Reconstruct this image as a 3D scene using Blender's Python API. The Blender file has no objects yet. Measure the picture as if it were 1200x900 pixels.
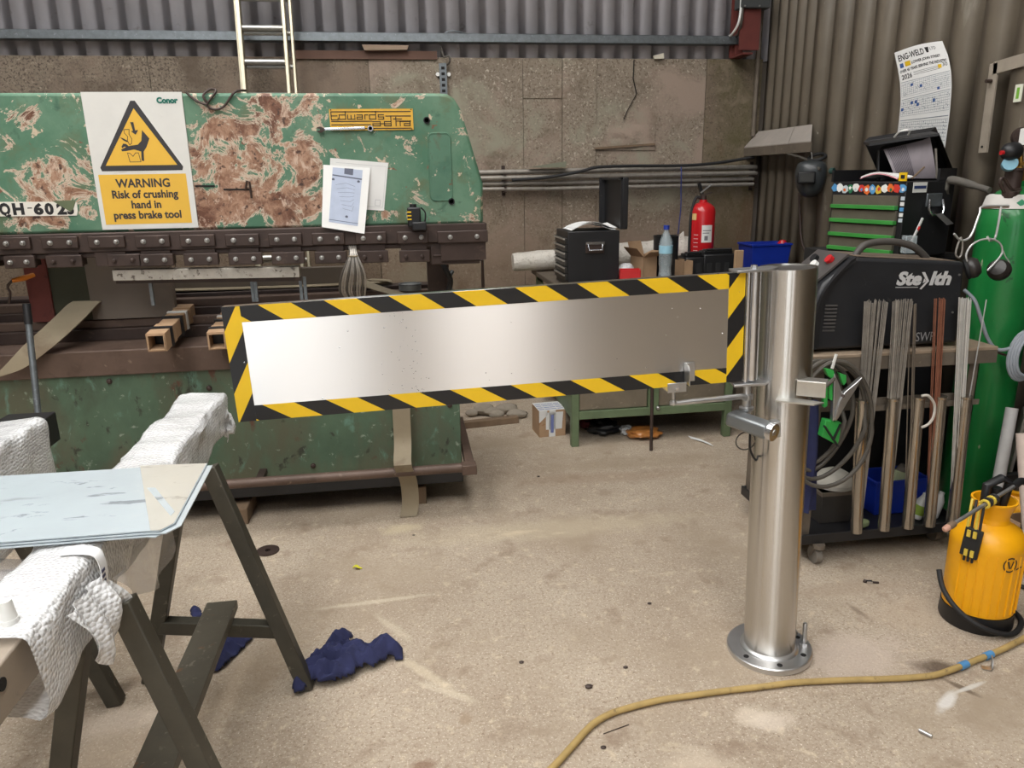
import bpy, bmesh, math, random
from mathutils import Vector, Matrix, Euler, noise
random.seed(7)
scn = bpy.context.scene
COL = scn.collection

# ---------------------------------------------------------------- camera
YAW, PITCH, ROLL, FPX, CAM = math.radians(8.25), math.radians(15.5), math.radians(-1.0), 870.0, Vector((0, 0, 1.45))
RCAM = Matrix.Rotation(-YAW, 3, 'Z') @ Matrix.Rotation(math.pi/2 - PITCH, 3, 'X') @ Matrix.Rotation(ROLL, 3, 'Z')
cd = bpy.data.cameras.new('camera'); cam = bpy.data.objects.new('camera', cd); COL.objects.link(cam)
cd.sensor_width = 36; cd.lens = 36*FPX/1200; cd.clip_start = .05
cam.matrix_world = Matrix.Translation(CAM) @ RCAM.to_4x4()
scn.camera = cam

# ---------------------------------------------------------------- sky, lights, exposure
w = bpy.data.worlds.new('sky'); scn.world = w; w.use_nodes = True
bg = w.node_tree.nodes['Background']; bg.inputs[0].default_value = (.86, .93, 1, 1); bg.inputs[1].default_value = 2.3
scn.view_settings.view_transform = 'Standard'; scn.view_settings.look = 'None'
scn.view_settings.exposure = 0.0; scn.view_settings.gamma = 1; scn.view_settings.use_curve_mapping = False
scn.cycles.use_denoising = True
scn.cycles.max_bounces = 8; scn.cycles.diffuse_bounces = 4; scn.cycles.transparent_max_bounces = 12
scn.cycles.sample_clamp_indirect = 6
ROOFLIGHT_STRENGTH = 9.2

BW, RW = 5.12, 2.50          # face of the back wall (y) and of the right wall (x)

# ---------------------------------------------------------------- helpers
def U(px, py, x=None, y=None, z=None):
    d = RCAM @ Vector(((px-600)/FPX, -(py-450)/FPX, -1))
    t = (x-CAM.x)/d.x if x is not None else (y-CAM.y)/d.y if y is not None else (z-CAM.z)/d.z
    return CAM + d*t

def lin(r, g, b, a=1):
    f = lambda c: (c/255/12.92) if c/255 <= .04045 else ((c/255+.055)/1.055)**2.4
    return (f(r), f(g), f(b), a)

MATS = {}
def mat(name, col, rough=.6, metal=0., var=.12, vs=9., layers=(), bump=0., bs=60., stretch=(1,1,1), alpha=1., emit=0., trans=0., aniso=0., coat=0., tang=None, spec=.5, zst=None):
    """procedural material: base colour with noise variation, then noise-masked layers (scale, lo, hi, colour, seed[, stretch])"""
    if name in MATS: return MATS[name]
    m = bpy.data.materials.new(name); m.use_nodes = True; MATS[name] = m
    nt = m.node_tree; N, L = nt.nodes, nt.links
    b = N['Principled BSDF']
    tc = N.new('ShaderNodeTexCoord')
    def mp(st, seed=0):
        q = N.new('ShaderNodeMapping'); q.inputs['Scale'].default_value = st; q.inputs['Location'].default_value = (seed*3.7, seed*1.3, seed*2.1)
        L.new(tc.outputs['Object'], q.inputs[0]); return q.outputs[0]
    def nz(sc, st=(1,1,1), seed=0, det=6, ro=.6, dist=0.):
        n = N.new('ShaderNodeTexNoise'); n.inputs['Scale'].default_value = sc; n.inputs['Detail'].default_value = det
        n.inputs['Roughness'].default_value = ro; n.inputs['Distortion'].default_value = dist
        L.new(mp(st, seed), n.inputs['Vector']); return n.outputs['Fac']
    c = None
    if var:
        mx = N.new('ShaderNodeMix'); mx.data_type = 'RGBA'
        rr = N.new('ShaderNodeMapRange'); rr.inputs[1].default_value = .3; rr.inputs[2].default_value = .7
        L.new(nz(vs, stretch), rr.inputs[0]); L.new(rr.outputs[0], mx.inputs[0])
        mx.inputs[6].default_value = tuple(k*(1-var) for k in col[:3])+(1,); mx.inputs[7].default_value = tuple(min(1, k*(1+var)) for k in col[:3])+(1,)
        c = mx.outputs[2]
    for ly in layers:
        sc, lo, hi, lc, seed = ly[:5]; st = ly[5] if len(ly) > 5 else (1,1,1)
        mr = N.new('ShaderNodeMapRange'); mr.inputs[1].default_value = lo; mr.inputs[2].default_value = hi
        L.new(nz(sc, st, seed, 8, .62, .4), mr.inputs[0])
        mx = N.new('ShaderNodeMix'); mx.data_type = 'RGBA'; L.new(mr.outputs[0], mx.inputs[0])
        if c is None: mx.inputs[6].default_value = col
        else: L.new(c, mx.inputs[6])
        mx.inputs[7].default_value = lc; c = mx.outputs[2]
    if zst:   # dirt that starts above or below a height: (from z, to z, colour, amount)
        sx = N.new('ShaderNodeSeparateXYZ'); L.new(tc.outputs['Object'], sx.inputs[0])
        ad = N.new('ShaderNodeMath'); ad.operation = 'MULTIPLY_ADD'; L.new(nz(4, (1,1,.5), 8, 6), ad.inputs[0]); ad.inputs[1].default_value = .7; L.new(sx.outputs[2], ad.inputs[2])
        mr = N.new('ShaderNodeMapRange'); mr.inputs[1].default_value = zst[0]+.35; mr.inputs[2].default_value = zst[1]+.35; mr.inputs[4].default_value = zst[3]
        L.new(ad.outputs[0], mr.inputs[0]); mx = N.new('ShaderNodeMix'); mx.data_type = 'RGBA'; L.new(mr.outputs[0], mx.inputs[0]); L.new(c, mx.inputs[6]); mx.inputs[7].default_value = zst[2]; c = mx.outputs[2]
    if c is None: b.inputs['Base Color'].default_value = col
    else: L.new(c, b.inputs['Base Color'])
    b.inputs['Roughness'].default_value = rough; b.inputs['Metallic'].default_value = metal
    b.inputs['Specular IOR Level'].default_value = spec
    if alpha < 1: b.inputs['Alpha'].default_value = alpha
    if trans: b.inputs['Transmission Weight'].default_value = trans
    if coat: b.inputs['Coat Weight'].default_value = coat
    if emit: b.inputs['Emission Color'].default_value = col; b.inputs['Emission Strength'].default_value = emit
    if aniso:
        b.inputs['Anisotropic'].default_value = aniso
        if tang:
            cx = N.new('ShaderNodeVectorTransform'); cx.vector_type = 'VECTOR'; cx.convert_from = 'OBJECT'; cx.convert_to = 'WORLD'
            cx.inputs[0].default_value = tang; L.new(cx.outputs[0], b.inputs['Tangent'])
    if bump:
        bp = N.new('ShaderNodeBump'); bp.inputs['Strength'].default_value = bump; bp.inputs['Distance'].default_value = .01
        L.new(nz(bs, stretch, 5, 4), bp.inputs['Height']); L.new(bp.outputs[0], b.inputs['Normal'])
    return m

class MB:
    """collects shapes into one mesh"""
    def __init__(s): s.v, s.f, s.m, s.s, s.cur = [], [], [], [], 0
    def add(s, vs, fs, sm=False):
        o = len(s.v); s.v += [Vector(p) for p in vs]
        for f in fs: s.f.append(tuple(o+i for i in f)); s.m.append(s.cur); s.s.append(sm)
        return s
    def slot(s, i): s.cur = i; return s
    def bb(s, lo, hi):
        (x0,y0,z0),(x1,y1,z1) = lo, hi
        return s.add([(x0,y0,z0),(x1,y0,z0),(x1,y1,z0),(x0,y1,z0),(x0,y0,z1),(x1,y0,z1),(x1,y1,z1),(x0,y1,z1)],
                     [(0,3,2,1),(4,5,6,7),(0,1,5,4),(1,2,6,5),(2,3,7,6),(3,0,4,7)])
    def box(s, c, size, rot=None):
        hx,hy,hz = [k/2 for k in size]; c = Vector(c)
        ps = [Vector(p) for p in [(-hx,-hy,-hz),(hx,-hy,-hz),(hx,hy,-hz),(-hx,hy,-hz),(-hx,-hy,hz),(hx,-hy,hz),(hx,hy,hz),(-hx,hy,hz)]]
        if rot is not None: ps = [rot @ p for p in ps]
        return s.add([c+p for p in ps], [(0,3,2,1),(4,5,6,7),(0,1,5,4),(1,2,6,5),(2,3,7,6),(3,0,4,7)])
    def bar(s, p0, p1, wd, h, up=(0,0,1)):
        p0, p1 = Vector(p0), Vector(p1); d = (p1-p0).normalized(); up = Vector(up)
        sd = d.cross(up).normalized(); u2 = sd.cross(d).normalized()
        vs = [p + sd*a*wd/2 + u2*b*h/2 for p in (p0,p1) for a,b in ((-1,-1),(1,-1),(1,1),(-1,1))]
        return s.add(vs, [(0,1,2,3),(7,6,5,4),(0,4,5,1),(1,5,6,2),(2,6,7,3),(3,7,4,0)])
    def tube(s, pts, r, seg=10, closed=False, cap=True):
        pts = [Vector(p) for p in pts]; n = len(pts); rs = r if isinstance(r, (list,tuple)) else [r]*n
        tg = []
        for i in range(n):
            a = pts[(i-1)%n] if (closed or i > 0) else pts[i]; b = pts[(i+1)%n] if (closed or i < n-1) else pts[i]
            tg.append((b-a).normalized())
        nr = tg[0].orthogonal().normalized(); vs = []
        for i in range(n):
            nr = (nr - tg[i]*nr.dot(tg[i])).normalized(); bn = tg[i].cross(nr)
            for k in range(seg):
                a = 2*math.pi*k/seg; vs.append(pts[i] + (nr*math.cos(a)+bn*math.sin(a))*rs[i])
        fs = []
        for i in range(n if closed else n-1):
            j = (i+1)%n
            for k in range(seg):
                l = (k+1)%seg; fs.append((i*seg+k, i*seg+l, j*seg+l, j*seg+k))
        s.add(vs, fs, True)
        if cap and not closed:
            o = len(s.v)-len(vs)
            s.f += [tuple(o+k for k in reversed(range(seg))), tuple(o+(n-1)*seg+k for k in range(seg))]; s.m += [s.cur]*2; s.s += [False]*2
        return s
    def lathe(s, prof, base=(0,0,0), axis=(0,0,1), seg=28):
        base, axis = Vector(base), Vector(axis).normalized(); u = axis.orthogonal().normalized(); v = axis.cross(u)
        vs = [base + axis*z + (u*math.cos(2*math.pi*k/seg)+v*math.sin(2*math.pi*k/seg))*r for r,z in prof for k in range(seg)]
        fs = [(i*seg+k, i*seg+(k+1)%seg, (i+1)*seg+(k+1)%seg, (i+1)*seg+k) for i in range(len(prof)-1) for k in range(seg)]
        s.add(vs, fs, True); o = len(s.v)-len(vs)
        if prof[0][0] > 1e-6: s.f.append(tuple(o+k for k in reversed(range(seg)))); s.m.append(s.cur); s.s.append(False)
        if prof[-1][0] > 1e-6: s.f.append(tuple(o+(len(prof)-1)*seg+k for k in range(seg))); s.m.append(s.cur); s.s.append(False)
        return s
    def cyl(s, p0, p1, r, seg=16): 
        p0, p1 = Vector(p0), Vector(p1); return s.lathe([(r,0),(r,(p1-p0).length)], p0, p1-p0, seg)
    def prism(s, pts, vec, sm=False):
        pts = [Vector(p) for p in pts]; vec = Vector(vec); n = len(pts)
        s.add(pts+[p+vec for p in pts], [tuple(range(n)), tuple(reversed(range(n,2*n)))]); o = len(s.v)-2*n
        for i in range(n): j = (i+1)%n; s.f.append((o+i, o+n+i, o+n+j, o+j)); s.m.append(s.cur); s.s.append(sm)
        return s
    def poly(s, pts): return s.add(pts, [tuple(range(len(pts)))])
    def ribbon(s, pts, wv, th=.003):
        """strap along pts; wv = width vector (one, or one per point)"""
        pts = [Vector(p) for p in pts]; n = len(pts)
        wv = [Vector(k) for k in wv] if isinstance(wv, list) else [Vector(wv)]*n
        vs = []
        for i in range(n):
            t = (pts[min(i+1,n-1)]-pts[max(i-1,0)]).normalized(); nn = t.cross(wv[i]).normalized()*th/2
            vs += [pts[i]-wv[i]/2-nn, pts[i]+wv[i]/2-nn, pts[i]+wv[i]/2+nn, pts[i]-wv[i]/2+nn]
        fs = [(0,1,2,3), tuple(4*(n-1)+k for k in (3,2,1,0))]
        for i in range(n-1):
            for k in range(4): l = (k+1)%4; fs.append((4*i+k, 4*i+4+k, 4*i+4+l, 4*i+l))
        return s.add(vs, fs, True)
    def grid(s, nu, nv, fn, sm=True, th=None):
        vs = [fn(i/nu, j/nv) for i in range(nu+1) for j in range(nv+1)]
        fs = [(i*(nv+1)+j, (i+1)*(nv+1)+j, (i+1)*(nv+1)+j+1, i*(nv+1)+j+1) for i in range(nu) for j in range(nv)]
        if th is None: return s.add(vs, fs, sm)
        th = Vector(th); n = len(vs); vs2 = vs + [Vector(p)+th for p in vs]
        fs2 = fs + [tuple(n+k for k in reversed(f)) for f in fs]
        rim = [(i*(nv+1)) for i in range(nu+1)] + [nu*(nv+1)+j for j in range(1,nv+1)] + [i*(nv+1)+nv for i in range(nu-1,-1,-1)] + [j for j in range(nv-1,0,-1)]
        for a in range(len(rim)): p, q = rim[a], rim[(a+1)%len(rim)]; fs2.append((q, p, p+n, q+n))
        return s.add(vs2, fs2, sm)

ROOTM = {}
def root_matrix(o): return ROOTM.get(o.name, Matrix.Identity(4))

def tag(o, label=None, cat=None, group=None, kind=None):
    if label: o['label'] = label
    if cat: o['category'] = cat
    if group: o['group'] = group
    if kind: o['kind'] = kind
    return o

def thing(name, label, cat, loc=(0,0,0), group=None, rot=None, kind=None):
    o = bpy.data.objects.new(name, None); COL.objects.link(o); o.empty_display_size = .05
    m = Matrix.Translation(Vector(loc)) @ (rot.to_4x4() if rot is not None else Matrix.Identity(4))
    o.matrix_world = m; ROOTM[o.name] = m
    return tag(o, label, cat, group, kind)

def obj(name, mb, mats, parent=None, local=False, bev=0, bseg=2, label=None, cat=None, group=None, kind=None, sub=0, recalc=True, base=None):
    """link the collected shapes as ONE object; coordinates are world unless local"""
    me = bpy.data.meshes.new(name)
    vs = mb.v
    loc = None
    if parent is not None:
        if not local: inv = root_matrix(parent).inverted(); vs = [inv @ p for p in vs]
    else:
        xs = [p.x for p in vs]; ys = [p.y for p in vs]; zs = [p.z for p in vs]
        loc = Vector(base) if base is not None else Vector(((min(xs)+max(xs))/2, (min(ys)+max(ys))/2, min(zs))); vs = [p-loc for p in vs]
    me.from_pydata(vs, [], mb.f)
    if not isinstance(mats, (list,tuple)): mats = [mats]
    for q in mats: me.materials.append(q)
    for i, p in enumerate(me.polygons): p.material_index = mb.m[i]; p.use_smooth = mb.s[i]
    if recalc:
        bm = bmesh.new(); bm.from_mesh(me); bmesh.ops.recalc_face_normals(bm, faces=bm.faces); bm.to_mesh(me); bm.free()
    me.set_sharp_from_angle(angle=math.radians(40))
    o = bpy.data.objects.new(name, me); COL.objects.link(o)
    if parent is not None: o.parent = parent; ROOTM[o.name] = root_matrix(parent)
    else: o.location = loc; ROOTM[o.name] = Matrix.Translation(loc)
    if bev:
        b = o.modifiers.new('bevel', 'BEVEL'); b.width = bev; b.segments = bseg; b.limit_method = 'ANGLE'; b.angle_limit = math.radians(40)
    if sub:
        b = o.modifiers.new('subdivision', 'SUBSURF'); b.levels = sub; b.render_levels = sub
    return tag(o, label, cat, group, kind)

def struct(name, mb, m, **k): return obj(name, mb, m, kind='structure', **k)

def dup(root, mtx=None, label=None, group=None):
    r = root.copy(); COL.objects.link(r)
    if mtx is not None: r.matrix_world = mtx
    ROOTM[r.name] = mtx if mtx is not None else root_matrix(root)
    if label: r['label'] = label
    if group: r['group'] = group
    for ch in list(root.children):
        c = ch.copy(); COL.objects.link(c); c.parent = r
        for g in list(ch.children):
            d = g.copy(); COL.objects.link(d); d.parent = c
    return r

def txt(mb, s, size, o, ux, uz, bold=0., shear=0., align='CENTER', sx=1.):
    """flat lettering as faces: origin o (baseline), ux reading direction, uz up"""
    cu = bpy.data.curves.new('t', 'FONT'); cu.body = s; cu.size = size; cu.offset = bold; cu.shear = shear; cu.align_x = align
    cu.resolution_u = 3
    t = bpy.data.objects.new('t', cu); COL.objects.link(t)
    dg = bpy.context.evaluated_depsgraph_get(); dg.update(); me = t.evaluated_get(dg).to_mesh()
    ux, uz, o = Vector(ux).normalized(), Vector(uz).normalized(), Vector(o)
    mb.add([o+ux*v.co.x*sx+uz*v.co.y for v in me.vertices], [tuple(p.vertices) for p in me.polygons])
    t.evaluated_get(dg).to_mesh_clear(); bpy.data.objects.remove(t); bpy.data.curves.remove(cu)
    return mb

def fit(mb, s, o, ux, wd, h, bold=0., shear=0., uz=(0,0,1)):
    """lettering stretched to width wd and cap height h"""
    m2 = MB(); txt(m2, s, 1., (0,0,0), (1,0,0), (0,0,1), bold=bold, shear=shear, align='LEFT')
    xs = [p.x for p in m2.v]; zs = [p.z for p in m2.v]; x0, x1, z1 = min(xs), max(xs), max(zs)
    ux, uz, o = Vector(ux).normalized(), Vector(uz).normalized(), Vector(o)
    return mb.add([o+ux*wd*(p.x-x0)/(x1-x0)+uz*h*p.z/z1 for p in m2.v], m2.f)

def stroke(mb, pts, wd, n):
    """flat line strip of width wd along pts lying in the plane with normal n"""
    pts = [Vector(p) for p in pts]; n = Vector(n)
    for a, b in zip(pts, pts[1:]):
        d = (b-a).normalized(); sd = d.cross(n).normalized()*wd/2; e = d*wd*.45
        mb.poly([a-e-sd, b+e-sd, b+e+sd, a-e+sd])
    return mb

def smooth_path(pts, k=6):
    pts = [Vector(p) for p in pts]; out = []
    for i in range(len(pts)-1):
        p0, p1, p2, p3 = pts[max(i-1,0)], pts[i], pts[i+1], pts[min(i+2,len(pts)-1)]
        for j in range(k):
            t = j/k
            out.append(.5*((2*p1)+(p2-p0)*t+(2*p0-5*p1+4*p2-p3)*t*t+(3*p1-p0-3*p2+p3)*t**3))
    return out+[pts[-1]]

X, Y, Z = Vector((1,0,0)), Vector((0,1,0)), Vector((0,0,1))
RZ = lambda d: Matrix.Rotation(math.radians(d), 3, 'Z')
RX = lambda d: Matrix.Rotation(math.radians(d), 3, 'X')
RY = lambda d: Matrix.Rotation(math.radians(d), 3, 'Y')
# ---------------------------------------------------------------- materials
m_clad = mat('grey_cladding', lin(184,180,184), .55, 0, .10, 3, [(14,.62,.75,lin(140,132,130),2)])
m_cladr = mat('brown_cladding', lin(110,101,88), .45, 0, .12, 4, [(9,.66,.74,lin(140,134,122),3,(1,1,.25)), (5,.62,.8,lin(84,78,68),6,(1,1,.3)),(26,.69,.71,lin(168,160,148),8,(1,1,.5))])
m_conc = mat('shuttered_concrete', lin(140,128,113), .95, 0, .16, 2.2, [(70,.52,.62,lin(106,93,80),1),(55,.57,.66,lin(186,174,158),4),(5,.53,.70,lin(108,94,80),7),(1.7,.50,.62,lin(158,140,126),9),(2.3,.54,.66,lin(150,146,128),13)], bump=.5, bs=70, zst=(1.5,.9,lin(106,86,66),.6))
m_concl = mat('dark_brown_concrete', lin(124,112,98), .95, 0, .2, 2.2, [(70,.50,.60,lin(82,72,62),1),(55,.57,.66,lin(150,138,122),4),(2.2,.50,.64,lin(92,80,68),7),(1.7,.54,.66,lin(128,112,98),9)], bump=.5, bs=70, zst=(1.5,.9,lin(96,78,60),.6))  # darker grey-brown concrete for the left panels
m_concd = mat('damp_concrete', lin(120,106,90), .95, 0, .2, 2.2, [(70,.52,.62,lin(96,84,70),1),(55,.60,.70,lin(160,148,130),4),(2.2,.40,.62,lin(80,78,44),7,(1,1,.4)),(9,.5,.66,lin(128,114,96),17),(3,.6,.75,lin(96,66,44),9,(1,1,.25))], bump=.5, bs=70, zst=(1.5,.9,lin(96,76,58),.7))
m_galv = mat('galvanised_steel', lin(120,126,130), .45, .7, .18, 30, [(60,.6,.7,lin(150,156,160),3)])
m_redox = mat('red_oxide_steel', lin(104,48,42), .7, 0, .2, 6, [(12,.58,.7,lin(70,34,30),2)])
m_brown = mat('brown_machined_steel', lin(66,53,48), .5, .3, .2, 10, [(18,.62,.74,lin(98,80,70),2),(9,.6,.75,lin(48,38,34),5)])
m_brownl = mat('worn_brown_steel', lin(96,78,68), .55, .2, .2, 8, [(22,.62,.7,lin(130,112,98),2),(7,.58,.75,lin(70,55,47),5)])
GREEN, GREEND = lin(82,120,98), lin(84,92,72)
m_green = mat('flaking_green_paint', GREEN, .5, 0, .14, 5,
   [(5,.50,.66,lin(92,108,82),11),(9,.52,.68,lin(62,100,82),12),(3.3,.575,.585,lin(196,176,154),21),(3.3,.59,.61,lin(116,80,58),21),(11,.63,.64,lin(196,178,154),24),(16,.655,.665,lin(200,184,162),27),(13,.655,.67,lin(112,72,52),25),(2.6,.60,.68,lin(98,66,50),31),(30,.62,.72,lin(74,84,66),35)], bump=.25, bs=25)
m_greenw = mat('rusted_green_paint', GREEN, .55, 0, .14, 5,
   [(5,.50,.66,lin(92,108,82),11),(5,.47,.48,lin(196,176,156),41),(5,.495,.53,lin(134,102,82),41),(5,.55,.64,lin(98,62,42),41),(9,.55,.7,lin(86,54,38),33,(1,1,.5)),(14,.60,.63,lin(182,160,142),35),(22,.62,.66,lin(70,44,32),37),(6,.62,.64,lin(92,128,106),47)], bump=.3, bs=25)
m_greenb = mat('grimy_green_paint', lin(76,98,78), .5, 0, .2, 4,
   [(3.5,.44,.60,lin(84,86,68),12,(1,1,.6)),(2.2,.55,.7,lin(66,68,54),15),(7,.58,.66,lin(98,132,116),14,(1,1,.5)),(9,.60,.66,lin(90,58,44),16,(1,1,.6)),(14,.60,.66,lin(52,54,44),18,(1,1,.6)),(26,.63,.68,lin(130,142,126),19)], bump=.2, bs=25)
m_steel = mat('brushed_stainless', lin(218,216,214), .33, 1, 0, 40, aniso=1.0, tang=(0,0,1))
m_post = mat('stainless_tube', lin(214,212,208), .25, 1, 0, 60, aniso=1.0, tang=(0,0,1))
m_flange = mat('wet_stainless', lin(206,206,206), .34, .9, .1, 8)
m_chrome = mat('bright_steel', lin(216,218,222), .24, 1, .05, 20)
m_zinc = mat('zinc_plate', lin(190,190,190), .35, .9, .08, 25)
m_alu = mat('aluminium', lin(196,194,188), .35, .8, .1, 20)
m_tapey = mat('yellow_tape', lin(232,190,30), .4, 0, .04, 20)
m_tapek = mat('black_tape', lin(30,30,32), .35, 0, .05, 20)
m_black = mat('black_paint', lin(30,30,32), .42, 0, .2, 10, [(25,.66,.75,lin(60,58,55),2)])
m_blackp = mat('black_plastic', lin(26,26,28), .45, 0, .1, 12)
m_rubber = mat('black_rubber', lin(30,30,31), .65, 0, .1, 12)
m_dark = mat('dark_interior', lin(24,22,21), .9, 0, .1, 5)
m_white = mat('white_plastic', lin(226,226,222), .4, 0, .04, 10)
m_paper = mat('white_paper', lin(228,228,226), .8, 0, .03, 10)
m_ink = mat('black_ink', lin(28,27,28), .6, 0, 0)
m_card = mat('brown_cardboard', lin(166,136,106), .85, 0, .1, 12, [(30,.62,.7,lin(150,112,78),2)])
m_wood = mat('raw_timber', lin(120,100,80), .85, 0, .2, 9, stretch=(1,1,.2))
m_strap = mat('webbing', lin(140,128,106), .7, 0, .10, 6, [(5,.55,.7,lin(112,96,76),3)])
m_trestle = mat('worn_grey_green_steel', lin(76,73,64), .5, .35, .18, 12, [(40,.64,.7,lin(118,112,98),2),(7,.66,.74,lin(112,84,62),8)])
m_bubble = None
m_navy = mat('navy_cloth', lin(42,46,82), .95, 0, .18, 14, bump=.3, bs=220)
m_bench = mat('bench_green', lin(98,114,84), .55, 0, .15, 9, [(20,.62,.7,lin(70,84,56),4)])
m_door = mat('steel_grey_door', lin(132,122,106), .45, .4, .16, 7, [(25,.62,.7,lin(160,150,136),4)])
m_red = mat('signal_red', lin(190,28,34), .3, 0, .06, 10, coat=.3)
m_cyl = mat('cylinder_green', lin(26,118,56), .35, 0, .12, 6, [(14,.64,.68,lin(20,80,40),3),(22,.68,.7,lin(150,160,130),6,(1,1,.4))], coat=.2)
m_yel = mat('sprayer_yellow', lin(240,170,14), .38, 0, .05, 8)
m_blue = mat('blue_plastic', lin(22,48,150), .4, 0, .08, 10)
m_hose = mat('dusty_yellow_hose', lin(172,146,92), .7, 0, .14, 20, [(30,.6,.7,lin(120,100,66),3)])
m_cable = mat('grey_cable', lin(80,75,68), .6, 0, .15, 15)
m_greyc = mat('pale_grey_hose', lin(150,156,164), .5, 0, .06, 15)
m_rod = mat('grey_filler_rod', lin(158,152,144), .35, .45, .2, 30)
m_copper = mat('copper_filler_rod', lin(150,100,80), .4, .5, .15, 30)
m_silver = mat('bright_filler_rod', lin(212,212,210), .3, .5, .1, 30)
m_framegrey = mat('dusty_grey_frame', lin(112,102,90), .65, .2, .2, 10, [(20,.62,.7,lin(140,128,112),4)])
m_tealclamp = mat('bright_green_plastic', lin(52,160,72), .45, 0, .08, 10)
m_gold = mat('gold_plate', lin(214,166,60), .4, .1, .1, 12)
m_pblue = mat('pale_blue_print', lin(176,186,206), .8, 0, .05, 30)
m_bluegrey = mat('blue_tape', lin(80,140,190), .5, 0, .05, 10)
m_block = mat('block_stone', lin(150,140,126), .95, 0, .1, 20, bump=.3)

def floor_material():
    m = bpy.data.materials.new('worn_concrete_floor'); m.use_nodes = True
    nt = m.node_tree; N, L = nt.nodes, nt.links; b = N['Principled BSDF']
    tc = N.new('ShaderNodeTexCoord')
    def nz(sc, det=6, ro=.6, loc=(0,0,0), st=(1,1,1)):
        q = N.new('ShaderNodeMapping'); q.inputs['Location'].default_value = loc; q.inputs['Scale'].default_value = st; L.new(tc.outputs['Object'], q.inputs[0])
        n = N.new('ShaderNodeTexNoise'); n.inputs['Scale'].default_value = sc; n.inputs['Detail'].default_value = det; n.inputs['Roughness'].default_value = ro
        L.new(q.outputs[0], n.inputs['Vector']); return n.outputs['Fac']
    def rng(x, lo, hi):
        r = N.new('ShaderNodeMapRange'); r.inputs[1].default_value = lo; r.inputs[2].default_value = hi; L.new(x, r.inputs[0]); return r.outputs[0]
    def mix(f, a, c):
        x = N.new('ShaderNodeMix'); x.data_type = 'RGBA'; L.new(f, x.inputs[0])
        if isinstance(a, tuple): x.inputs[6].default_value = a
        else: L.new(a, x.inputs[6])
        x.inputs[7].default_value = c; return x.outputs[2]
    c = mix(rng(nz(1.6), .35, .65), lin(180,166,148), lin(160,144,126))
    c = mix(rng(nz(90, 4, .7), .50, .68), c, lin(140,121,102))
    c = mix(rng(nz(150, 4, .7, (3,1,0)), .56, .66), c, lin(216,204,186))
    c = mix(rng(nz(160, 3, .6, (7,2,0)), .62, .69), c, lin(112,95,80))
    c = mix(rng(nz(24, 6, .7, (2,8,0)), .56, .70), c, lin(200,184,160))
    c = mix(rng(nz(7, 8, .7, (1,6,0)), .54, .70), c, lin(142,124,106))
    c = mix(rng(nz(1.1, 8, .65, (4,6,0)), .50, .66), c, lin(158,142,122))
    c = mix(rng(nz(3.3, 9, .7, (9,4,0), (.5,1.4,1)), .62, .72), c, lin(202,186,160))
    def stain_and_shadow(cx, cy, rx, ry, rot, col, amt, soft=.5, ns=14, na=.6):
        nonlocal c
        q = N.new('ShaderNodeMapping'); q.vector_type = 'TEXTURE'; q.inputs['Location'].default_value = (cx,cy,0); q.inputs['Rotation'].default_value = (0,0,math.radians(rot)); q.inputs['Scale'].default_value = (rx,ry,1)
        L.new(tc.outputs['Object'], q.inputs[0])
        ln = N.new('ShaderNodeVectorMath'); ln.operation = 'LENGTH'; L.new(q.outputs[0], ln.inputs[0])
        ad = N.new('ShaderNodeMath'); ad.operation = 'MULTIPLY_ADD'; L.new(nz(ns, 5, .6, (cx*5,cy*3,0)), ad.inputs[0]); ad.inputs[1].default_value = na*2; L.new(ln.outputs['Value'], ad.inputs[2])
        r = rng(ad.outputs[0], 1+na+soft*.3, 1+na-soft); ml = N.new('ShaderNodeMath'); ml.operation = 'MULTIPLY'; L.new(r, ml.inputs[0]); ml.inputs[1].default_value = amt
        c = mix(ml.outputs[0], c, col)
    for px, py, rx, ry, rot, col, amt in ((1100,782,.085,.038,-20,lin(84,68,54),.85),(1125,805,.06,.012,-62,lin(96,80,64),.8),(1110,822,.075,.018,33,lin(214,210,204),.9),(1135,806,.075,.008,14,lin(210,206,198),.8),
        (880,840,.05,.04,0,lin(222,208,190),.5),(905,845,.06,.04,0,lin(226,212,196),.5),(1000,770,.20,.13,10,lin(206,190,176),.55),(820,905,.10,.08,0,lin(220,205,184),.4),
        (440,705,.22,.014,4,lin(212,200,178),.45),(460,735,.02,.12,35,lin(210,198,176),.35),(500,790,.02,.16,40,lin(214,200,174),.4),(520,810,.12,.015,-35,lin(210,198,176),.4),
        (545,843,.02,.03,0,lin(150,130,108),.7),(130,808,.09,.035,20,lin(90,74,58),.7),(140,845,.13,.07,0,lin(216,200,182),.5),(495,897,.04,.02,0,lin(120,90,70),.7),  # the dark blotch left of the trestle leg is its shadow, painted in
        (700,560,.5,.07,-4,lin(150,128,108),.4),(640,620,.7,.10,0,lin(196,182,156),.35),(560,520,.5,.12,0,lin(150,134,114),.5),(760,540,.6,.10,0,lin(150,134,114),.5),(470,620,.10,.05,10,lin(206,192,160),.5),(485,627,.008,.008,0,lin(40,34,28),.9),  # broad darker bands on the floor near the bench
        (1005,716,.012,.05,10,lin(120,104,88),.6),(990,690,.25,.05,0,lin(160,142,122),.5),(1080,720,.2,.1,0,lin(178,160,138),.4),(300,790,.3,.1,60,lin(170,150,126),.4),(130,880,.10,.10,0,lin(190,172,150),.5)):
        p = U(px, py, z=0); stain_and_shadow(p.x, p.y, rx, ry, rot, col, amt)
    L.new(c, b.inputs['Base Color']); b.inputs['Roughness'].default_value = .82
    bp = N.new('ShaderNodeBump'); bp.inputs['Strength'].default_value = .35; bp.inputs['Distance'].default_value = .006; L.new(nz(60, 5), bp.inputs['Height']); L.new(bp.outputs[0], b.inputs['Normal'])
    return m
m_floor = floor_material()

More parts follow.
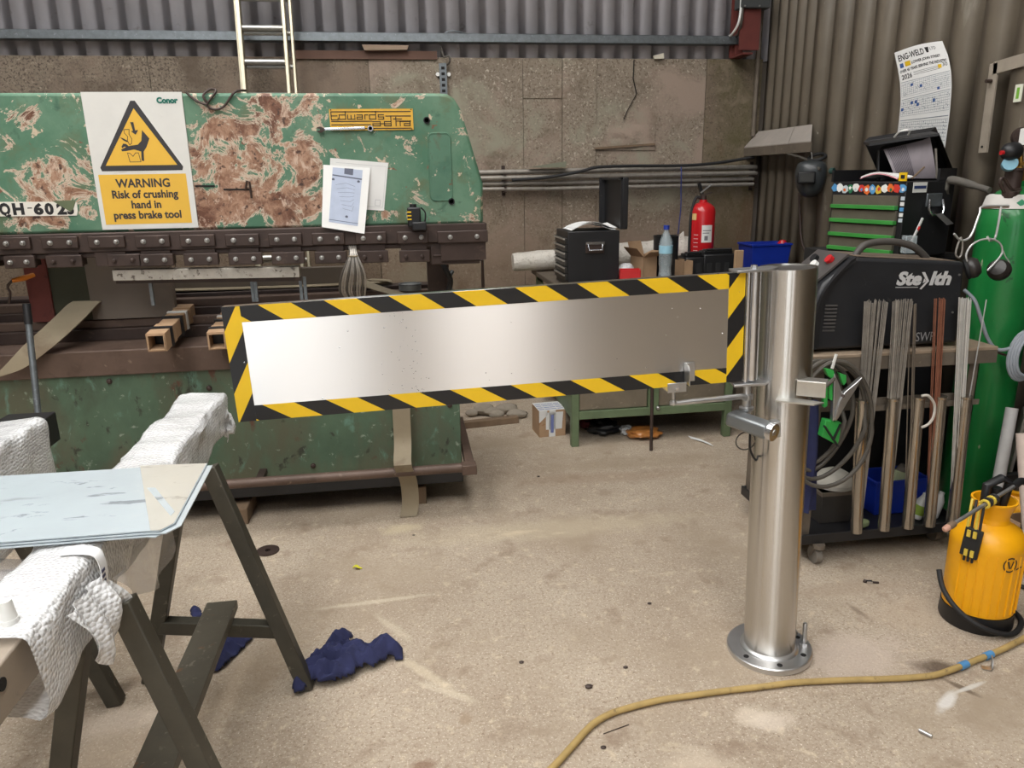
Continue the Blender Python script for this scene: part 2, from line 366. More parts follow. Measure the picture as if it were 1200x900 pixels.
# ---------------------------------------------------------------- the shed
XL, YF, ZC = -4.6, -6.0, 5.0
fl = struct('floor', MB().bb((XL-.2,YF-.2,-.15),(RW+.2,BW+.2,0)), m_floor, base=(0,0,0))
# daylight openings in the front wall, behind the camera: two doorways; the pier between is added for a dark band in reflections
m_render = mat('pale_rendered_wall', lin(170,160,148), .9, 0, .1, 3)
fw = struct('wall_front', MB().bb((XL,YF-.2,0),(-3.3,YF,ZC)).bb((-.95,YF-.2,0),(-.15,YF,ZC)).bb((1.3,YF-.2,0),(RW,YF,ZC)).bb((-3.3,YF-.2,3.4),(-.95,YF,ZC)).bb((-.15,YF-.2,3.4),(1.3,YF,ZC)), mat('dark_front_wall', lin(46,43,40), .9, 0, .1, 3))
struct('door_1', MB().bb((-3.38,YF,0),(-3.3,YF+.06,3.4)).bb((-.95,YF,0),(-.87,YF+.06,3.4)).bb((-3.38,YF,3.4),(-.87,YF+.06,3.5)), m_galv)
struct('door_2', MB().bb((-.23,YF,0),(-.15,YF+.06,3.4)).bb((1.3,YF,0),(1.38,YF+.06,3.4)).bb((-.23,YF,3.4),(1.38,YF+.06,3.5)), m_galv)
struct('ground', MB().bb((-14,-22,-.35),(12,YF-.2,-.02)), mat('yard_concrete', lin(176,170,160), .9, 0, .1, 2))
tag(obj('yard_wall', MB().bb((-.2,-13.4,-.05),(5,-13,4.5)), mat('pinkish_render', lin(176,150,136), .9, 0, .1, 2)), 'pinkish rendered yard wall standing outside the doorway behind', 'wall', kind='structure')
struct('wall_left', MB().bb((XL-.15,YF,0),(XL,BW,ZC)), mat('left_cladding', lin(96,90,84), .8, 0, .1, 2))
# roof: opaque sheets with two runs of translucent rooflights
m_roof = mat('roof_sheet', lin(120,116,112), .7, 0, .1, 2)
RLS = [(-2.7,-1.05),(-.15,.85)]
c = MB(); xs = [XL]+[k for p in RLS for k in p]+[RW]
for a, b_ in zip(xs[::2], xs[1::2]): c.bb((a,YF,ZC),(b_,BW,ZC+.12))
for a, b_ in RLS:
    c.bb((a,YF,ZC),(b_,YF+1,ZC+.12)); c.bb((a,3.7,ZC),(b_,BW,ZC+.12)); c.bb((a,-1.6,ZC),(b_,-1.2,ZC+.12))
struct('ceiling', c, m_roof)
m_rl = mat('translucent_rooflight', (1,.99,.97,1), .5, 0, 0, emit=ROOFLIGHT_STRENGTH)
i = 0
for a, b_ in RLS:
    for y0, y1 in ((YF+1,-1.6),(-1.2,3.7)):
        i += 1; struct('window_%d' % i, MB().bb((a,y0,ZC+.02),(b_,y1,ZC+.04)), m_rl)

# back wall: backing, concrete panels with recessed joints, profiled sheets above
ZW = U(430, 67, y=BW).z
wb = struct('wall_back', MB().bb((XL,BW+.02,0),(RW+.3,BW+.2,ZW-.02)).bb((XL,BW+.06,ZW-.02),(RW+.3,BW+.2,ZC)), mat('wall_core', lin(90,82,74), .95, 0, .1, 5))
jx = [XL,-2.6,-1.45, U(432,80,y=BW).x, U(613,130,y=BW).x, U(659,130,y=BW).x, U(699,130,y=BW).x, U(826,130,y=BW).x, RW]
for k, (a, b_) in enumerate(zip(jx, jx[1:])):
    d = [0,.004,.002,.003,0,.005,-.003,.003][k]
    cx, cz = (a+b_)/2, ZW/2
    p = MB()
    if k == 4:   # the pour with a day joint at half height
        zj = U(640,116,y=BW).z
        p.bb((a+.0012,BW-d,0),(b_-.0012,BW+.03,zj-.0012)); obj('concrete_panel', MB().bb((a+.0012,BW-.002,zj+.0012),(b_-.0012,BW+.03,ZW)), m_conc, wb, bev=.004)
    else: p.bb((a+.0012,BW-d,0),(b_-.0012,BW+.03,ZW))
    obj('concrete_panel', p, m_concd if k == 7 else m_concl if k < 3 else m_conc, wb, bev=.002)
# spalled patch with a sliver of old timber in it
def spall(u, v):
    q = U(695+72*u, 176-30*v, y=BW); e = min(u,1-u,v*1.2,1-v)*2.2
    return Vector((q.x, BW-.006-max(0,e)*.03*(.5+noise.noise(Vector((q.x*18,q.z*18,2)))), q.z))
sp = obj('spalled_patch', MB().grid(18,10,spall), m_conc, wb)
a, b_ = U(697,174,y=BW-.01), U(767,169,y=BW-.01)
obj('timber_sliver', MB().bar(a, b_, .02, .014), m_wood, wb)
def crackpts(l): return [U(px,py,y=BW-.005) for px,py in l]
obj('crack', MB().ribbon(crackpts([(743,70),(742,92),(746,110),(735,130),(731,140)]), Vector((.006,0,.002)), .003), m_dark, wb)

def profile(a, length, pitch, flat, slope, depth, along, into):
    """trapezoidal rib profile points (plan), starting at a"""
    pts = []; s = 0
    while s < length-1e-4:
        for t, d in ((0,0),(flat,0),(flat+slope,depth),(pitch-slope,depth)):
            if s+t <= length: pts.append(a+along*(s+t)+into*d)
        s += pitch
    pts.append(a+along*length); return pts
def sheet(name, pts, z0, z1, m, parent):
    mb = MB(); n = len(pts)
    vs = [(p.x,p.y,z0) for p in pts]+[(p.x,p.y,z1) for p in pts]
    mb.add(vs, [(i,i+1,n+i+1,n+i) for i in range(n-1)])
    o = obj(name, mb, m, parent, recalc=False); 
    sd = o.modifiers.new('gauge','SOLIDIFY'); sd.thickness = .0015
    return o
PIT = .1275
n = 0; x = XL
while x < RW+.02:
    ln = min(PIT*8, RW+.06-x)
    sheet('cladding_sheet', profile(Vector((x,BW+.02-(n%2)*.003,0)), ln, PIT, .068, .014, .035, X, Y), ZW-.01, ZC, m_clad, wb); x += PIT*8; n += 1
# right wall: fine ribs by the corner, bold ribs nearer the camera
wr = struct('wall_right', MB().bb((RW+.08,YF,0),(RW+.25,BW+.2,ZC)), mat('wall_core_right', lin(80,74,66), .95, 0, .1, 5))
yj = U(950,100,x=RW).y
y = BW
for ln in ((BW-yj),):
    sheet('cladding_sheet', profile(Vector((RW+.03,BW,0)), ln, .118, .052, .012, .032, -Y, X), 0, ZC, m_cladr, wr)
y = yj; n = 0
while y > YF:
    ln = min(.195*5, y-YF)
    sheet('cladding_sheet', profile(Vector((RW-(n%2)*.003,y,0)), ln, .195, .076, .014, .065, -Y, X), 0, ZC, m_cladr, wr); y -= .195*5; n += 1

# galvanised rail across the sheeting, ending on the red column in the corner
zr0, zr1 = U(860,52,y=BW-.06).z, U(860,42,y=BW-.06).z
xe = U(868,47,y=BW-.06).x
struct('trim_1', MB().bb((XL,BW-.06,zr1-.006),(xe,BW+.012,zr1)).bb((XL,BW-.06,zr0),(xe,BW-.052,zr1)).bb((XL,BW-.06,zr0),(xe,BW+.012,zr0+.006)), m_galv, bev=.003)
t = thing('steel_column', 'short red oxide steel column end in the far corner above the concrete', 'column', (U(878,68,y=BW).x, BW-.09, ZW), kind='structure')
xa, xb = U(856,30,y=BW).x, U(880,30,y=BW-.15).x
obj('web', MB().bb((xa+.02,BW-.05,ZW+.006),(xb,BW-.02,ZC-.01)), m_redox, t)
obj('flange', MB().bb((U(868,30,y=BW-.17).x,BW-.17,ZW+.03),(min(RW-.01,U(891,30,y=BW-.17).x),BW-.155,ZC-.01)).bb((xa,BW-.015,ZW+.006),(xa+.05,BW+.0,ZC-.01)), m_redox, t)
obj('base_plate', MB().bb((xa+.01,BW-.2,ZW),(xb,BW,ZW+.012)), m_redox, t)
t = thing('junction_box', 'dark junction box high on the red corner column', 'switch box', U(885,4,y=BW-.2))
obj('enclosure', MB().bb(U(868,9,y=BW-.2), U(896,-14,y=BW-.1)), mat('dark_grey_enclosure', lin(66,68,68), .6), t, bev=.006)
for px in (873,890): obj('screw', MB().cyl(U(px,7,y=BW-.2), U(px,7,y=BW-.2)+Vector((0,-.004,0)), .006), m_zinc, t)
for k, off in enumerate((0, 7)):
    tag(obj('cable', MB().tube(smooth_path([U(869+off*.3,-10,y=BW-.19),U(868+off*.3,12,y=BW-.19),U(865+off*.5,28,y=BW-.185),U(858+off,40,y=BW-.12),U(855+off,42,y=BW-.05)]), .008), m_white if k == 0 else m_cable), ['white cable bent off the red corner column to the rail','grey cable running beside the white one off the red corner column'][k], 'cable')
tag(obj('conduit', MB().tube([(U(893,0,y=BW-.03).x,BW-.03,U(893,-40,y=BW-.03).z),(U(893,0,y=BW-.03).x,BW-.03,1.70)], .016), m_framegrey), 'thin vertical steel conduit down the far corner of the room', 'pipe')
# ---------------------------------------------------------------- the press brake (one machine)
PY, PB = 3.10, 3.15     # face of the upper beam, face of the bed
pr = thing('press_brake', 'huge worn green press brake with rust patches standing along the back wall', 'machine', (-1.2, PY+.25, 0))
R_ = lambda px, py, y=PY: U(px, py, y=y)
zb = R_(285,268).z + .002
prof = [(-3.2,zb),(.342,zb-.006)]+[(R_(a,b).x, R_(a,b).z) for a,b in ((566,262),(566,215),(540,128),(532,115),(524,110),(515,109))]+[(-3.2, R_(60,107).z)]
prof = [prof[0],prof[1]]+prof[3:]
xsplit = U(262,200,y=PY).x; xs2 = U(378,200,y=PY).x
def cutpoly(pts, x0, x1):
    def clip(ps, ax, keep):
        out = []
        for i in range(len(ps)):
            a, b = ps[i-1], ps[i]; ia, ib = keep(a[0]-ax), keep(b[0]-ax)
            if ia != ib: t = (ax-a[0])/(b[0]-a[0]); out.append((ax, a[1]+t*(b[1]-a[1])))
            if ib: out.append(b)
        return out
    return clip(clip(pts, x0, lambda d: d >= 0), x1, lambda d: d <= 0)
def beam_material():
    m = bpy.data.materials.new('flaking_green_beam_paint'); m.use_nodes = True; nt = m.node_tree; N, L = nt.nodes, nt.links; b = N['Principled BSDF']
    tc = N.new('ShaderNodeTexCoord'); P0 = Vector((-1.2, PY+.25, 0))
    def nz(sc, det=8, ro=.65, loc=(0,0,0), st=(1,1,1), di=.4):
        q = N.new('ShaderNodeMapping'); q.inputs['Location'].default_value = loc; q.inputs['Scale'].default_value = st; L.new(tc.outputs['Object'], q.inputs[0])
        n = N.new('ShaderNodeTexNoise'); n.inputs['Scale'].default_value = sc; n.inputs['Detail'].default_value = det; n.inputs['Roughness'].default_value = ro; n.inputs['Distortion'].default_value = di
        L.new(q.outputs[0], n.inputs['Vector']); return n.outputs['Fac']
    def rng(x, lo, hi, a=0, c_=1):
        r = N.new('ShaderNodeMapRange'); r.inputs[1].default_value = lo; r.inputs[2].default_value = hi; r.inputs[3].default_value = a; r.inputs[4].default_value = c_; L.new(x, r.inputs[0]); return r.outputs[0]
    def mix(f, a, c_):
        x = N.new('ShaderNodeMix'); x.data_type = 'RGBA'; L.new(f, x.inputs[0])
        if isinstance(a, tuple): x.inputs[6].default_value = a
        else: L.new(a, x.inputs[6])
        x.inputs[7].default_value = c_; return x.outputs[2]
    def add(a, c_):
        x = N.new('ShaderNodeMath'); x.operation = 'ADD'; L.new(a, x.inputs[0]); L.new(c_, x.inputs[1]); return x.outputs[0]
    # where the paint has come away: patches of the real beam, widened by noise
    v = nz(8, 12, .74, di=.9)
    for px, py, rx, ry, am in ((70,222,62,44,.17),(25,262,60,14,.14),(185,180,60,40,.10),(258,205,46,52,.17),(258,150,38,14,.17),(240,250,50,26,.17),(345,175,42,78,.17),(325,245,62,34,.19),(290,150,40,38,.07),(35,138,16,16,.06),(100,150,30,60,.05),(545,135,12,14,.12),(485,162,22,10,.05),(452,253,30,8,.09),(330,118,60,12,.08),(560,240,10,30,.06)):
        p, q_ = R_(px,py), R_(px+rx,py-ry); mp = N.new('ShaderNodeMapping'); mp.vector_type = 'TEXTURE'
        mp.inputs['Location'].default_value = (p.x-P0.x, PY-P0.y, p.z); mp.inputs['Scale'].default_value = (abs(q_.x-p.x), .5, abs(q_.z-p.z)); L.new(tc.outputs['Object'], mp.inputs[0])
        ln = N.new('ShaderNodeVectorMath'); ln.operation = 'LENGTH'; L.new(mp.outputs[0], ln.inputs[0]); v = add(v, rng(ln.outputs['Value'], 1.25, .2, 0, am))
    c = mix(rng(nz(4), .38, .62), lin(70,112,88), lin(98,132,108))
    c = mix(rng(nz(8, loc=(3,0,1)), .52, .68), c, lin(92,104,76))
    c = mix(rng(nz(14, loc=(5,0,1)), .60, .74), c, lin(58,92,74))
    c = mix(rng(nz(16, 6, .6, (9,2,4)), .640, .655), c, lin(198,180,156))      # small chips
    c = mix(rng(nz(15, 6, .6, (1,2,7)), .665, .68), c, lin(120,80,60))
    c = mix(rng(v, .585, .597), c, lin(202,184,164))                             # pale primer edge
    e = mix(rng(nz(20, 8, .75), .42, .60), lin(172,136,112), lin(122,84,62))
    e = mix(rng(nz(6, 8, .7, (2,2,2)), .48, .60), e, lin(96,58,40)); e = mix(rng(nz(30, 6, .7, (4,1,2), (1,1,.5)), .55, .64), e, lin(196,170,150)); e = mix(rng(nz(40, 4, .6, (7,1,2)), .57, .66), e, lin(66,42,32))
    x = N.new('ShaderNodeMix'); x.data_type = 'RGBA'; L.new(rng(v, .608, .650), x.inputs[0]); L.new(c, x.inputs[6]); L.new(e, x.inputs[7])
    L.new(x.outputs[2], b.inputs['Base Color']); b.inputs['Roughness'].default_value = .55
    bp = N.new('ShaderNodeBump'); bp.inputs['Strength'].default_value = .4; bp.inputs['Distance'].default_value = .004; L.new(rng(v, .58, .64, 1, 0), bp.inputs['Height']); L.new(bp.outputs[0], b.inputs['Normal'])
    return m
m_beam = beam_material()
obj('upper_beam', MB().prism([(x,PY,z) for x,z in prof], (0,.11,0)), m_beam, pr, bev=.012)
# raised cover with a weld bead around it, lock hole, slots
def rrect(x0,z0,x1,z1,r,y,n=5):
    out = []
    for cx,cz,a0 in ((x1-r,z1-r,0),(x0+r,z1-r,90),(x0+r,z0+r,180),(x1-r,z0+r,270)):
        out += [Vector((cx+r*math.cos(math.radians(a0+90*k/n)), y, cz+r*math.sin(math.radians(a0+90*k/n)))) for k in range(n+1)]
    return out
p0, p1 = R_(505,235), R_(527,156)
rr = rrect(p0.x,p0.z,p1.x,p1.z,.02,PY-.003)
cv = obj('side_cover', MB().prism(rr, (0,.004,0)), m_green, pr)
obj('weld_bead', MB().tube([p+Vector((0,.002,0)) for p in rr], .004, 6, closed=True), m_green, cv)
obj('lock_hole', MB().lathe([(.0,-.001),(.009,-.001),(.009,.004),(.013,.004),(.013,-.001)], R_(500,141)+Vector((0,-.002,0)), (0,-1,0)), m_blackp, pr)
obj('lock_hole', MB().lathe([(.0,-.001),(.009,-.001),(.009,.004),(.013,.004),(.013,-.001)], R_(529,236)+Vector((0,-.002,0)), (0,-1,0)), m_blackp, pr)
for a, b_ in (((229,218),(252,218)),((262,222),(294,222))):
    obj('slot', MB().bar(R_(*a), R_(*b_), .006, .006), m_dark, pr); 
obj('hook', MB().tube([R_(288,222)+Vector((0,-.004,0)),R_(290,212)+Vector((0,-.012,0)),R_(293,213)+Vector((0,-.012,0)),R_(295,232)+Vector((0,-.004,0))], .004), m_brown, pr)
# gold maker's plate, strokes of lettering
g0, g1 = R_(387.5,153), R_(483.5,127.5)
gp = obj('maker_plate', MB().bb((g0.x,PY-.004,g0.z),(g1.x,PY,g1.z)), m_gold, pr, label='gold maker plate with black lettering')
mb = MB(); W_, H_ = g1.x-g0.x, g1.z-g0.z
def G(u, v): return Vector((g0.x+W_*u, PY-.0047, g1.z-H_*v))
def S(*p, wd=.0035): stroke(mb, [G(a,b) for a,b in p], wd, (0,-1,0))
# "Edwards"
S((.02,.13),(.50,.13)); S((.35,.13),(.97,.13)) ; S((.02,.13),(.02,.50)); S((.02,.32),(.09,.32)); S((.02,.50),(.10,.50),(.10,.42))
def ltr_d(x): S((x+.075,.12),(x+.075,.48)); S((x+.075,.28),(x,.28),(x,.48),(x+.075,.48))
ltr_d(.115); S((.215,.28),(.215,.48),(.255,.48),(.255,.30)); S((.255,.48),(.30,.48),(.30,.28))
S((.325,.28),(.39,.28),(.39,.48),(.325,.48),(.325,.38),(.39,.38))
S((.42,.48),(.42,.28),(.455,.28)); ltr_d(.475); S((.645,.28),(.58,.28),(.58,.38),(.645,.38),(.645,.48),(.58,.48))
S((.67,.34),(.97,.34))
# "adira"
S((.02,.58),(.50,.58)); S((.02,.74),(.48,.74)); 
S((.51,.60),(.60,.60),(.60,.80),(.51,.80),(.51,.70),(.60,.70)); S((.60,.70),(.73,.70)); 
S((.73,.60),(.65,.60),(.65,.80),(.73,.80)); S((.73,.38),(.73,.80)); S((.79,.40),(.79,.80)); S((.76,.48),(.86,.48))
S((.84,.80),(.84,.60),(.88,.60)); S((.89,.60),(.96,.60),(.96,.80),(.89,.80),(.89,.70),(.96,.70)); S((.80,.58),(.97,.58)); S((.02,.92),(.97,.92))
obj('lettering', mb, m_ink, gp, recalc=False)
mb = MB()
for u, v in ((.02,.04),(.98,.04),(.98,.96),(.02,.96)): obj('rivet', MB().cyl(G(u,v)+Vector((0,.001,0)), G(u,v)-Vector((0,.001,0)), .0025, 8), m_brown, gp)
# model strip
m_strip = mat('cream_strip', lin(222,218,208), .6, 0, .06, 20, [(24,.66,.69,lin(150,124,104),4)])
st = obj('model_strip', MB().prism([R_(px,py)+Vector((0,-.004,0)) for px,py in ((-30,254),(90.5,252.5),(91.5,247),(90,237.5),(87,236.5),(-30,236.5))], (0,.004,0)), m_strip, pr, label='cream model number strip')
for ch_, xa_, xb_, ya_, yb_ in (('Q',1,14,251.5,237.8),('H',16.5,30,251,238),('-',33,38.5,245.2,243.2),('6',41,52.5,250.8,237.8),('0',54,64.5,250.8,237.8),('2',68,79.5,250.8,238),('5',80,88,250.5,238)):
    o_ = R_(xa_,ya_)+Vector((0,-.0046,0)); mb = MB(); fit(mb, ch_, o_, X, R_(xb_,ya_).x-R_(xa_,ya_).x, R_(xa_,yb_).z-o_.z, bold=.055); obj('lettering', mb, m_ink, st, recalc=False)
obj('paint_flap', MB().prism([R_(px,py)+Vector((0,-.0054,0)) for px,py in ((62,235.5),(70,240),(83,248),(86.5,245),(89,237),(88,234.5))], (0,.002,0)), mat('olive_paint', lin(98,108,80), .55, 0, .12, 12), st)
# brown clamping rail under the beam
zr = zb-.075
obj('clamp_rail', MB().bb((-3.2,PY-.035,zr),(.352,PY+.12,zb-.002)).bb((-3.2,PY-.02,zr-.02),(.30,PY+.1,zr)), m_brown, pr, bev=.004)
# clamps: upper plate, hanging holder, lower plate, bolts
CL = [(-145,-105,1,1),(-95,-55,1,1),(-45,-10,1,1),(-2,35,1,1),(48,91,1,1),(103,146,0,1),(158,199,1,1),(211,252,1,1),(264,304,1,1),(315,354,1,1),(366,404,1,1),(417,453,1,1),(466,502,1,1),(513,572,0,0)]
yc = PY-.05
extra = {5:(124,164)}
proto_bolt = None
m_boltz = mat('bolt_zinc', lin(160,158,154), .42, .7, .15, 30)
def bolt(parent, c, r=.0074, m=m_boltz):
    obj('bolt', MB().lathe([(r*1.35,0),(r*1.35,.004),(r,.004),(r,.011),(r*.7,.013),(0,.013)], c, (0,-1,0), 10), m, parent)
def zat(px, py0, py1):  # height that follows the slight fall of the rail
    t = px/570; return U(px, py0*(1-t)+py1*t, y=yc).z
for a, b_, lo, up in CL:
    xa, xb = U(a,285,y=yc).x, U(b_,285,y=yc).x
    zt, zm = zat((a+b_)/2,278.5,270), zat((a+b_)/2,292.5,284)
    zl0, zl1 = zat((a+b_)/2,315,306), zat((a+b_)/2,300.5,292)
    cl = obj('clamp', MB().bb((xa,yc,zm),(xb,PY-.034,zt)), m_brown, pr, bev=.003)
    for f in (.25,.78): bolt(cl, Vector((xa+(xb-xa)*f, yc, (zt+zm)/2)))
    hold = obj('tool_holder', MB().bb((xa+.012,PY-.035,zl0+.004),(xb-.008,PY+.03,zr)), m_brown, pr)
    if lo or a == 103:
        if a == 103: xa, xb = U(124,305,y=yc).x, U(164,305,y=yc).x
        lp = obj('lower_clamp', MB().bb((xa+.004,yc+.002,zl0),(xb+.004,PY-.03,zl1)), m_brown, pr, bev=.003)
        for f in (.25,.78): bolt(lp, Vector((xa+(xb-xa)*f, yc+.002, (zl0+zl1)/2)), .0072, m_brown if a in (48,417,466,103) else m_boltz)
a, b_ = U(504,288,y=PY), U(562,308,y=PY)
obj('end_holder', MB().bb((a.x,PY-.02,b_.z),(b_.x,PY+.04,a.z-.0)).bb((a.x+.01,PY-.028,(a.z+b_.z)/2-.004),(b_.x-.004,PY-.02,(a.z+b_.z)/2+.004)), m_brown, pr, bev=.003)
# speckled punch bar with its pale posts
a, b_ = U(136,331,y=PY), U(351,309,y=PY)
db = obj('punch_bar', MB().bar(Vector((a.x,PY,U(136,322,y=PY).z)), Vector((b_.x,PY,U(351,318,y=PY).z)), .05, .042), mat('speckled_bare_steel', lin(170,164,154), .5, .3, .15, 30, [(50,.56,.64,lin(96,88,80),3)]), pr, bev=.002)
db2 = obj('punch_bar', MB().bar(Vector((a.x,PY+.01,U(136,330,y=PY).z)), Vector((b_.x,PY+.01,U(351,327,y=PY).z)), .02, .016), m_brown, pr)
for px in (176,295,299,352,357):
    q = U(px,330,y=PY+.05); obj('guide_post', MB().bar(Vector((q.x,PY+.05,.98)), Vector((q.x,PY+.05,q.z+.02)), .012, .012, up=Y), m_galv, pr)
# dark columns of the back gauge seen through the throat
for kg, ((x0,y0),(x1,y1),m) in enumerate((((49,292),(110,352),mat('olive_panel',lin(58,60,44),.7,0,.15,5)),((106,292),(196,350),mat('grey_back_panel',lin(120,110,100),.7,0,.08,5)),((36,285),(50,352),m_redox),((502,300),(524,350),m_brown))):
    p, q = U(x0,y1,y=3.35), U(x1,y0,y=3.35); obj('gauge_plate', MB().bb((p.x,3.35-.006*kg,.90),(q.x,3.388-.006*kg,q.z+.1)), m, pr)
p, q = U(195,345,y=3.6), U(405,318,y=3.6)
obj('back_table', MB().bb((p.x,3.6,.9),(q.x,3.66,1.06)), mat('dull_table',lin(96,86,76),.8,0,.12,5), pr)
# bed: top plate, face, sole, side
xr = U(540,500,y=PB).x
zt = U(130,409,y=PB).z
obj('bed_top', MB().prism([(-3.2,PB,U(130,440,y=PB).z),(-3.2,PB-.006,zt-.006),(-3.2,PB+.006,zt),(-3.2,PB+.62,zt),(-3.2,PB+.62,U(130,440,y=PB).z)], (xr+3.2,0,0)), m_brownl, pr, bev=.003)
zf = U(130,440,y=PB).z
obj('bed_front', MB().bb((-3.2,PB+.015,.19),(xr,PB+.06,zf+.004)), m_greenb, pr, bev=.004)
obj('bed_side', MB().bb((xr-.03,PB+.06,.14),(xr,PB+.62,zf)), m_brown, pr)
obj('bed_sole', MB().bb((-3.2,PB+.03,.105),(xr+.005,PB+.6,.19)), m_black, pr, bev=.004)
obj('shadow_block', MB().bb((-3.2,PB+.45,0.0),(xr-.05,PB+.55,.105)), m_dark, pr)  # dark block standing in for the shade under the press
for px, py in ((367,546),(305,458),(245,455),(128,447),(527,475),(443,455)):
    q = U(px,py,y=PB+.012); bolt(pr, Vector((q.x,PB+.016,q.z)), .009, m_brown)
# pipe rail in front of the sole, its square end block and the arm back to the bed
q0, q1 = U(180,578,y=3.04), U(541,548,y=3.04)
obj('foot_rail', MB().cyl((-2.6,3.04,q1.z+.002),(q1.x,3.04,q1.z), .021, 14), m_brownl, pr)
obj('rail_end', MB().bb((q1.x,3.01,q1.z-.026),(U(558,545,y=3.04).x,3.07,q1.z+.018)).bar((U(551,540,y=3.04).x,3.07,q1.z),(U(551,540,y=3.04).x,PB+.5,q1.z+.02),.04,.035), m_brownl, pr, bev=.003)
for px in (40, 300): 
    q = U(px,575,y=3.04); obj('rail_bracket', MB().bb((q.x,3.05,q1.z-.012),(q.x+.03,PB+.04,q1.z+.012)), m_brown, pr)
# die rails lying on the bed, each a long bar
for y0, y1, z0, z1, x1, m in ((3.33,3.42,zt,zt+.05,.12,m_brown),(3.36,3.40,zt+.05,zt+.085,.10,m_brownl),(3.42,3.52,zt,zt+.115,.14,m_brown),(3.44,3.50,zt+.115,zt+.15,.14,m_brownl),(3.52,3.62,zt,zt+.165,.14,m_brown)):
    obj('die_rail', MB().bb((-3.1,y0,z0),(x1,y1,z1)), m, pr, bev=.003)
# open frame and hose at the machine's right end
p = U(524,306,y=3.3); q = U(566,334,y=3.3)
obj('end_frame', MB().tube([(p.x,3.3,q.z-.06),(p.x,3.3,p.z),(q.x,3.3,p.z),(q.x,3.3,q.z-.06)], .008, 8), m_brown, pr)
obj('hose', MB().tube(smooth_path([U(517,305,y=3.28),U(522,315,y=3.24),U(528,330,y=3.25),U(523,345,y=3.26)]), .012), m_rubber, pr)
obj('hose', MB().tube(smooth_path([U(530,318,y=3.3),U(527,326,y=3.28),U(529,345,y=3.28)]), .009), m_galv, pr)

# ---- things on, in and around the machine
a, b_ = R_(98.5,108), R_(231,266)
sx0, sx1, sz0, sz1 = R_(121,269).x, R_(213,108).x, R_(231,266.5).z, R_(99,108).z
sg = thing('warning_sign', 'white and yellow crushing hazard sign fixed on the green press beam', 'sign', (0,PY-.004,sz0))
def SG(u, v, d=0): return Vector((sx0+(sx1-sx0)*u, PY-.007-d, sz1+(sz0-sz1)*v))
sb = obj('sign_board', MB().bb((sx0,PY-.007,sz0),(sx1,PY-.0015,sz1)), mat('sign_white', lin(214,213,208), .45, 0, .04, 10, [(9,.64,.7,lin(196,194,188),3,(.4,1,1))]), sg)
m_sy = mat('sign_yellow', lin(224,178,64), .45, 0, .04, 8)
m_sk = mat('sign_black', lin(52,50,52), .5, 0, .05, 8)
def roundtri(k):
    c = Vector((.5,.38)); P = [Vector((.5,.035)),Vector((.055,.565)),Vector((.945,.565))]; out = []
    for i in range(3):
        p = P[i]; a_, b2 = (P[i-1]-p).normalized(), (P[(i+1)%3]-p).normalized(); r = .035*k
        q = c+(p-c)*k
        for t in range(5): out.append(q + (a_*(1-t/4)+b2*(t/4))*r + (a_+b2)*0 - (a_+b2)*.0)
    return out
tri = roundtri(1.0)
obj('triangle_border', MB().poly([SG(p.x,p.y,.0006) for p in tri]), m_sk, sg, recalc=False)
obj('triangle_field', MB().poly([SG(u,v,.0010) for u,v in ((.5,.115),(.135,.525),(.865,.525))]), m_sy, sg, recalc=False)
obj('text_field', MB().poly([SG(u,v,.0006) for u,v in ((.045,.59),(.045,.962),(.94,.962),(.94,.59))]), m_sy, sg, recalc=False)
mb = MB()
pc = lambda *l: mb.poly([SG(.075+.85*(u-465)/400, .02+.545*(v-440)/350, .0014) for u,v in l])
pc((640,564),(655,564),(658,602),(672,600),(657,622),(638,606),(647,603))                        # arrow
pc((690,600),(720,640),(700,680),(684,700),(680,745),(668,742),(672,700),(640,690),(600,697),(582,698),(578,690),(600,680),(625,672),(660,668),(680,650))   # hand and wrist
pc((580,632),(600,640),(618,652),(612,656),(596,648))                                              # finger
pc((582,676),(592,662),(606,664),(618,676),(606,680),(596,676),(584,684))
w2 = lambda *l: stroke(mb, [SG(.075+.85*(u-465)/400, .02+.545*(v-440)/350, .0014) for u,v in l], .0022, (0,-1,0))
w2((604,598),(630,597),(626,620),(636,640),(632,662),(622,668),(614,650),(618,630),(606,615),(604,598)); w2((606,706),(612,748),(664,748),(658,706),(644,706),(630,722),(618,708),(606,706))
obj('pictogram', mb, m_sk, sg, recalc=False)
mb = MB()
for s_, v, sz in (('WARNING',.685,.043),('Risk of crushing',.765,.040),('hand in',.842,.040),('press brake tool',.92,.040)):
    txt(mb, s_, sz, SG(.49,v,.0014), X, Z, bold=.0013, sx=.93)
obj('lettering', mb, m_sk, sg, recalc=False)
mb = MB(); txt(mb, 'Conor', .027, SG(.845,.078,.0014), X, Z, bold=.0016); obj('logo_lettering', mb, mat('logo_green', lin(0,104,88), .5, 0, 0), sg, recalc=False)

# papers on the beam
def sheet_thing(name, label, cat, corners, y, m, th=.001):
    t = thing(name, label, cat, U(*corners[3], y=PY-.06)); ys = y if isinstance(y, list) else [y]*4; q = [U(px,py,y=k) for (px,py),k in zip(corners, ys)]
    obj('sheet', MB().prism(q, (0,th,0)), m, t); return t, q
t, q = sheet_thing('paper_sheet', 'blank white paper sheet half hidden behind the drawing on the green beam', 'paper', [(387,185),(455,191),(450,247),(385,243)], PY-.0035, m_paper)
f = lambda u, v, d=.0006: (q[0]*(1-u)+q[1]*u)*(1-v)+(q[3]*(1-u)+q[2]*u)*v+Vector((0,-d,0))
mb = MB(); stroke(mb, [f(.1,.08),f(.97,.08),f(.97,.93),f(.1,.93)], .001, (0,-1,0)); stroke(mb,[f(.83,.78),f(.92,.78),f(.92,.90),f(.83,.90),f(.83,.78)], .0016,(0,-1,0))
obj('printed_lines', mb, mat('grey_print', lin(180,182,184), .8, 0, 0), t, recalc=False)
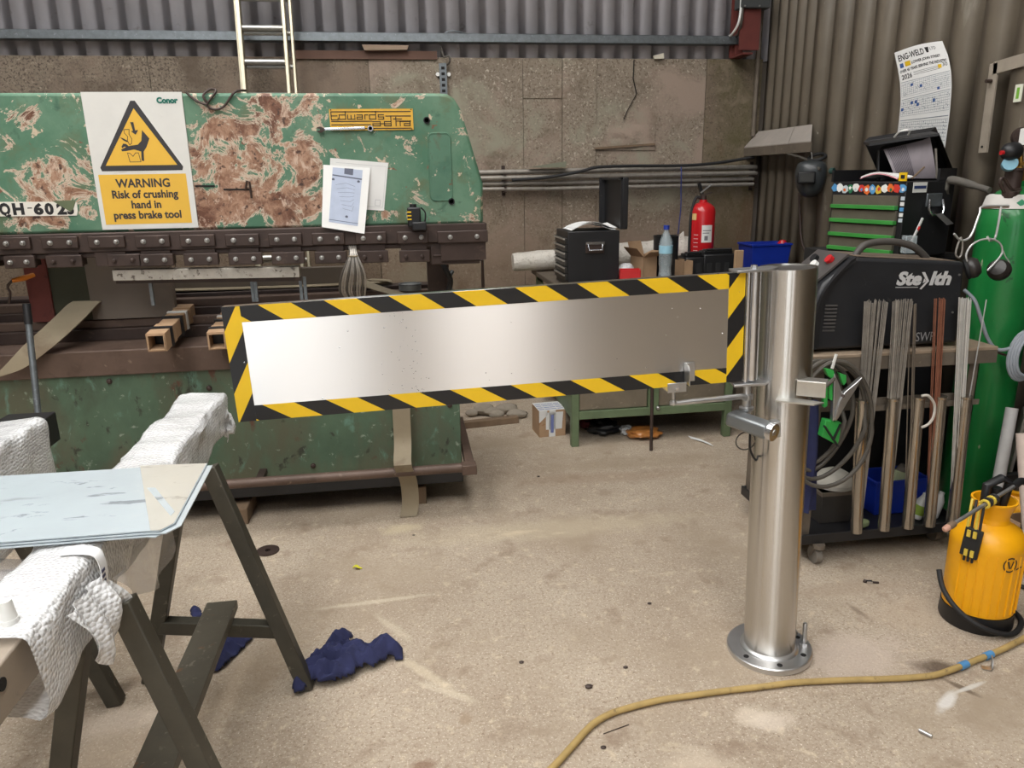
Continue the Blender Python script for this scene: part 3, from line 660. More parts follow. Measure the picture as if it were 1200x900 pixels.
t, q = sheet_thing('drawing_sheet', 'white sheet with a bluish shop drawing hanging from the green beam', 'paper', [(379,193),(434,197),(427,274),(377,266)], [PY-.0075,PY-.0075,PY-.056,PY-.056], m_paper)
f = lambda u, v, d=.0006: (q[0]*(1-u)+q[1]*u)*(1-v)+(q[3]*(1-u)+q[2]*u)*v+Vector((0,-d,0))
obj('print_area', MB().poly([f(.20,.03),f(.84,.04),f(.83,.90),f(.16,.90)]), m_pblue, t, recalc=False)
mb = MB(); mb.poly([f(.20,.14,.001),f(.84,.17,.001),f(.84,.19,.001),f(.20,.16,.001)]); mb.poly([f(.45,.03,.001),f(.64,.03,.001),f(.64,.13,.001),f(.45,.12,.001)])
for u, v in ((.22,.22),(.77,.22),(.56,.78)): mb.cyl(f(u,v,.0006), f(u,v,.0012), .0055, 10)
stroke(mb, [f(.17,.86,.001),f(.83,.86,.001)], .002, (0,-1,0))
for k in range(7): stroke(mb, [f(.28+.03*k,.3+.06*k,.001), f(.5+.03*k,.26+.07*k,.001), f(.7,.3+.05*k,.001)], .0008, (0,-1,0))
obj('printed_lines', mb, mat('slate_print', lin(96,100,116), .8, 0, 0), t, recalc=False)

# spanner on the gold plate
t = thing('spanner', 'chrome combination spanner lying along the gold plate bottom edge', 'spanner', R_(405,152,PY-.012))
a, b_ = U(380,151.5,y=PY-.012), U(428,150,y=PY-.012)
obj('shank', MB().bar(a, b_, .006, .010), m_chrome, t, bev=.002)
c_ = U(434,150.5,y=PY-.012); mb = MB(); mb.lathe([(.007,-.004),(.011,-.004),(.011,.004),(.007,.004),(.007,-.004)], c_, (0,-1,0), 18); obj('ring_end', mb, m_chrome, t)
c_ = U(375,152,y=PY-.012); mb = MB(); mb.prism([c_+Vector((x,-.004,z)) for x,z in ((.016,.005),(.004,.011),(-.010,.009),(-.012,.005),(0,.003),(0,-.003),(-.012,-.005),(-.010,-.009),(.004,-.011),(.016,-.005))], (0,.008,0)); obj('open_end', mb, m_brown, t)

# line laser on the rail
t = thing('laser_level', 'small black and yellow device sitting on the brown rail', 'laser level', U(488,270,y=PY-.045))
p, q = U(478,266,y=PY-.05), U(496,240,y=PY-.05)
obj('body', MB().bb((p.x,PY-.07,p.z),(q.x-.012,PY-.036,q.z-.008)), m_blackp, t, bev=.006)
obj('cap', MB().cyl(Vector(((p.x+q.x)/2-.008,PY-.053,q.z-.01)), Vector(((p.x+q.x)/2-.008,PY-.053,q.z+.004)), .014), m_blackp, t)
mb = MB()
for k in range(3): mb.bb((p.x-.0005,PY-.0708,p.z+.028+k*.014),(p.x+.016,PY-.069,p.z+.033+k*.014))
obj('yellow_grip', mb, m_tapey, t)
obj('base', MB().bb((p.x+.018,PY-.09,p.z-.012),(q.x+.008,PY-.036,p.z+.02)), m_blackp, t, bev=.004)
obj('strap_loop', MB().tube(smooth_path([(q.x-.01,PY-.055,q.z-.01),(q.x+.006,PY-.055,q.z-.03),(q.x+.004,PY-.055,p.z+.02)]), .003), m_blackp, t)

# rope on top of the beam
tag(obj('rope', MB().tube(smooth_path([U(218,108,y=PY-.008),U(230,118,y=PY-.012),U(243,122,y=PY-.014),U(238,112,y=PY-.012),U(246,105,y=PY+.01),U(253,107,y=PY-.004),U(243,122,y=PY-.012),U(250,128,y=PY-.01),U(262,125,y=PY-.01),U(275,108,y=PY-.006),U(288,106,y=PY+.03)], 5), .0045, 8), m_brown), 'thin brown cord knotted over the top edge of the green beam', 'cord')

# bundle of grey wires hanging off the rail
t = thing('wire_bundle', 'bundle of grey wires hanging below the clamps, tied in the middle', 'wires', U(415,335,y=PY-.04))
for k in range(11):
    u = k/10-.5
    pts = smooth_path([U(412+9*u,287,y=PY-.02),U(414+8*u,298,y=PY-.055),U(417+26*u-3,320,y=PY-.06),U(415+30*u-3+abs(u)*2,340,y=PY-.03),U(415+22*u,350,y=PY+.0)])
    obj('wire', MB().tube(pts, .0042, 7), m_rod if k%3 else m_cable, t)
obj('tie', MB().tube([U(414,300,y=PY-.055)+Vector((.018*math.cos(a),.012*math.sin(a),0)) for a in [k*math.pi/6 for k in range(12)]], .003, 6, closed=True), m_strap, t)

# orange valve handle
t = thing('valve_handle', 'small orange lever handle with a hook left of the throat', 'handle', U(25,326,y=3.25))
obj('lever', MB().tube([U(40,322,y=3.25),U(28,326,y=3.22),U(14,329,y=3.2)], [.008,.011,.008]), mat('valve_orange', lin(206,120,30), .5, 0, .1), t)
obj('hook', MB().tube(smooth_path([U(14,329,y=3.2),U(9,336,y=3.2),U(12,344,y=3.2),U(10,356,y=3.2)]), .005), m_brown, t)

# grey tin on the die rails
q = U(481,344,y=3.46); 
t = thing('grey_tin', 'pale grey round tin standing on the dies near the hanging wires', 'tin', (q.x,3.47,zt+.15))
zt2 = U(481,332,y=3.47).z
obj('drum', MB().lathe([(.052,zt+.15),(.052,zt2-.004)], (q.x,3.47,0)), mat('grey_tin_paint', lin(136,140,140), .5, .2), t)
obj('rim', MB().lathe([(.046,zt2-.006),(.054,zt2-.006),(.054,zt2),(.046,zt2),(.046,zt2-.006)], (q.x,3.47,0)), m_galv, t)

# webbing straps
def strap_px(l, wd, label, name='lifting_strap'):
    return tag(obj(name, MB().ribbon(l, wd, .004), m_strap), label, 'strap')
zz = zt+.19
pts = [U(-60,452,y=3.10),U(-20,446,y=3.10),U(10,436,y=3.10),U(46,405,y=3.12),U(80,374,y=3.22),U(98,356,y=3.32),U(112,348,y=3.42)]
wv = [Vector((.05,.01,.035)),Vector((.06,.01,.03)),Vector((.105,.0,.02)),Vector((.12,.0,.0)),Vector((.125,-.01,.0)),Vector((.12,0,.0)),Vector((.10,.03,.0))]
t = thing('lifting_strap', 'beige webbing strap twisted over the dies and down past the left frame edge', 'strap', U(40,410,y=3.12))
obj('webbing', MB().ribbon(smooth_path(pts), sum([[wv[min(i,6)].lerp(wv[min(i+1,6)], j/6) for j in range(6)] for i in range(6)], [])+[wv[6]], .004), m_strap, t)
zs = zt+.168
pts = [Vector((U(125,349,y=3.56).x,3.57,zs+.012)),Vector((-.9,3.57,zs+.006)),Vector((-.5,3.57,zs+.004)),Vector((-.25,3.57,zs+.006)),Vector((-.05,3.57,zs+.01)),U(424,328,y=3.5),U(440,337,y=3.42),Vector((.03,3.35,zt+.12)),Vector((.035,3.2,zt+.03)),Vector((U(470,478,y=3.1).x,3.11,zt+.0)),U(470,478,y=3.10),U(472,520,y=3.095),U(472,545,y=3.0),U(479,565,y=3.08),U(481,590,y=3.09),Vector((U(478,598,z=0).x,3.07,.003))]
pts = smooth_path(pts, 4); n = len(pts)
wv = [Vector((.0,.08,.0)).lerp(Vector((.075,0,0)), max(0,min(1,(i-16)/8))) for i in range(n)]
t = thing('lifting_strap', 'beige webbing strap hanging down the green bed front to the floor', 'strap', U(480,595,z=0))
obj('webbing', MB().ribbon(pts, wv, .004), m_strap, t)

# packing blocks
for (a, b_, z1, label) in (((476,592),(500,588),.085,'short timber block on the floor behind the hanging strap'),((270,616),(295,606),.075,'timber packing block under the press behind the trestle leg')):
    p = U(*a, z=0); q = U(*b_, z=0)
    tag(obj('timber_block', MB().bb((p.x,p.y,0),(q.x,p.y+.22,z1)), m_wood, bev=.004), label, 'block')

# cardboard-wrapped square tubes poking out over the bed
def boxtube(face, back, label, s=.062):
    A, B = face, back; d = (B-A).normalized(); sd = Vector((d.y,-d.x,0)).normalized(); up = Z
    t = thing('square_tube', label, 'tube', B)
    mb = MB(); h = s/2
    co = lambda p, k: [p+sd*a*k+up*b*k for a,b in ((-1,-1),(1,-1),(1,1),(-1,1))]
    vs = co(A,h)+co(A,h-.004)+co(B,h)+co(A+d*.12,h-.004)
    mb.add(vs, [(0,1,5,4),(1,2,6,5),(2,3,7,6),(3,0,4,7),(0,8,9,1),(1,9,10,2),(2,10,11,3),(3,11,8,0),(4,5,13,12),(5,6,14,13),(6,7,15,14),(7,4,12,15),(12,13,14,15),(8,9,10,11)])
    obj('tube_wall', mb, m_card, t, recalc=True)
    L_ = (B-A).length
    for k in range(6):
        f0, f1 = L_*(k/6)+.004, L_*((k+.92)/6); mb = MB(); e = h+.002+.003*(k%2)
        c0, c1 = A+d*f0, A+d*f1; mb.bar(c0, c1, 2*e, 2*e, up=up)
        if k: obj('cardboard_wrap', mb, m_card, t, bev=.003)
        else:
            mb = MB()
            for sg_ in (-1,1): mb.bar(c0+sd*sg_*e, c1+sd*sg_*e, .003, 2*e+.004, up=up)
            mb.bar(c0+up*e, c1+up*e, 2*e, .003, up=up); mb.bar(c0-up*e, c1-up*e, 2*e, .003, up=up); obj('cardboard_wrap', mb, m_card, t)
    for k in (1,3,4):
        c0 = A+d*(L_*(k/6)+.0); e = h+.0075; obj('tape_band', MB().bar(c0, c0+d*.022, 2*e, 2*e, up=up), m_black if k%2 else m_white, t)
    return t
boxtube(U(183,402,y=2.92), U(219,364,y=3.42)+Vector((0,0,-.004)), 'cardboard wrapped square tube lying over the press bed, nearest the strap')
boxtube(U(254,400,y=2.98), U(272,372,y=3.36), 'cardboard wrapped square tube half hidden behind the striped barrier end')

# steel disc, leaf and other bits lying on the floor by the press
q = U(314,646,z=0)
tag(obj('steel_disc', MB().lathe([(.010,0),(.045,0),(.045,.006),(.010,.006),(.010,0)], q), m_brown), 'dark steel disc with a centre hole lying on the floor', 'disc')
def leaf(c, r, m, label, name, cat):
    tag(obj(name, MB().grid(6,4,lambda u,v: Vector(c)+Vector(((u-.5)*r*2, (v-.5)*r*1.1*math.sin(math.pi*max(.05,min(.95,u))), .004+.010*abs(v-.5)+.006*math.sin(u*5))), th=(0,0,.001)), m), label, cat)
leaf(U(419,667,z=0), .018, mat('leaf_yellow_green', lin(206,200,40), .6, 0, .2), 'small yellow green leaf on the concrete in front of the press', 'leaf', 'leaf')
# ---------------------------------------------------------------- trestle with its wrapped beam
def hollow_leg(mb, p0, p1, s=.042): return mb.bar(p0, p1, s, s, up=Y)
FR, FL = U(360,806,z=0), U(176,797,z=0)           # far pair of feet
TL = .70
d_ = (FR-FL); pd = Vector((d_.y,-d_.x,0)).normalized()
apx = Vector(((FR.x+FL.x)/2-.005, (FR.y+FL.y)/2, .70))
SPN = apx.y-1.335
NR, NL = FR+Vector((.0,-SPN,0)), FL+Vector((.0,-SPN,0))
napx = apx+Vector((0,-SPN,0))
tr = thing('trestle', 'worn grey green steel trestle with wrapped top beam in the left foreground', 'trestle', ((FR.x+FL.x)/2,1.5,0))
def legpair(R0, L0, A):
    out = []
    for F_, s in ((R0,1),(L0,-1)):
        top = A+Vector((.035*s,0,-.004)); lg = obj('leg', hollow_leg(MB(), F_, top), m_trestle, tr, bev=.003)
    z = .195; t = z/A.z
    a, b_ = R0.lerp(A+Vector((.035,0,0)), t), L0.lerp(A+Vector((-.035,0,0)), t)
    obj('cross_bar', MB().bar(a, b_, .038, .042), m_trestle, tr, bev=.003)
    return (a+b_)/2
cf = legpair(FR, FL, apx); cn = legpair(NR, NL, napx)
# flat stretcher lying on the cross bars
obj('stretcher', MB().bar(cf+Vector((.0,.06,.036)), cn+Vector((.0,-.06,.036)), .088, .028), mat('worn_stretcher', lin(96,91,80), .5, .3, .14, 10, [(16,.62,.72,lin(140,96,62),2),(50,.6,.68,lin(128,122,110),3)]), tr, bev=.003)
BZ0, BZ1 = .70, .80
bx0, bx1 = -.715, -.585
yend = U(268,462,z=.8).y
obj('top_beam', MB().bb((bx0+.018,.72,BZ0+.006),(bx1-.018,yend-.01,BZ1-.012)), mat('grey_brown_beam', lin(150,138,124), .5, 0, .14, 6, [(30,.62,.7,lin(140,130,118),2)]), tr, bev=.004)
# bubble wrap
m = bpy.data.materials.new('bubble_wrap'); m.use_nodes = True; m_bubble = m
nt = m.node_tree; N, L = nt.nodes, nt.links; b = N['Principled BSDF']
tc = N.new('ShaderNodeTexCoord'); vo = N.new('ShaderNodeTexVoronoi'); vo.inputs['Scale'].default_value = 118; vo.inputs['Randomness'].default_value = .55
L.new(tc.outputs['Object'], vo.inputs['Vector'])
mr = N.new('ShaderNodeMapRange'); mr.inputs[1].default_value = .15; mr.inputs[2].default_value = .55; mr.inputs[3].default_value = .66; mr.inputs[4].default_value = .80
L.new(vo.outputs['Distance'], mr.inputs[0]); L.new(mr.outputs[0], b.inputs['Alpha'])
b.inputs['Base Color'].default_value = lin(238,239,240); b.inputs['Roughness'].default_value = .12; b.inputs['Coat Weight'].default_value = .3
bp = N.new('ShaderNodeBump'); bp.inputs['Strength'].default_value = 1.0; bp.inputs['Distance'].default_value = .004; bp.invert = True
L.new(vo.outputs['Distance'], bp.inputs['Height']); L.new(bp.outputs[0], b.inputs['Normal'])
m_film = mat('clear_film', lin(214,212,210), .15, 0, .05, 10, alpha=.34, bump=.5, bs=30)
m_tapew = mat('printed_clear_tape', lin(226,226,226), .25, 0, .04, 20)

def wrap(x0, x1, z0, z1, y0, y1, lump=.012, seed=0, flare=None):
    """loose film sleeve around a beam: rounded box section, lumpy, open ended"""
    n = 26
    sec = []
    for k in range(n):
        a = 2*math.pi*k/n; c, s = math.cos(a), math.sin(a)
        e = .32; sec.append((math.copysign(abs(c)**e, c), math.copysign(abs(s)**e, s)))
    def fn(u, v):
        y = y0+(y1-y0)*u; k = int(round(v*n))%n; cx, cz = (x0+x1)/2, (z0+z1)/2
        hx, hz = (x1-x0)/2, (z1-z0)/2; sx, sz = sec[k]
        nn = noise.noise(Vector((sx*1.6+seed, sz*1.6, y*9)))*lump + noise.noise(Vector((sx*4, sz*4+seed, y*26)))*lump*.4
        sag = 0
        if sz < -.5: sag = -abs(noise.noise(Vector((sx*2, seed, y*5))))*lump*3 - (flare(u) if flare else 0)
        return Vector((cx+sx*(hx+nn), y, cz+sz*(hz+nn)+sag))
    return MB().grid(int((y1-y0)*55)+4, n, fn)
w1 = obj('bubble_wrap', wrap(bx0-.004, bx1+.006, BZ0-.012, BZ1+.004, 1.66, yend+.012, .011, 1, lambda u: .05*max(0,1-abs(u-.45)*4)), m_bubble, tr, recalc=False)
w2_ = obj('bubble_wrap', wrap(bx0-.004, bx1+.006, BZ0-.010, BZ1+.004, 1.07, 1.68, .011, 5, lambda u: .035*max(0,1-abs(u-.2)*3)), m_bubble, tr, recalc=False)
obj('film_tail', MB().grid(12,10,lambda u,v: U(257+14*u+5*math.sin(v*5)*u, 482+30*u*(.6+.4*v)-14*(1-v)*(1-u)+14*(v-.5), y=yend-.015)+Vector((.014*noise.noise(Vector((u*4,v*4,1))),.03*noise.noise(Vector((u*4,v*4,5))),.016*noise.noise(Vector((u*5,v*5,9))))), th=(.001,.001,0)), m_bubble, tr, recalc=False)
obj('film_skirt', MB().grid(16,8,lambda u,v: Vector((bx1+.008+.02*v+.010*math.sin(u*14+v*3), 1.36+.30*u+.03*v, BZ0+.03-.11*v*(.5+.5*math.sin(math.pi*u)))), th=(.001,0,0)), m_film, tr, recalc=False)
obj('film_flap', MB().grid(14,10,lambda u,v: Vector((bx1+.010+.038*math.sin(v*2.4)*(.45+.55*v)+.007*math.sin(u*17+v*4), 1.17+.15*u+.02*v, BZ1-.030-.135*v*(.75+.25*math.sin(u*6)))), th=(.001,0,0)), m_bubble, tr, recalc=False)
# printed tape bands round the wrap
mb = MB(); ty = 1.30
mb.ribbon(smooth_path([(bx1-.05,ty+.02,BZ1+.014),(bx1+.004,ty+.015,BZ1+.012),(bx1+.019,ty+.008,BZ1-.01),(bx1+.021,ty,BZ1-.05),(bx1+.018,ty-.012,BZ0-.01)],4), Vector((0,.028,.002)), .0012)
for k in range(7): mb2 = MB(); z_ = BZ1-.02-k*.010; mb2.ribbon([(bx1+.0218,ty-.007-.0012*k,z_),(bx1+.0218,ty+.007-.0012*k,z_)], Vector((0,0,.0055)), .0008); obj('tape_print', mb2, mat('tape_print_navy', lin(60,62,90), .6), tr)
tp = obj('tape_band', mb, m_tapew, tr)
# flat sheets of filmed metal across both trestles
sh = [U(-60,561.5,z=.825),U(243,543,z=.825),U(205,613,z=.825),U(187,622,z=.825),U(172,622,z=.825),U(-60,640,z=.825)]
m_filmed = mat('filmed_sheet_metal', lin(180,190,196), .26, .15, .05, 5, [(26,.61,.65,lin(138,146,152),3,(.3,1,1)),(5,.56,.75,lin(196,200,200),8),(9,.62,.68,lin(160,168,172),12,(.3,1,1))])
m_bare = mat('bare_sheet_corner', lin(192,190,182), .3, .2, .05, 6, [(18,.60,.66,lin(160,156,148),3,(.4,1,1))])
t = thing('sheet_stack', 'stack of pale filmed metal sheets laid flat across the wrapped trestle beams', 'sheets', (-.8,1.55,.81))
for k, dx in enumerate((0,.012,-.006)):
    q = [p+Vector((dx*(1 if i in (1,2,3) else 0), -.004*k, -.004*k)) for i, p in enumerate(sh)]
    o = obj('metal_sheet', MB().prism(q, (0,0,-.0022)), m_filmed, t)
e0, e1 = U(164,546,z=.825), U(176,622,z=.825)
obj('film_edge', MB().prism([e0+Vector((0,0,.0008)), sh[1]+Vector((-.002,-.001,.0008)), sh[2]+Vector((-.002,.001,.0008)), sh[3]+Vector((0,.001,.0008)), e1+Vector((0,.001,.0008))], (0,0,-.0006)), m_bare, t, label='bare corner without film')
obj('film_fold', MB().prism([p+Vector((0,0,.0012)) for p in (U(172,572,z=.825),U(182,572,z=.825),U(205,600,z=.825),U(200,605,z=.825))], (0,0,-.0005)), m_filmed, t)

# second trestle, mostly out of frame on the left
x2 = U(22,500,z=.80).x - .02
t = thing('trestle', 'second trestle at the left frame edge, bubble wrap over its beam end', 'trestle', (x2,1.9,0))
ye = U(36,480,z=.80).y
obj('top_beam', MB().bb((x2-.09,1.2,.70),(x2+.045,ye,.79)), m_black, t, bev=.003)
obj('bubble_wrap', wrap(x2-.105, x2+.055, .62, .80, 1.1, ye-.10, .016, 9, lambda u: .12*u), m_bubble, t, recalc=False)
for sx in (-1,1):
    obj('leg', hollow_leg(MB(), (x2-.02+.24*sx, ye-.35, 0), (x2-.02+.035*sx, ye-.35, .71)), m_trestle, t, bev=.003)
obj('cross_bar', MB().bar((x2-.17,ye-.35,.27),(x2+.13,ye-.35,.27), .038, .042), m_trestle, t)
for sx in (-1,1): obj('leg', hollow_leg(MB(), (x2-.02+.24*sx, 1.25, 0), (x2-.02+.035*sx, 1.25, .71)), m_trestle, t, bev=.003)
# clear film and pinkish plate between the beams
tag(obj('film_sheet', MB().grid(16,10,lambda u,v: Vector((x2+.10+.30*u, 1.17+.24*v, .77+.01*math.sin(u*8+v*3)-.05*u*(1-u))), th=(0,0,.001)), m_film, recalc=False), 'clear plastic film draped between the two wrapped beams', 'film')
tag(obj('dusty_plate', MB().bb((x2+.065,1.18,.742),(bx0-.03,1.40,.748)), mat('pinkish_plate', lin(168,146,136), .5, .1, .06, 8), bev=.001), 'pinkish brown plate seen under the clear film between the beams', 'plate')
# small white tube on the near end of the beam
q = U(12,733,z=.792)
t = thing('nozzle_cap', 'small white plastic cap standing on the bare near end of the beam', 'cap', (q.x,q.y,.788))
obj('skirt', MB().lathe([(.014,0),(.0145,.012),(.0135,.018),(.0125,.018)], (q.x,q.y,.788)), m_white, t)
obj('spout', MB().lathe([(.0125,.018),(.0095,.044),(.0085,.048),(.0,.048)], (q.x,q.y,.788)), m_white, t)
obj('beam_bolt_hole', MB().lathe([(0,.001),(.010,.001),(.010,-.002)], U(2,802,x=bx1-.018)+Vector((.001,0,0)), (1,0,0)), m_dark, tr)

# steel pole leaning against the press
p0, p1 = U(31,366,y=2.98), Vector((U(52,553,y=2.75).x+.03,2.62,0))
pt = U(52,553,y=2.80); d_ = (U(31,356,y=2.93)-pt); foot = pt - d_*(pt.z/d_.z)
t = thing('pole', 'thin grey steel pole with a black grip leaning before the green bed', 'pole', foot)
top = U(31,356,y=2.93); dn = (top-foot).normalized()
obj('shaft', MB().cyl(foot, top-dn*.07, .0115, 12), m_galv, t)
obj('grip', MB().cyl(top-dn*.075, top, .0135, 12), m_blackp, t)
q = foot.lerp(top, .42); obj('collar', MB().cyl(U(49,535,y=2.83)-dn*.01, U(49,535,y=2.83)+dn*.004, .014, 12), m_white, t)

# navy rags
def rag(outline, h, label, seed, res=.0055):
    pts = [U(px,py,z=0) for px,py in outline]; P2 = [(p.x,p.y) for p in pts]
    def inside(x,y):
        c = False
        for i in range(len(P2)):
            (x1,y1),(x2_,y2) = P2[i-1], P2[i]
            if (y1>y)!=(y2>y) and x < (x2_-x1)*(y-y1)/(y2-y1)+x1: c = not c
        return c
    def dist(x,y):
        best = 9
        for i in range(len(P2)):
            a, b_ = Vector(P2[i-1]), Vector(P2[i]); ab = b_-a; t = max(0,min(1,(Vector((x,y))-a).dot(ab)/ab.length_squared)); best = min(best, (Vector((x,y))-a-ab*t).length)
        return best
    x0, x1 = min(p[0] for p in P2), max(p[0] for p in P2); y0, y1 = min(p[1] for p in P2), max(p[1] for p in P2)
    nx, ny = int((x1-x0)/res)+1, int((y1-y0)/res)+1; idx = {}; vs = []; fs = []
    for i in range(nx+1):
        for j in range(ny+1):
            x, y = x0+(x1-x0)*i/nx, y0+(y1-y0)*j/ny
            if inside(x,y):
                e = min(1, dist(x,y)/.035); q = Vector((x*13+y*9, y*25-x*8, seed))
                f = abs(noise.noise(q))*1.5 + .55*abs(noise.noise(q*2.3)); f = 1-f
                idx[i,j] = len(vs); vs.append((x, y, .004+h*(e**.5)*(.25+1.1*max(0, f))))
    for i in range(nx):
        for j in range(ny):
            k = [(i,j),(i+1,j),(i+1,j+1),(i,j+1)]
            if all(c in idx for c in k): fs.append(tuple(idx[c] for c in k))
    mb = MB(); mb.add(vs, fs, True)
    o = obj('rag', mb, m_navy, recalc=False); sm = o.modifiers.new('soft','SMOOTH'); sm.iterations = 2
    so = o.modifiers.new('thick','SOLIDIFY'); so.thickness = .003
    return tag(o, label, 'rag')
rag([(341,812),(345,797),(358,786),(366,775),(380,768),(380,758),(398,752),(414,746),(417,755),(408,762),(434,766),(452,757),(466,756),(470,766),(475,768),(474,776),(456,777),(443,786),(425,790),(412,800),(393,806),(372,808),(366,806),(356,817),(344,819)], .060, 'crumpled navy rag lying on the floor at the trestle foot', 3)
rag([(222,718),(230,714),(238,718),(240,730),(262,738),(300,740),(299,750),(278,771),(262,786),(250,792),(243,788),(236,760),(226,740)], .035, 'crumpled navy rag lying on the floor behind the flat stretcher bar', 8)
# ---------------------------------------------------------------- swing barrier: post, striped leaf, closer
BB = Vector((1.079,1.895,0))
Fw, Rt = Vector((math.sin(YAW),math.cos(YAW),0)), Vector((math.cos(YAW),-math.sin(YAW),0))
ex = (Rt*math.cos(.1113)+Fw*math.sin(.1113))*math.cos(.0256)+Z*math.sin(.0256); ex.normalize()
ez = (Z - ex*ex.z).normalized(); tilt = .033-.0256; ez = (ez*math.cos(tilt)-ex*math.sin(tilt)).normalized()
ey = ez.cross(ex).normalized(); ex = ey.cross(ez)
BR = Matrix((ex,ey,ez)).transposed()
ba = thing('swing_barrier', 'brushed stainless post carrying a long striped barrier leaf', 'barrier', BB, rot=BR)
BI = ROOTM[ba.name].inverted()
def BO(name, mb, m, parent=None, **k): return obj(name, mb, m, parent or ba, local=True, **k)
ol = BI @ Vector((.9098,1.86,.9004))
LN, HH = 1.3487, .2992
PH, PRD = 1.206, .0765
xr_, yl, z0 = ol.x, ol.y, ol.z; x0_, z1 = xr_-LN, z0+HH
# post with open top rim, dished cap
BO('post', MB().lathe([(PRD,.012),(PRD,PH),(PRD-.005,PH),(PRD-.005,PH-.006),(0,PH-.006)], seg=64), m_post)
BO('post_cap', MB().lathe([(PRD-.006,PH-.004),(0,PH-.003)], seg=48), mat('dull_cap', lin(120,118,116), .35, .8, .1, 20))
# base flange with holes, studs and weld ring; it rests flat, so it is built in the post's frame with a tiny step
fg = BO('base_flange', MB().lathe([(PRD-.004,.0),(.125,.0),(.128,.003),(.128,.019),(.125,.022),(PRD-.004,.022)], seg=64), m_flange)
BO('weld_ring', MB().lathe([(PRD,.022),(PRD+.012,.022),(PRD+.009,.027),(PRD,.031)], seg=48), m_flange, fg)
for a in (-98,-42,10,205):
    r = .104; c = Vector((r*math.cos(math.radians(a)), r*math.sin(math.radians(a)), .0215))
    BO('bolt_hole', MB().lathe([(.0,.001),(.007,.001),(.0085,.0012),(.0085,0)], c, seg=14), m_dark, fg)
for a, h in ((22,.05),(-12,.075)):
    c = Vector((.106*math.cos(math.radians(a)), .106*math.sin(math.radians(a)), .022))
    BO('stud', MB().lathe([(.007,0),(.007,h),(.005,h+.003),(0,h+.003)], c, seg=10).lathe([(.013,0),(.013,.010),(.007,.010)], c, seg=6), m_zinc, fg)
# leaf: folded pan, brushed face, tape strips
TH = .030
lf = BO('leaf', MB().bb((x0_,yl,z0),(xr_,yl+TH,z1)), m_steel, bev=.003)
m_steel_face = m_steel
def clipx(poly, lo, hi, ax):
    for lim, keep in ((lo, lambda v: v >= lo-1e-9), (hi, lambda v: v <= hi+1e-9)):
        out = []
        for i in range(len(poly)):
            a, b_ = poly[i-1], poly[i]
            if keep(a[ax]) != keep(b_[ax]):
                t = (lim-a[ax])/(b_[ax]-a[ax]); out.append((a[0]+(b_[0]-a[0])*t, a[1]+(b_[1]-a[1])*t))
            if keep(b_[ax]): out.append(b_)
        poly = out
        if not poly: return []
    return poly
def strip(name, lo, hi, horiz, phase, slant, per=.161, start_y=True, d=.0006):
    (xa,za),(xb,zb_) = lo, hi; mb = MB()
    ax = 0 if horiz else 1; A, B_ = (xa,xb) if horiz else (za,zb_)
    s = A-per*1.5+phase; k = 0
    while s < B_+per:
        if horiz: pl = [(s,zb_),(s+per/2,zb_),(s+per/2+slant,za),(s+slant,za)]
        else: pl = [(xa,s),(xb,s+slant),(xb,s+slant+per/2),(xa,s+per/2)]
        pl = clipx(pl, A, B_, ax); mb.slot(k%2)
        if len(pl) > 2: mb.prism([(x,yl-d,z) for x,z in pl], (0,d*.9,0))
        s += per/2; k += 1
    return BO(name, mb, [m_tapey, m_tapek], lf)
tw = .041; tv = .045
# phases set so that the bands fall where the photograph has them
strip('top_tape', (x0_+tv,z1-tw), (xr_-tv,z1), True, .1245, .059)
strip('bottom_tape', (x0_+tv,z0), (xr_-tv,z0+tw), True, .1005, .068)
strip('left_tape', (x0_,z0), (x0_+tv,z1), False, .0755, .080, d=.0009)
strip('right_tape', (xr_-tv,z0), (xr_,z1), False, .0965, .060, d=.0009)
mb = MB()
for k in range(70):   # rain drops and grit on the face
    u = random.gauss(.33,.02) if k < 45 else random.random(); v = random.random()
    c = Vector((x0_+LN*u, yl-.0004, z0+tw+(HH-2*tw)*v)); r = random.uniform(.0010,.0022); mb.lathe([(r,0),(r*.6,r*.5),(0,r*.6)], c, (0,-1,0), 6)
BO('water_drops', mb, m_chrome, lf, kind='stuff')
# folded catch tab and pull bracket
q = lambda px, py, yy: BI @ (lambda d: CAM + d*((BI @ CAM).y-yy)/-(BI.to_3x3() @ d).y)(RCAM @ Vector(((px-600)/FPX, -(py-450)/FPX, -1)))
a, c = q(804,450,yl-.02), q(817,426,yl-.02)
BO('catch_tab', MB().prism([(a.x,yl-.001,a.z),(a.x,yl-.045,a.z),(a.x,yl-.045,c.z-.012),(a.x,yl-.034,c.z),(a.x,yl-.001,c.z)], (.003,0,0)).bb((a.x,yl-.005,a.z+.002),(c.x,yl-.001,c.z)), m_zinc, bev=.001)
a, c = q(780,468,yl-.03), q(802,446,yl-.03)
pb = BO('pull_bracket', MB().bb((a.x,yl-.048,c.z-.024),(c.x,yl-.044,c.z)).bb((a.x,yl-.048,c.z-.026),(c.x,yl-.002,c.z-.022)), m_zinc, bev=.001)
BO('bracket_bolt', MB().cyl((.5*(a.x+c.x),yl-.05,c.z-.016),(.5*(a.x+c.x),yl-.044,c.z-.016), .005), m_chrome, pb)
jz = c.z-.055; jx_ = .5*(a.x+c.x)-.004
BO('ball_joint', MB().cyl((jx_,yl-.03,c.z-.024),(jx_,yl-.03,jz), .005).lathe([(0,-.010),(.008,-.006),(.010,0),(.008,.006),(0,.010)], (jx_,yl-.03,jz-.004), seg=14), m_zinc)
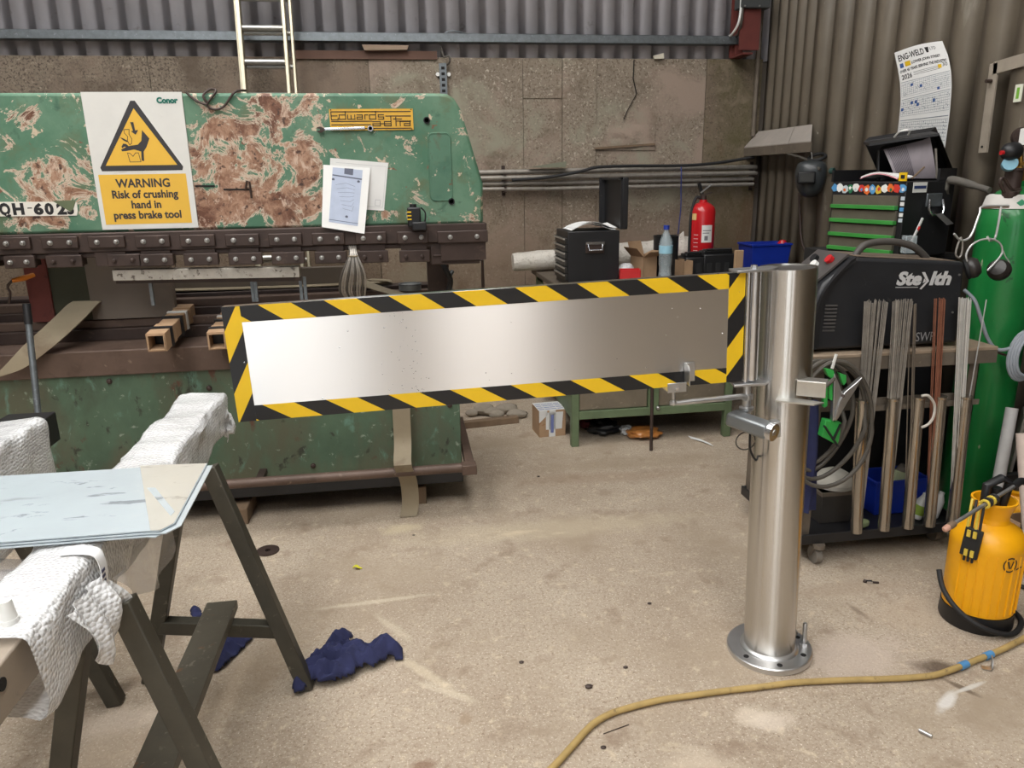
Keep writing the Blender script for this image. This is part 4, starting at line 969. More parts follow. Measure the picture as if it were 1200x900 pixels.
# hinge tube between leaf and post
hx = xr_+.022; hy = yl+.012
BO('hinge_tube', MB().cyl((hx+.010,hy,z0-.002),(hx+.010,hy,z1+.001), .0175, 24), m_chrome)
BO('hinge_rod', MB().cyl((hx-.012,hy-.012,z0-.004),(hx-.012,hy-.012,z1+.004), .0075, 14), m_chrome)
BO('hinge_plate', MB().prism([(xr_-.03,hy-.03,z1+.001),(hx+.04,hy-.03,z1+.001),(hx+.075,hy+.0,z1+.001),(hx+.075,hy+.035,z1+.001),(xr_-.03,hy+.03,z1+.001)], (0,0,.006)), m_zinc, bev=.001)
BO('hinge_bolt', MB().lathe([(.009,0),(.009,.010),(0,.012)], (hx+.004,hy-.005,z1+.007), seg=6), m_chrome)
BO('hinge_plate', MB().prism([(xr_-.028,hy-.028,z0-.012),(hx+.034,hy-.034,z0-.012),(hx+.075,hy+.0,z0-.012),(hx+.075,hy+.035,z0-.012),(xr_-.02,hy+.03,z0-.012)], (0,0,.007)), m_zinc, bev=.001)
# closer: body on the post, spindle, arm out to the leaf
sp = Vector((hx-.006,hy-.012,0)); zc = z0-.062
BO('spindle', MB().lathe([(.012,-.045),(.014,-.028),(.020,-.026),(.020,-.018),(.012,-.016),(.012,.004),(.017,.006),(.017,.018),(.010,.02),(.010,.05)], (sp.x,sp.y,z0-.058), seg=18), m_zinc)
e1 = q(905,486,yl-.085); e0 = q(858,474,yl-.045)
a0, a1 = Vector((sp.x-.048,sp.y-.004,z0-.100)), Vector((sp.x+.034,sp.y-.125,z0-.116))
dv = (a1-a0).normalized(); a1 = a0+dv*.125
cb = BO('closer_body', MB().bar(a0, a1, .050, .040), mat('closer_grey', lin(128,132,134), .35, .6, .06, 20), bev=.009, bseg=3)
BO('closer_end', MB().cyl(a1-dv*.004, a1+dv*.012, .0245, 24), m_chrome, cb)
BO('closer_screw', MB().cyl(a1+dv*.010, a1+dv*.013, .009, 6), m_zinc, cb)
BO('clamp_block', MB().bar(a1+Vector((.026,.03,.018)), a1+Vector((.028,.03,-.026)), .020, .030, up=Y), m_zinc, cb, bev=.002)
BO('closer_arm', MB().tube([(jx_-.010,yl-.03,jz-.006),(jx_+.02,yl-.03,jz-.006),(sp.x-.03,yl-.03,jz-.003),(sp.x-.005,sp.y-.004,jz-.016)], [.006,.0075,.0085,.010], 10), m_zinc)
BO('cable_loop', MB().tube([Vector((sp.x-.012+.028*math.cos(k*.3),sp.y-.03,z0-.165+.026*math.sin(k*.3))) for k in range(21)], .002, 6), m_cable)
BO('cable_tail', MB().tube(smooth_path([(sp.x+.0,sp.y-.03,z0-.135),(sp.x+.002,sp.y-.03,z0-.19),(sp.x+.025,sp.y-.02,z0-.23),(sp.x+.06,sp.y+.04,z0-.235)]), .003, 6), m_rubber)
# angle brackets welded on the post
def angle(c, dirv, ln, lab):
    u = Vector(dirv).normalized(); n = Vector((-u.y,u.x,0)) if False else Vector((u.y,-u.x,0)); mb = MB()
    mb.bar(c, c+u*ln, .042, .004); mb.bar(c+n*.020-Vector((0,0,.020)), c+u*ln+n*.020-Vector((0,0,.020)), .004, .042)
    return BO('stop_bracket', mb, m_alu, bev=.001, label=lab)
zA = (BI @ U(925,449,y=1.8)).z; zB = (BI @ U(905,473,y=1.8)).z
angle(Vector((.012,-.066,zA)), (.80,-.60,0), .075, 'upper angle bracket')
BO('stop_plate', MB().prism([(-.045,-.060,zB),(.0,-.078,zB),(.052,-.135,zB),(.018,-.145,zB),(-.06,-.085,zB)], (0,0,.004)), m_alu, label='lower flat bracket plate')
# ---------------------------------------------------------------- green bench by the back wall
BF = 3.80; bx0_, bx1_ = U(670,500,y=BF).x, U(857,490,y=BF).x; BT = .87; BD = 4.88
be = thing('workbench', 'green steel bench with grey doors standing behind the striped barrier', 'bench', ((bx0_+bx1_)/2,(BF+BD)/2,0))
for x in (bx0_, bx1_-.042):
    for y in (BF, BD-.042): obj('leg', MB().bb((x,y,0),(x+.042,y+.042,BT-.03)), m_bench, be, bev=.003)
zr0, zr1 = U(757,487,y=BF).z, U(757,478,y=BF).z
obj('bottom_rail', MB().bb((bx0_+.042,BF,zr0),(bx1_-.042,BF+.04,zr1)), m_bench, be, bev=.002)
obj('top_rail', MB().bb((bx0_+.042,BF,.62),(bx1_-.042,BF+.04,.84)), m_bench, be, bev=.002)
for x in (bx0_+.004,bx1_-.01): obj('side_panel', MB().bb((x,BF+.042,zr0),(x+.006,BD-.042,.80)), m_bench, be)
sx0_, sx1_ = U(760,470,y=BF).x, U(772,470,y=BF).x
obj('stile', MB().bb((sx0_,BF,zr1),(sx1_,BF+.04,.62)), m_bench, be, bev=.002)
for a, b_ in ((bx0_+.046,sx0_-.004),(sx1_+.004,bx1_-.046)):
    dr = obj('door', MB().bb((a,BF+.012,zr1+.004),(b_,BF+.03,.615)), m_door, be, bev=.003)
    kx = b_-.03 if a < sx0_ else a+.0
    obj('catch', MB().lathe([(.012,0),(.012,.006),(.007,.012),(0,.012)], (a+.22 if a < sx0_ else a-.008, BF+.011 if a < sx0_ else BF-.001, .585 if a < sx0_ else zr1-.004), (0,-1,0), 12), m_zinc, dr)
obj('floor_shelf', MB().bb((bx0_+.02,BF+.03,zr0+.002),(bx1_-.02,BD-.02,zr0+.012)), m_dark, be)
obj('top_plate', MB().bb((bx0_-.03,BF-.03,.84),(bx1_+.12,BD,BT)), mat('bench_top', lin(96,86,74), .7, .2, .2, 10), be, bev=.004)

# tool chest with its lid up
CX0, CX1, CY0, CY1 = U(664,330,y=4.0).x, U(725,330,y=4.0).x, 4.0, 4.3
CZ = U(690,271,y=4.0).z
tc_ = thing('tool_chest', 'black steel tool chest with lid up and papers on top, on the bench', 'tool chest', ((CX0+CX1)/2,4.15,BT))
obj('body', MB().bb((CX0+.006,CY0,BT),(CX1,CY1,CZ)), m_black, tc_, bev=.004)
for k in range(6):
    z = BT+.03+(CZ-BT-.06)*k/6
    dr = obj('drawer', MB().bb((CX0-.006,CY0+.012,z),(CX0+.01,CY1-.012,z+.034)), mat('drawer_black', lin(46,45,44), .4, .3, .1, 12), tc_, bev=.002)
    obj('drawer_pull', MB().bb((CX0-.014,CY0+.02,z+.024),(CX0-.006,CY1-.02,z+.032)), m_alu, dr)
ha, hb = U(686,297,y=3.998), U(708,283,y=3.998)
hd = obj('side_handle', MB().bb((ha.x,3.992,ha.z),(hb.x,4.0,hb.z)), m_brown, tc_, bev=.002)
obj('bail', MB().tube([(ha.x+.012,3.985,hb.z-.012),(ha.x+.016,3.978,ha.z+.018),(hb.x-.016,3.978,ha.z+.018),(hb.x-.012,3.985,hb.z-.012)], .005, 8).bb((ha.x,3.985,hb.z-.014),(hb.x,3.993,hb.z)), m_chrome, hd)
LZ = U(715,208,y=4.1).z
ld = obj('lid', MB().bb((CX1+.012,CY0,CZ+.005),(CX1+.045,CY1+.07,LZ)), m_blackp, tc_, bev=.005)
obj('lid_rim', MB().bb((CX1+.002,CY0,CZ+.005),(CX1+.012,CY0+.012,LZ)).bb((CX1-.02,CY1+.058,CZ+.005),(CX1+.012,CY1+.07,LZ)).bb((CX1-.01,CY0,LZ-.012),(CX1+.012,CY1+.07,LZ)), m_black, ld)
def page(u, v): return Vector((CX0+.03+.25*u, CY0+.02+.22*v, CZ+.004+.035*math.sin(math.pi*min(1,u*1.15))*(1-.25*v)+.02*max(0,u-.75)*4*v))
t = thing('papers', 'curled white papers lying on top of the black bench tool chest', 'papers', (CX0+.15,CY0+.12,CZ+.002))
obj('sheet', MB().grid(12,4,page,th=(0,0,.001)), m_paper, t); obj('sheet', MB().grid(12,4,lambda u,v: page(u*.97+.02,v*.95)+Vector((.012,.01,.008)),th=(0,0,.001)), m_paper, t)

# bubble roll along the wall
yr = 4.72; pa, pb_ = U(612,320,y=yr), U(800,268,y=yr); pe = U(838,232,y=yr)
def roll(r, pts):
    mb = MB(); pts = smooth_path(pts, 8); n = len(pts)
    rs = [(.055+.04*i/n)*(1+.04*math.sin(i*1.9)+.03*math.sin(i*.7)) for i in range(n)]
    return mb.tube(pts, rs, 20)
m_foam = mat('white_bubble_roll', lin(206,200,190), .45, 0, .08, 8, [(60,.55,.65,lin(178,170,158),2)], bump=.8, bs=70)
t = thing('bubble_roll', 'long white roll of bubble packing lying behind the bench items', 'roll', (1.2,yr,BT))
obj('roll_body', roll(.105, [Vector((pa.x-.06,yr,BT+.062)),Vector((1.1,yr,BT+.078)),Vector((1.6,yr,BT+.094)),Vector((1.95,yr+.02,BT+.104))]), m_foam, t)
obj('loose_end', MB().grid(12,8,lambda u,v: U(772+34*u, 288-16*u*u + 34*v, y=4.62)+Vector((0,-.02*math.sin(u*5)+.05*(1-v),.0)),th=(0,.012,0)), m_foam, t)

# bottle, tin, cartons
q = U(779,322,y=4.0); bq = (q.x,4.0,BT)
bh = U(779,264,y=4.0).z-BT; s = bh/.30
t = thing('water_bottle', 'clear plastic water bottle with a blue cap standing on the bench', 'bottle', bq)
m_pet = mat('clear_plastic', lin(196,208,212), .12, 0, .05, 10, alpha=.38, coat=.5)
obj('bottle_body', MB().lathe([(.030*s,0),(.034*s,.006*s),(.034*s,.05*s),(.031*s,.06*s),(.031*s,.085*s),(.035*s,.10*s),(.036*s,.19*s),(.034*s,.215*s),(.022*s,.25*s),(.013*s,.27*s),(.013*s,.285*s)], bq, seg=24), m_pet, t)
obj('label_band', MB().lathe([(.0362*s,.155*s),(.0365*s,.195*s)], bq, seg=24), mat('bottle_label', lin(150,196,214), .5, 0, .08, 30), t)
obj('cap', MB().lathe([(.0155*s,.278*s),(.0155*s,.300*s),(0,.301*s)], bq, seg=20), mat('cap_blue', lin(40,60,150), .4), t)
q = U(779,322,y=4.2)
t = thing('black_tin', 'dark round tin half hidden behind the clear water bottle', 'tin', (q.x,4.2,BT))
zt_ = U(779,276,y=4.2).z
obj('drum', MB().lathe([(.072,BT),(.072,zt_-.004),(.075,zt_-.004),(.075,zt_),(.066,zt_),(.066,zt_-.02),(0,zt_-.02)], (q.x,4.2,0)), mat('tin_black', lin(48,50,52), .35, .4), t)
def carton(name, label, cat, x0,x1,y0,y1,z0,z1,m,flaps=0,rot=0):
    c = Vector(((x0+x1)/2,(y0+y1)/2,z0)); t = thing(name, label, cat, c); hx, hy = (x1-x0)/2,(y1-y0)/2; R = RZ(rot); h = z1-z0; th = .004
    def wbox(lo, hi): mb = MB().bb(lo,hi); mb.v = [c+R@p for p in mb.v]; return mb
    for lo,hi in (((-hx,-hy,0),(hx,-hy+th,h)),((-hx,hy-th,0),(hx,hy,h)),((-hx,-hy,0),(-hx+th,hy,h)),((hx-th,-hy,0),(hx,hy,h)),((-hx,-hy,0),(hx,hy,th))): obj('panel', wbox(lo,hi), m, t)
    if flaps:
        for (a, b_), o in (((( -hx,-hy,h),(hx,-hy,h)),(0,-.05,.03)),(((-hx,hy,h),(hx,hy,h)),(0,.03,.075)),(((-hx,-hy,h),(-hx,hy,h)),(-.05,0,.05)),(((hx,-hy,h),(hx,hy,h)),(.06,0,.02))):
            A, B_, o = Vector(a), Vector(b_), Vector(o); mb = MB().prism([c+R@A, c+R@B_, c+R@(B_+o), c+R@(A+o)], R@Vector((0,0,.003))); obj('flap', mb, m, t)
    return t
a = U(757,320,y=4.0)
carton('cardboard_box', 'small open brown cardboard box between tool chest and water bottle', 'box', a.x-.03,a.x+.065,4.04,4.16,BT,U(757,302,y=4.0).z,m_card,1,20)
a, b_ = U(725,322,y=3.93), U(750,312,y=3.93)
carton('red_box', 'small red and black carton lying flat beside the open cardboard box', 'box', a.x+.01,b_.x+.005,3.90,3.99,BT,U(737,316,y=3.93).z,m_red,0,-14)
p = U(733,306,y=4.05)
tag(obj('film_ball', MB().grid(14,10,lambda u,v: p+Vector((.055*math.cos(u*2*math.pi)*math.sin(v*math.pi),.05*math.sin(u*2*math.pi)*math.sin(v*math.pi),-(p.z-BT)+.055-.055*math.cos(v*math.pi)))+Vector((1,1,1))*.012*noise.noise(Vector((u*9,v*9,1)))), m_bubble, recalc=False), 'crumpled clear plastic wrapper right beside the black tool chest', 'wrapper')
a = U(800,318,y=4.1)
carton('brown_pad', 'folded brown card pack lying between the bottle and black chargers', 'card', a.x-.03,a.x+.03,4.05,4.2,BT,U(797,305,y=4.1).z,m_card,0,10)
# battery chargers
for k, (px0,px1,yt,lab) in enumerate(((803,826,296,'black battery charger on the bench nearest the brown card pack'),(824,862,292,'larger black battery charger on the bench end under the red extinguisher'))):
    a, b_ = U(px0,320,y=4.12), U(px1,yt,y=4.12)
    t = thing('battery_charger', lab, 'charger', ((a.x+b_.x)/2,4.17,BT), group=None)
    obj('housing', MB().bb((a.x,4.12,BT),(b_.x,4.26,b_.z-.025)), m_blackp, t, bev=.008)
    obj('rail', MB().bb((a.x+.006,4.14,b_.z-.025),(b_.x-.006,4.22,b_.z-.008)).bb((a.x+.02,4.15,b_.z-.012),(b_.x-.02,4.2,b_.z)), m_blackp, t, bev=.004)
    for j in range(2+k):
        x = a.x+.02+j*(b_.x-a.x-.03)/(2+k); obj('vent', MB().bb((x,4.116,BT+.03),(x+.03,4.121,BT+.085)), m_rubber, t)
    obj('handle', MB().tube([(a.x+.015,4.15,b_.z-.012),(a.x+.02,4.13,b_.z+.002),(b_.x-.02,4.13,b_.z+.002),(b_.x-.015,4.15,b_.z-.012)], .006, 8), m_rubber, t)
# fire extinguisher
ey_ = 4.5; q = U(821,300,y=ey_); ex0 = (q.x,ey_,BT)
zs, zt2 = U(822,238,y=ey_).z-BT, U(822,216,y=ey_).z-BT
t = thing('fire_extinguisher', 'red fire extinguisher with a white label standing on the bench end', 'extinguisher', ex0)
r = .077
obj('cylinder', MB().lathe([(r*.92,0),(r,.012),(r,zs-.05),(r*.9,zs-.025),(r*.6,zs-.004),(r*.32,zs+.006),(r*.3,zs+.02)], ex0, seg=32), m_red, t)
obj('valve', MB().cyl(Vector(ex0)+Z*(zs+.015), Vector(ex0)+Z*(zs+.045), .018, 14).bar(Vector(ex0)+Z*(zs+.045)+Vector((-.02,0,0)), Vector(ex0)+Z*(zs+.05)+Vector((.05,-.01,.012)), .02,.008), m_brown, t)
obj('lever', MB().bar(Vector(ex0)+Z*(zs+.062)+Vector((-.02,0,0)), Vector(ex0)+Z*(zt2)+Vector((.045,-.01,.0)), .02,.006), m_zinc, t)
obj('hose', MB().tube(smooth_path([Vector(ex0)+Vector((-.018,0,zs+.03)),Vector(ex0)+Vector((-.05,.0,zs+.03)),Vector(ex0)+Vector((-.078,-.01,zs-.06)),Vector(ex0)+Vector((-.082,-.01,zs-.2)),Vector(ex0)+Vector((-.08,-.01,.06))]), .009, 10), m_rubber, t)
def arcpatch(c, r, a0, a1, z0, z1, n=8):
    vs = [Vector((c[0]+r*math.cos(a0+(a1-a0)*i/n), c[1]+r*math.sin(a0+(a1-a0)*i/n), c[2]+z)) for i in range(n+1) for z in (z0,z1)]
    return MB().add(vs, [(2*i,2*i+2,2*i+3,2*i+1) for i in range(n)], True)
obj('label_patch', arcpatch(ex0, r+.001, math.radians(-113), math.radians(-62), zs-.235, zs-.13), m_white, t, recalc=False)
obj('label_print', arcpatch(ex0, r+.0016, math.radians(-108), math.radians(-68), zs-.165, zs-.16).add(arcpatch(ex0, r+.0016, math.radians(-108), math.radians(-78), zs-.18, zs-.175).v, [(2*i,2*i+2,2*i+3,2*i+1) for i in range(8)]).add(arcpatch(ex0, r+.0016, math.radians(-100), math.radians(-84), zs-.222, zs-.195).v, [(2*i,2*i+2,2*i+3,2*i+1) for i in range(8)]), mat('label_grey', lin(120,116,120), .7, 0, 0), t, recalc=False)
mb = MB()
for k in range(5):
    z = zs-.19-k*.024
    for a0, a1 in ((-150,-128),): mb.add(arcpatch(ex0, r+.001, math.radians(a0), math.radians(a1), z, z+.003, 4).v, [(2*i,2*i+2,2*i+3,2*i+1) for i in range(4)])
obj('side_print', mb, m_white, t, recalc=False)
obj('class_patch', arcpatch(ex0, r+.001, math.radians(-165), math.radians(-140), zs-.10, zs-.06, 5), mat('cream_patch', lin(210,180,120), .6), t, recalc=False)

# blue bin on its steel stand by the corner
px0, px1 = U(881,300,y=4.35).x, U(927,300,y=4.35).x; z0_, z1_ = U(900,312,y=4.35).z-.02, U(900,286,y=4.35).z
sd_ = thing('steel_stand', 'narrow grey steel stand behind the post carrying the blue bin', 'stand', ((px0+px1)/2,4.48,0))
obj('stand_top', MB().bb((px0+.02,4.34,z0_-.03),(px1,4.6,z0_)), m_framegrey, sd_)
for x in (px0+.03,px1-.035):
    for y in (4.35,4.565): obj('leg', MB().bb((x,y,0),(x+.028,y+.028,z0_-.03)), m_framegrey, sd_)
def bin_(name, label, x0,x1,y0,y1,z0,z1,rot=0):
    c = Vector(((x0+x1)/2,(y0+y1)/2,z0)); t = thing(name, label, 'bin', c); R = RZ(rot); hx, hy, h = (x1-x0)/2,(y1-y0)/2,z1-z0; e = .88
    A = [Vector(k) for k in ((-hx*e,-hy*e,0),(hx*e,-hy*e,0),(hx*e,hy*e,0),(-hx*e,hy*e,0))]; B_ = [Vector(k) for k in ((-hx,-hy,h),(hx,-hy,h),(hx,hy,h),(-hx,hy,h))]
    C_ = [p*Vector((0,0,0)).dot(p) if False else Vector((p.x*.95,p.y*.95,h)) for p in B_]; D_ = [Vector((p.x*.94,p.y*.94,.006)) for p in A]
    vs = [c+R@p for p in A+B_+C_+D_]; fs = [(3,2,1,0)]
    for o0,o1 in ((0,4),(4,8),(8,12)):
        for i in range(4): j=(i+1)%4; fs.append((o0+i,o0+j,o1+j,o1+i))
    fs.append((12,13,14,15)); obj('tub', MB().add(vs,fs), m_blue, t, bev=.002)
    mb = MB(); 
    for i in range(4): mb.bar(c+R@(B_[i]+Vector((0,0,-.006))), c+R@(B_[(i+1)%4]+Vector((0,0,-.006))), .012, .010)
    obj('rim', mb, m_blue, t); return t
bin_('parts_bin', 'blue plastic bin with a red cap inside, behind the post top', px0,px1,4.35,4.55,z0_,z1_)
q = U(918,284,y=4.45)
tag(obj('red_cap', MB().lathe([(.03,0),(.032,.02),(.02,.04),(0,.045)], (q.x,4.46,z1_-.03)).bb((q.x-.03,4.44,z0_+.008),(q.x+.03,4.48,z1_-.03)), m_red), 'red cap sticking up out of the blue bin behind the post', 'funnel')  # red cap standing in the blue bin
p0, p1 = U(861,312,y=4.0), U(875,293,y=4.0)
tag(obj('cardboard_piece', MB().bb((p0.x,4.0,BT),(p0.x+.05,4.02,p1.z)), m_card, bev=.003), 'brown cardboard piece standing between chargers and blue bin', 'card')

# carton and rubbish on the floor
c0, c1, c2 = U(632,513,z=0), U(663,510,z=0), U(616,498,z=0)
hb_ = U(632,482,y=c0.y).z
mb = MB(); dd = (c1-c0); e2 = Vector((-dd.y,dd.x,0)).normalized()*.16
t = thing('parcel', 'brown cardboard parcel with white printed tape on the floor by the bench', 'box', (c0+c1)/2+e2/2)
obj('carton', MB().prism([c0,c1,c1+e2,c0+e2], (0,0,hb_)), m_card, t, bev=.003)
f = lambda u, w_, d=.0012: c0+dd*u+Z*w_-e2.normalized()*d
g = lambda u, v, d=.0012: c0+dd*u+e2*v+Z*(hb_+d)
mt = mat('parcel_tape', lin(214,214,212), .4, 0, .04, 20)
obj('tape', MB().prism([f(.36,hb_*.0),f(.60,hb_*.0),f(.62,hb_),f(.38,hb_)], e2.normalized()*.001), mt, t)
obj('tape', MB().prism([f(.0,hb_*.55),f(.30,hb_*.82),f(.30,hb_),f(0,hb_)], e2.normalized()*.001), mt, t); obj('tape', MB().prism([f(.25,hb_*.28),f(.85,hb_*.28),f(.9,hb_*.92),f(.25,hb_*.92)], e2.normalized()*.0008), mt, t)
obj('tape', MB().prism([g(0,0),g(1,0),g(1,1),g(0,1)], (0,0,-.001)), mt, t)
for k in range(4): 
    for a_ in (.06,.30,.52,.76): obj('tape_print', stroke(MB(), [g(a_,.15+.2*k,.0016), g(a_+.15,.15+.2*k,.0016)], .010, Z), mat('tape_blue', lin(110,120,170), .6, 0, 0), t, recalc=False)
mb = MB()
stroke(mb, [f(.48,hb_*.2,.0022),f(.49,hb_*.78,.0022)], .018, -e2.normalized()); obj('tape_print', mb, MATS['tape_blue'], t, recalc=False)
# wrapped things under the bench
def blob(name, label, cat, px, py, rx, ry, rz, m, seed, y=None):
    q = U(px,py,z=0); c = Vector((q.x,q.y+ry,0))
    def fn(u, v):
        a, b_ = u*2*math.pi, v*math.pi; d = Vector((math.cos(a)*math.sin(b_), math.sin(a)*math.sin(b_), -math.cos(b_)))
        k = 1+.35*noise.noise(d*2.2+Vector((seed,0,0)))+.12*noise.noise(d*6+Vector((0,seed,0)))
        return c+Vector((d.x*rx*k, d.y*ry*k, max(0, rz+d.z*rz*k)))
    return tag(obj(name, MB().grid(26,14,fn), m), label, cat)
blob('plastic_bag', 'orange item in a clear plastic bag on the floor under the bench', 'bag', 758,517, .10,.07,.030, mat('orange_wrap', lin(176,116,60), .3, 0, .25, 14, coat=.4), 2)
blob('wrapper_end', 'grey crinkled plastic tail beside the orange bag under the bench', 'wrapper', 738,512, .045,.05,.026, m_bubble, 4)
blob('bin_bag', 'crumpled black bag lying under the green bench by its left leg', 'bag', 712,513, .09,.08,.04, m_blackp, 6)
blob('red_rag', 'dark red crumpled cloth under the bench beside the left leg', 'rag', 692,505, .055,.06,.03, mat('dark_red', lin(96,34,36), .9), 7)
q0, q1 = U(808,513,z=0), U(834,522,z=0)
tag(obj('paper_strip', MB().ribbon([q0+Z*.004, q0.lerp(q1,.55)+Z*.009, q1+Z*.004], Vector((.0,.045,0)), .002), m_paper), 'white folded paper strip lying on the floor before the bench', 'paper')
p0 = U(763,528,z=0); p1 = U(764,456,y=p0.y+.03); p1 = p1+Vector((0,0,.1))
tag(obj('steel_bar', MB().cyl(p0, p1, .009, 12), m_brown), 'thin dark steel bar standing upright in front of the bench', 'bar')
# rubble at the foot of the wall
random.seed(3)
for k in range(9):
    px = 552+k*7+random.random()*4; q = U(px, 484+random.random()*7, z=0)
    if k == 0: labs = []
    r = .022+.03*random.random(); sd0 = random.random()*9
    o = obj('rubble_stone', MB().grid(8,6,lambda u,v: Vector((q.x,q.y,0))+Vector((math.cos(u*6.283)*math.sin(v*3.1416)*r*1.3*(1+.3*noise.noise(Vector((u*3,v*3,sd0)))), math.sin(u*6.283)*math.sin(v*3.1416)*r, r*.7-r*.7*math.cos(v*3.1416)))), m_block)
    tag(o, 'broken concrete lump at the wall foot, %s in the row' % ['leftmost','second from left','third from left','fourth from left','fifth, in the middle,','fourth from right','third from right','second from right','rightmost'][k], 'stone', 'rubble at the wall foot')
q0, q1 = U(541,492,y=4.2), U(600,488,y=4.2)
tag(obj('timber_batten', MB().bar((q0.x,4.25,.02),(q1.x+.05,4.3,.02), .05,.04), m_wood, bev=.003), 'dark timber batten lying at the wall foot beside the press', 'timber')

# steel tubes stored along the back wall, on two brackets
zt0 = [U(700,p,y=BW-.06).z for p in (199.5,206.5,213.5,220)]
xl_ = U(555,205,y=BW-.06).x; xr2 = U(887,205,y=BW-.06).x
for k, z in enumerate(zt0):
    r = (.017,.015,.016,.013)[k]; yy = BW-.045-(.03 if k%2 else 0)
    tag(obj('steel_tube', MB().tube([(xl_-.5,yy,z+.006*(k-1)),(1.0,yy,z),(xr2-.01*k,yy,z+.004)], r, 12), m_rod), ['topmost of the four grey tubes racked on the back wall','second from top grey tube racked on the back wall','third from top grey tube racked on the back wall','lowest of the four grey tubes racked on the back wall'][k], 'tube')
for px, lab in ((591,'steel tube bracket on the back wall right of the press'),(884,'steel tube bracket at the right end of the wall tubes')):
    x = U(px,205,y=BW-.06).x; t = thing('tube_bracket', lab, 'bracket', (x,BW-.05,zt0[-1]))
    obj('upright', MB().bb((x-.012,BW-.012,zt0[3]-.04),(x+.012,BW-.004,zt0[0]+.04)), m_brown, t)
    for z, r in zip(zt0, (.017,.015,.016,.013)): obj('arm', MB().bb((x-.008,BW-.10,z-r-.007),(x+.008,BW-.008,z-r-.001)), m_brown, t)
xb_ = U(795,205,y=BW-.06).x
tag(obj('blue_cord', MB().tube(smooth_path([(xb_,BW-.10,zt0[0]+.03),(xb_,BW-.115,zt0[1]),(xb_+.004,BW-.11,zt0[3]-.02),(xb_+.012,BW-.10,zt0[3]-.14),(xb_+.004,BW-.09,zt0[3]-.32),(xb_+.008,BW-.09,BT+.24)]), .004, 7), mat('cord_blue', lin(52,60,120), .7)), 'thin blue cord tied round the wall tubes and hanging down', 'cord')
tag(obj('black_cable', MB().tube(smooth_path([U(600,211,y=BW-.12),U(640,208,y=BW-.12),U(680,201,y=BW-.12),U(700,196,y=BW-.12),U(740,194.5,y=BW-.11),U(800,194,y=BW-.10),U(840,191,y=BW-.1),U(884,184,y=BW-.12)]), .010, 8), m_rubber), 'black cable slung over the wall tubes towards the corner', 'cable')
t = thing('hand_clamp', 'small black clamp hanging from the wall tubes above the extinguisher', 'clamp', U(820,222,y=BW-.12))
obj('jaw', MB().bar(U(819,214,y=BW-.12), U(823,228,y=BW-.12), .02,.018), m_blackp, t)
tag(obj('light_offcut', MB().prism([U(620,196,y=BW-.11),U(663,196,y=BW-.11),U(664,189,y=BW-.11)], (0,.05,0)), mat('green_grey_offcut', lin(120,122,104), .8)), 'small greenish wedge offcut lying on the wall tubes', 'offcut')
# left end things on the concrete ledge
p0, p1 = U(424,59,y=BW-.03), U(479,52,y=BW-.03)
tag(obj('timber_board', MB().prism([U(424,52,y=BW-.05),U(479,53,y=BW-.05),U(477,58.5,y=BW-.05),U(427,59,y=BW-.05)], (0,.045,0)), mat('grey_board', lin(146,126,108), .85, 0, .1, 10), bev=.002), 'short brown board tucked under the galvanised rail', 'board')
p0, p1 = U(342,69,y=BW-.01), U(512,60,y=BW-.01)
tag(obj('ledge_plate', MB().bb((p0.x,BW-.016,p0.z),(p1.x,BW-.004,p1.z)), mat('rust_plate', lin(98,72,60), .8, 0, .2, 6)), 'long rusty brown plate along the top of the concrete wall', 'plate')
t = thing('slotted_channel', 'short slotted galvanised channel fixed upright above the press corner', 'channel', U(520,109,y=BW-.03))
a, b_ = U(516,109,y=BW-.03), U(523,74,y=BW-.03)
obj('channel', MB().bb((a.x,BW-.03,a.z-.1),(b_.x,BW,b_.z)), m_galv, t)
for k in range(6): z = b_.z-.02-k*.034; obj('slot', MB().bb((a.x+.012,BW-.0315,z-.018),(b_.x-.012,BW-.029,z)), m_dark, t)
for px in (513,526): q = U(px,87,y=BW-.02); obj('saddle', MB().cyl(q, q+Vector((0,.02,0)), .012, 14), m_white, t)
tag(obj('flex_cable', MB().tube(smooth_path([U(517,55,y=BW-.03),U(520,66,y=BW-.04),U(526,66,y=BW-.05),U(527,72,y=BW-.05),U(524,76,y=BW-.03)]), .006, 8), m_cable), 'grey flexible cable curling above the slotted channel', 'cable')
tag(obj('cable_loop', MB().tube(smooth_path([U(521,39,y=BW-.05),U(527,36.5,y=BW-.05),U(535,37,y=BW-.05),U(548,40,y=BW-.03)]), .005, 7), m_galv), 'thin grey cable lying along the top of the rail', 'cable')
p0 = U(766,69,y=BW-.01); p1 = U(778,62,y=BW-.01)
tag(obj('foam_piece', MB().prism([U(766,65,y=BW-.02),U(778,62,y=BW-.02),U(778,68.5,y=BW-.02),U(767,69,y=BW-.02)], (0,.02,0)), mat('cream_foam', lin(206,200,182), .9)), 'small cream foam scrap on top of the concrete wall', 'scrap')

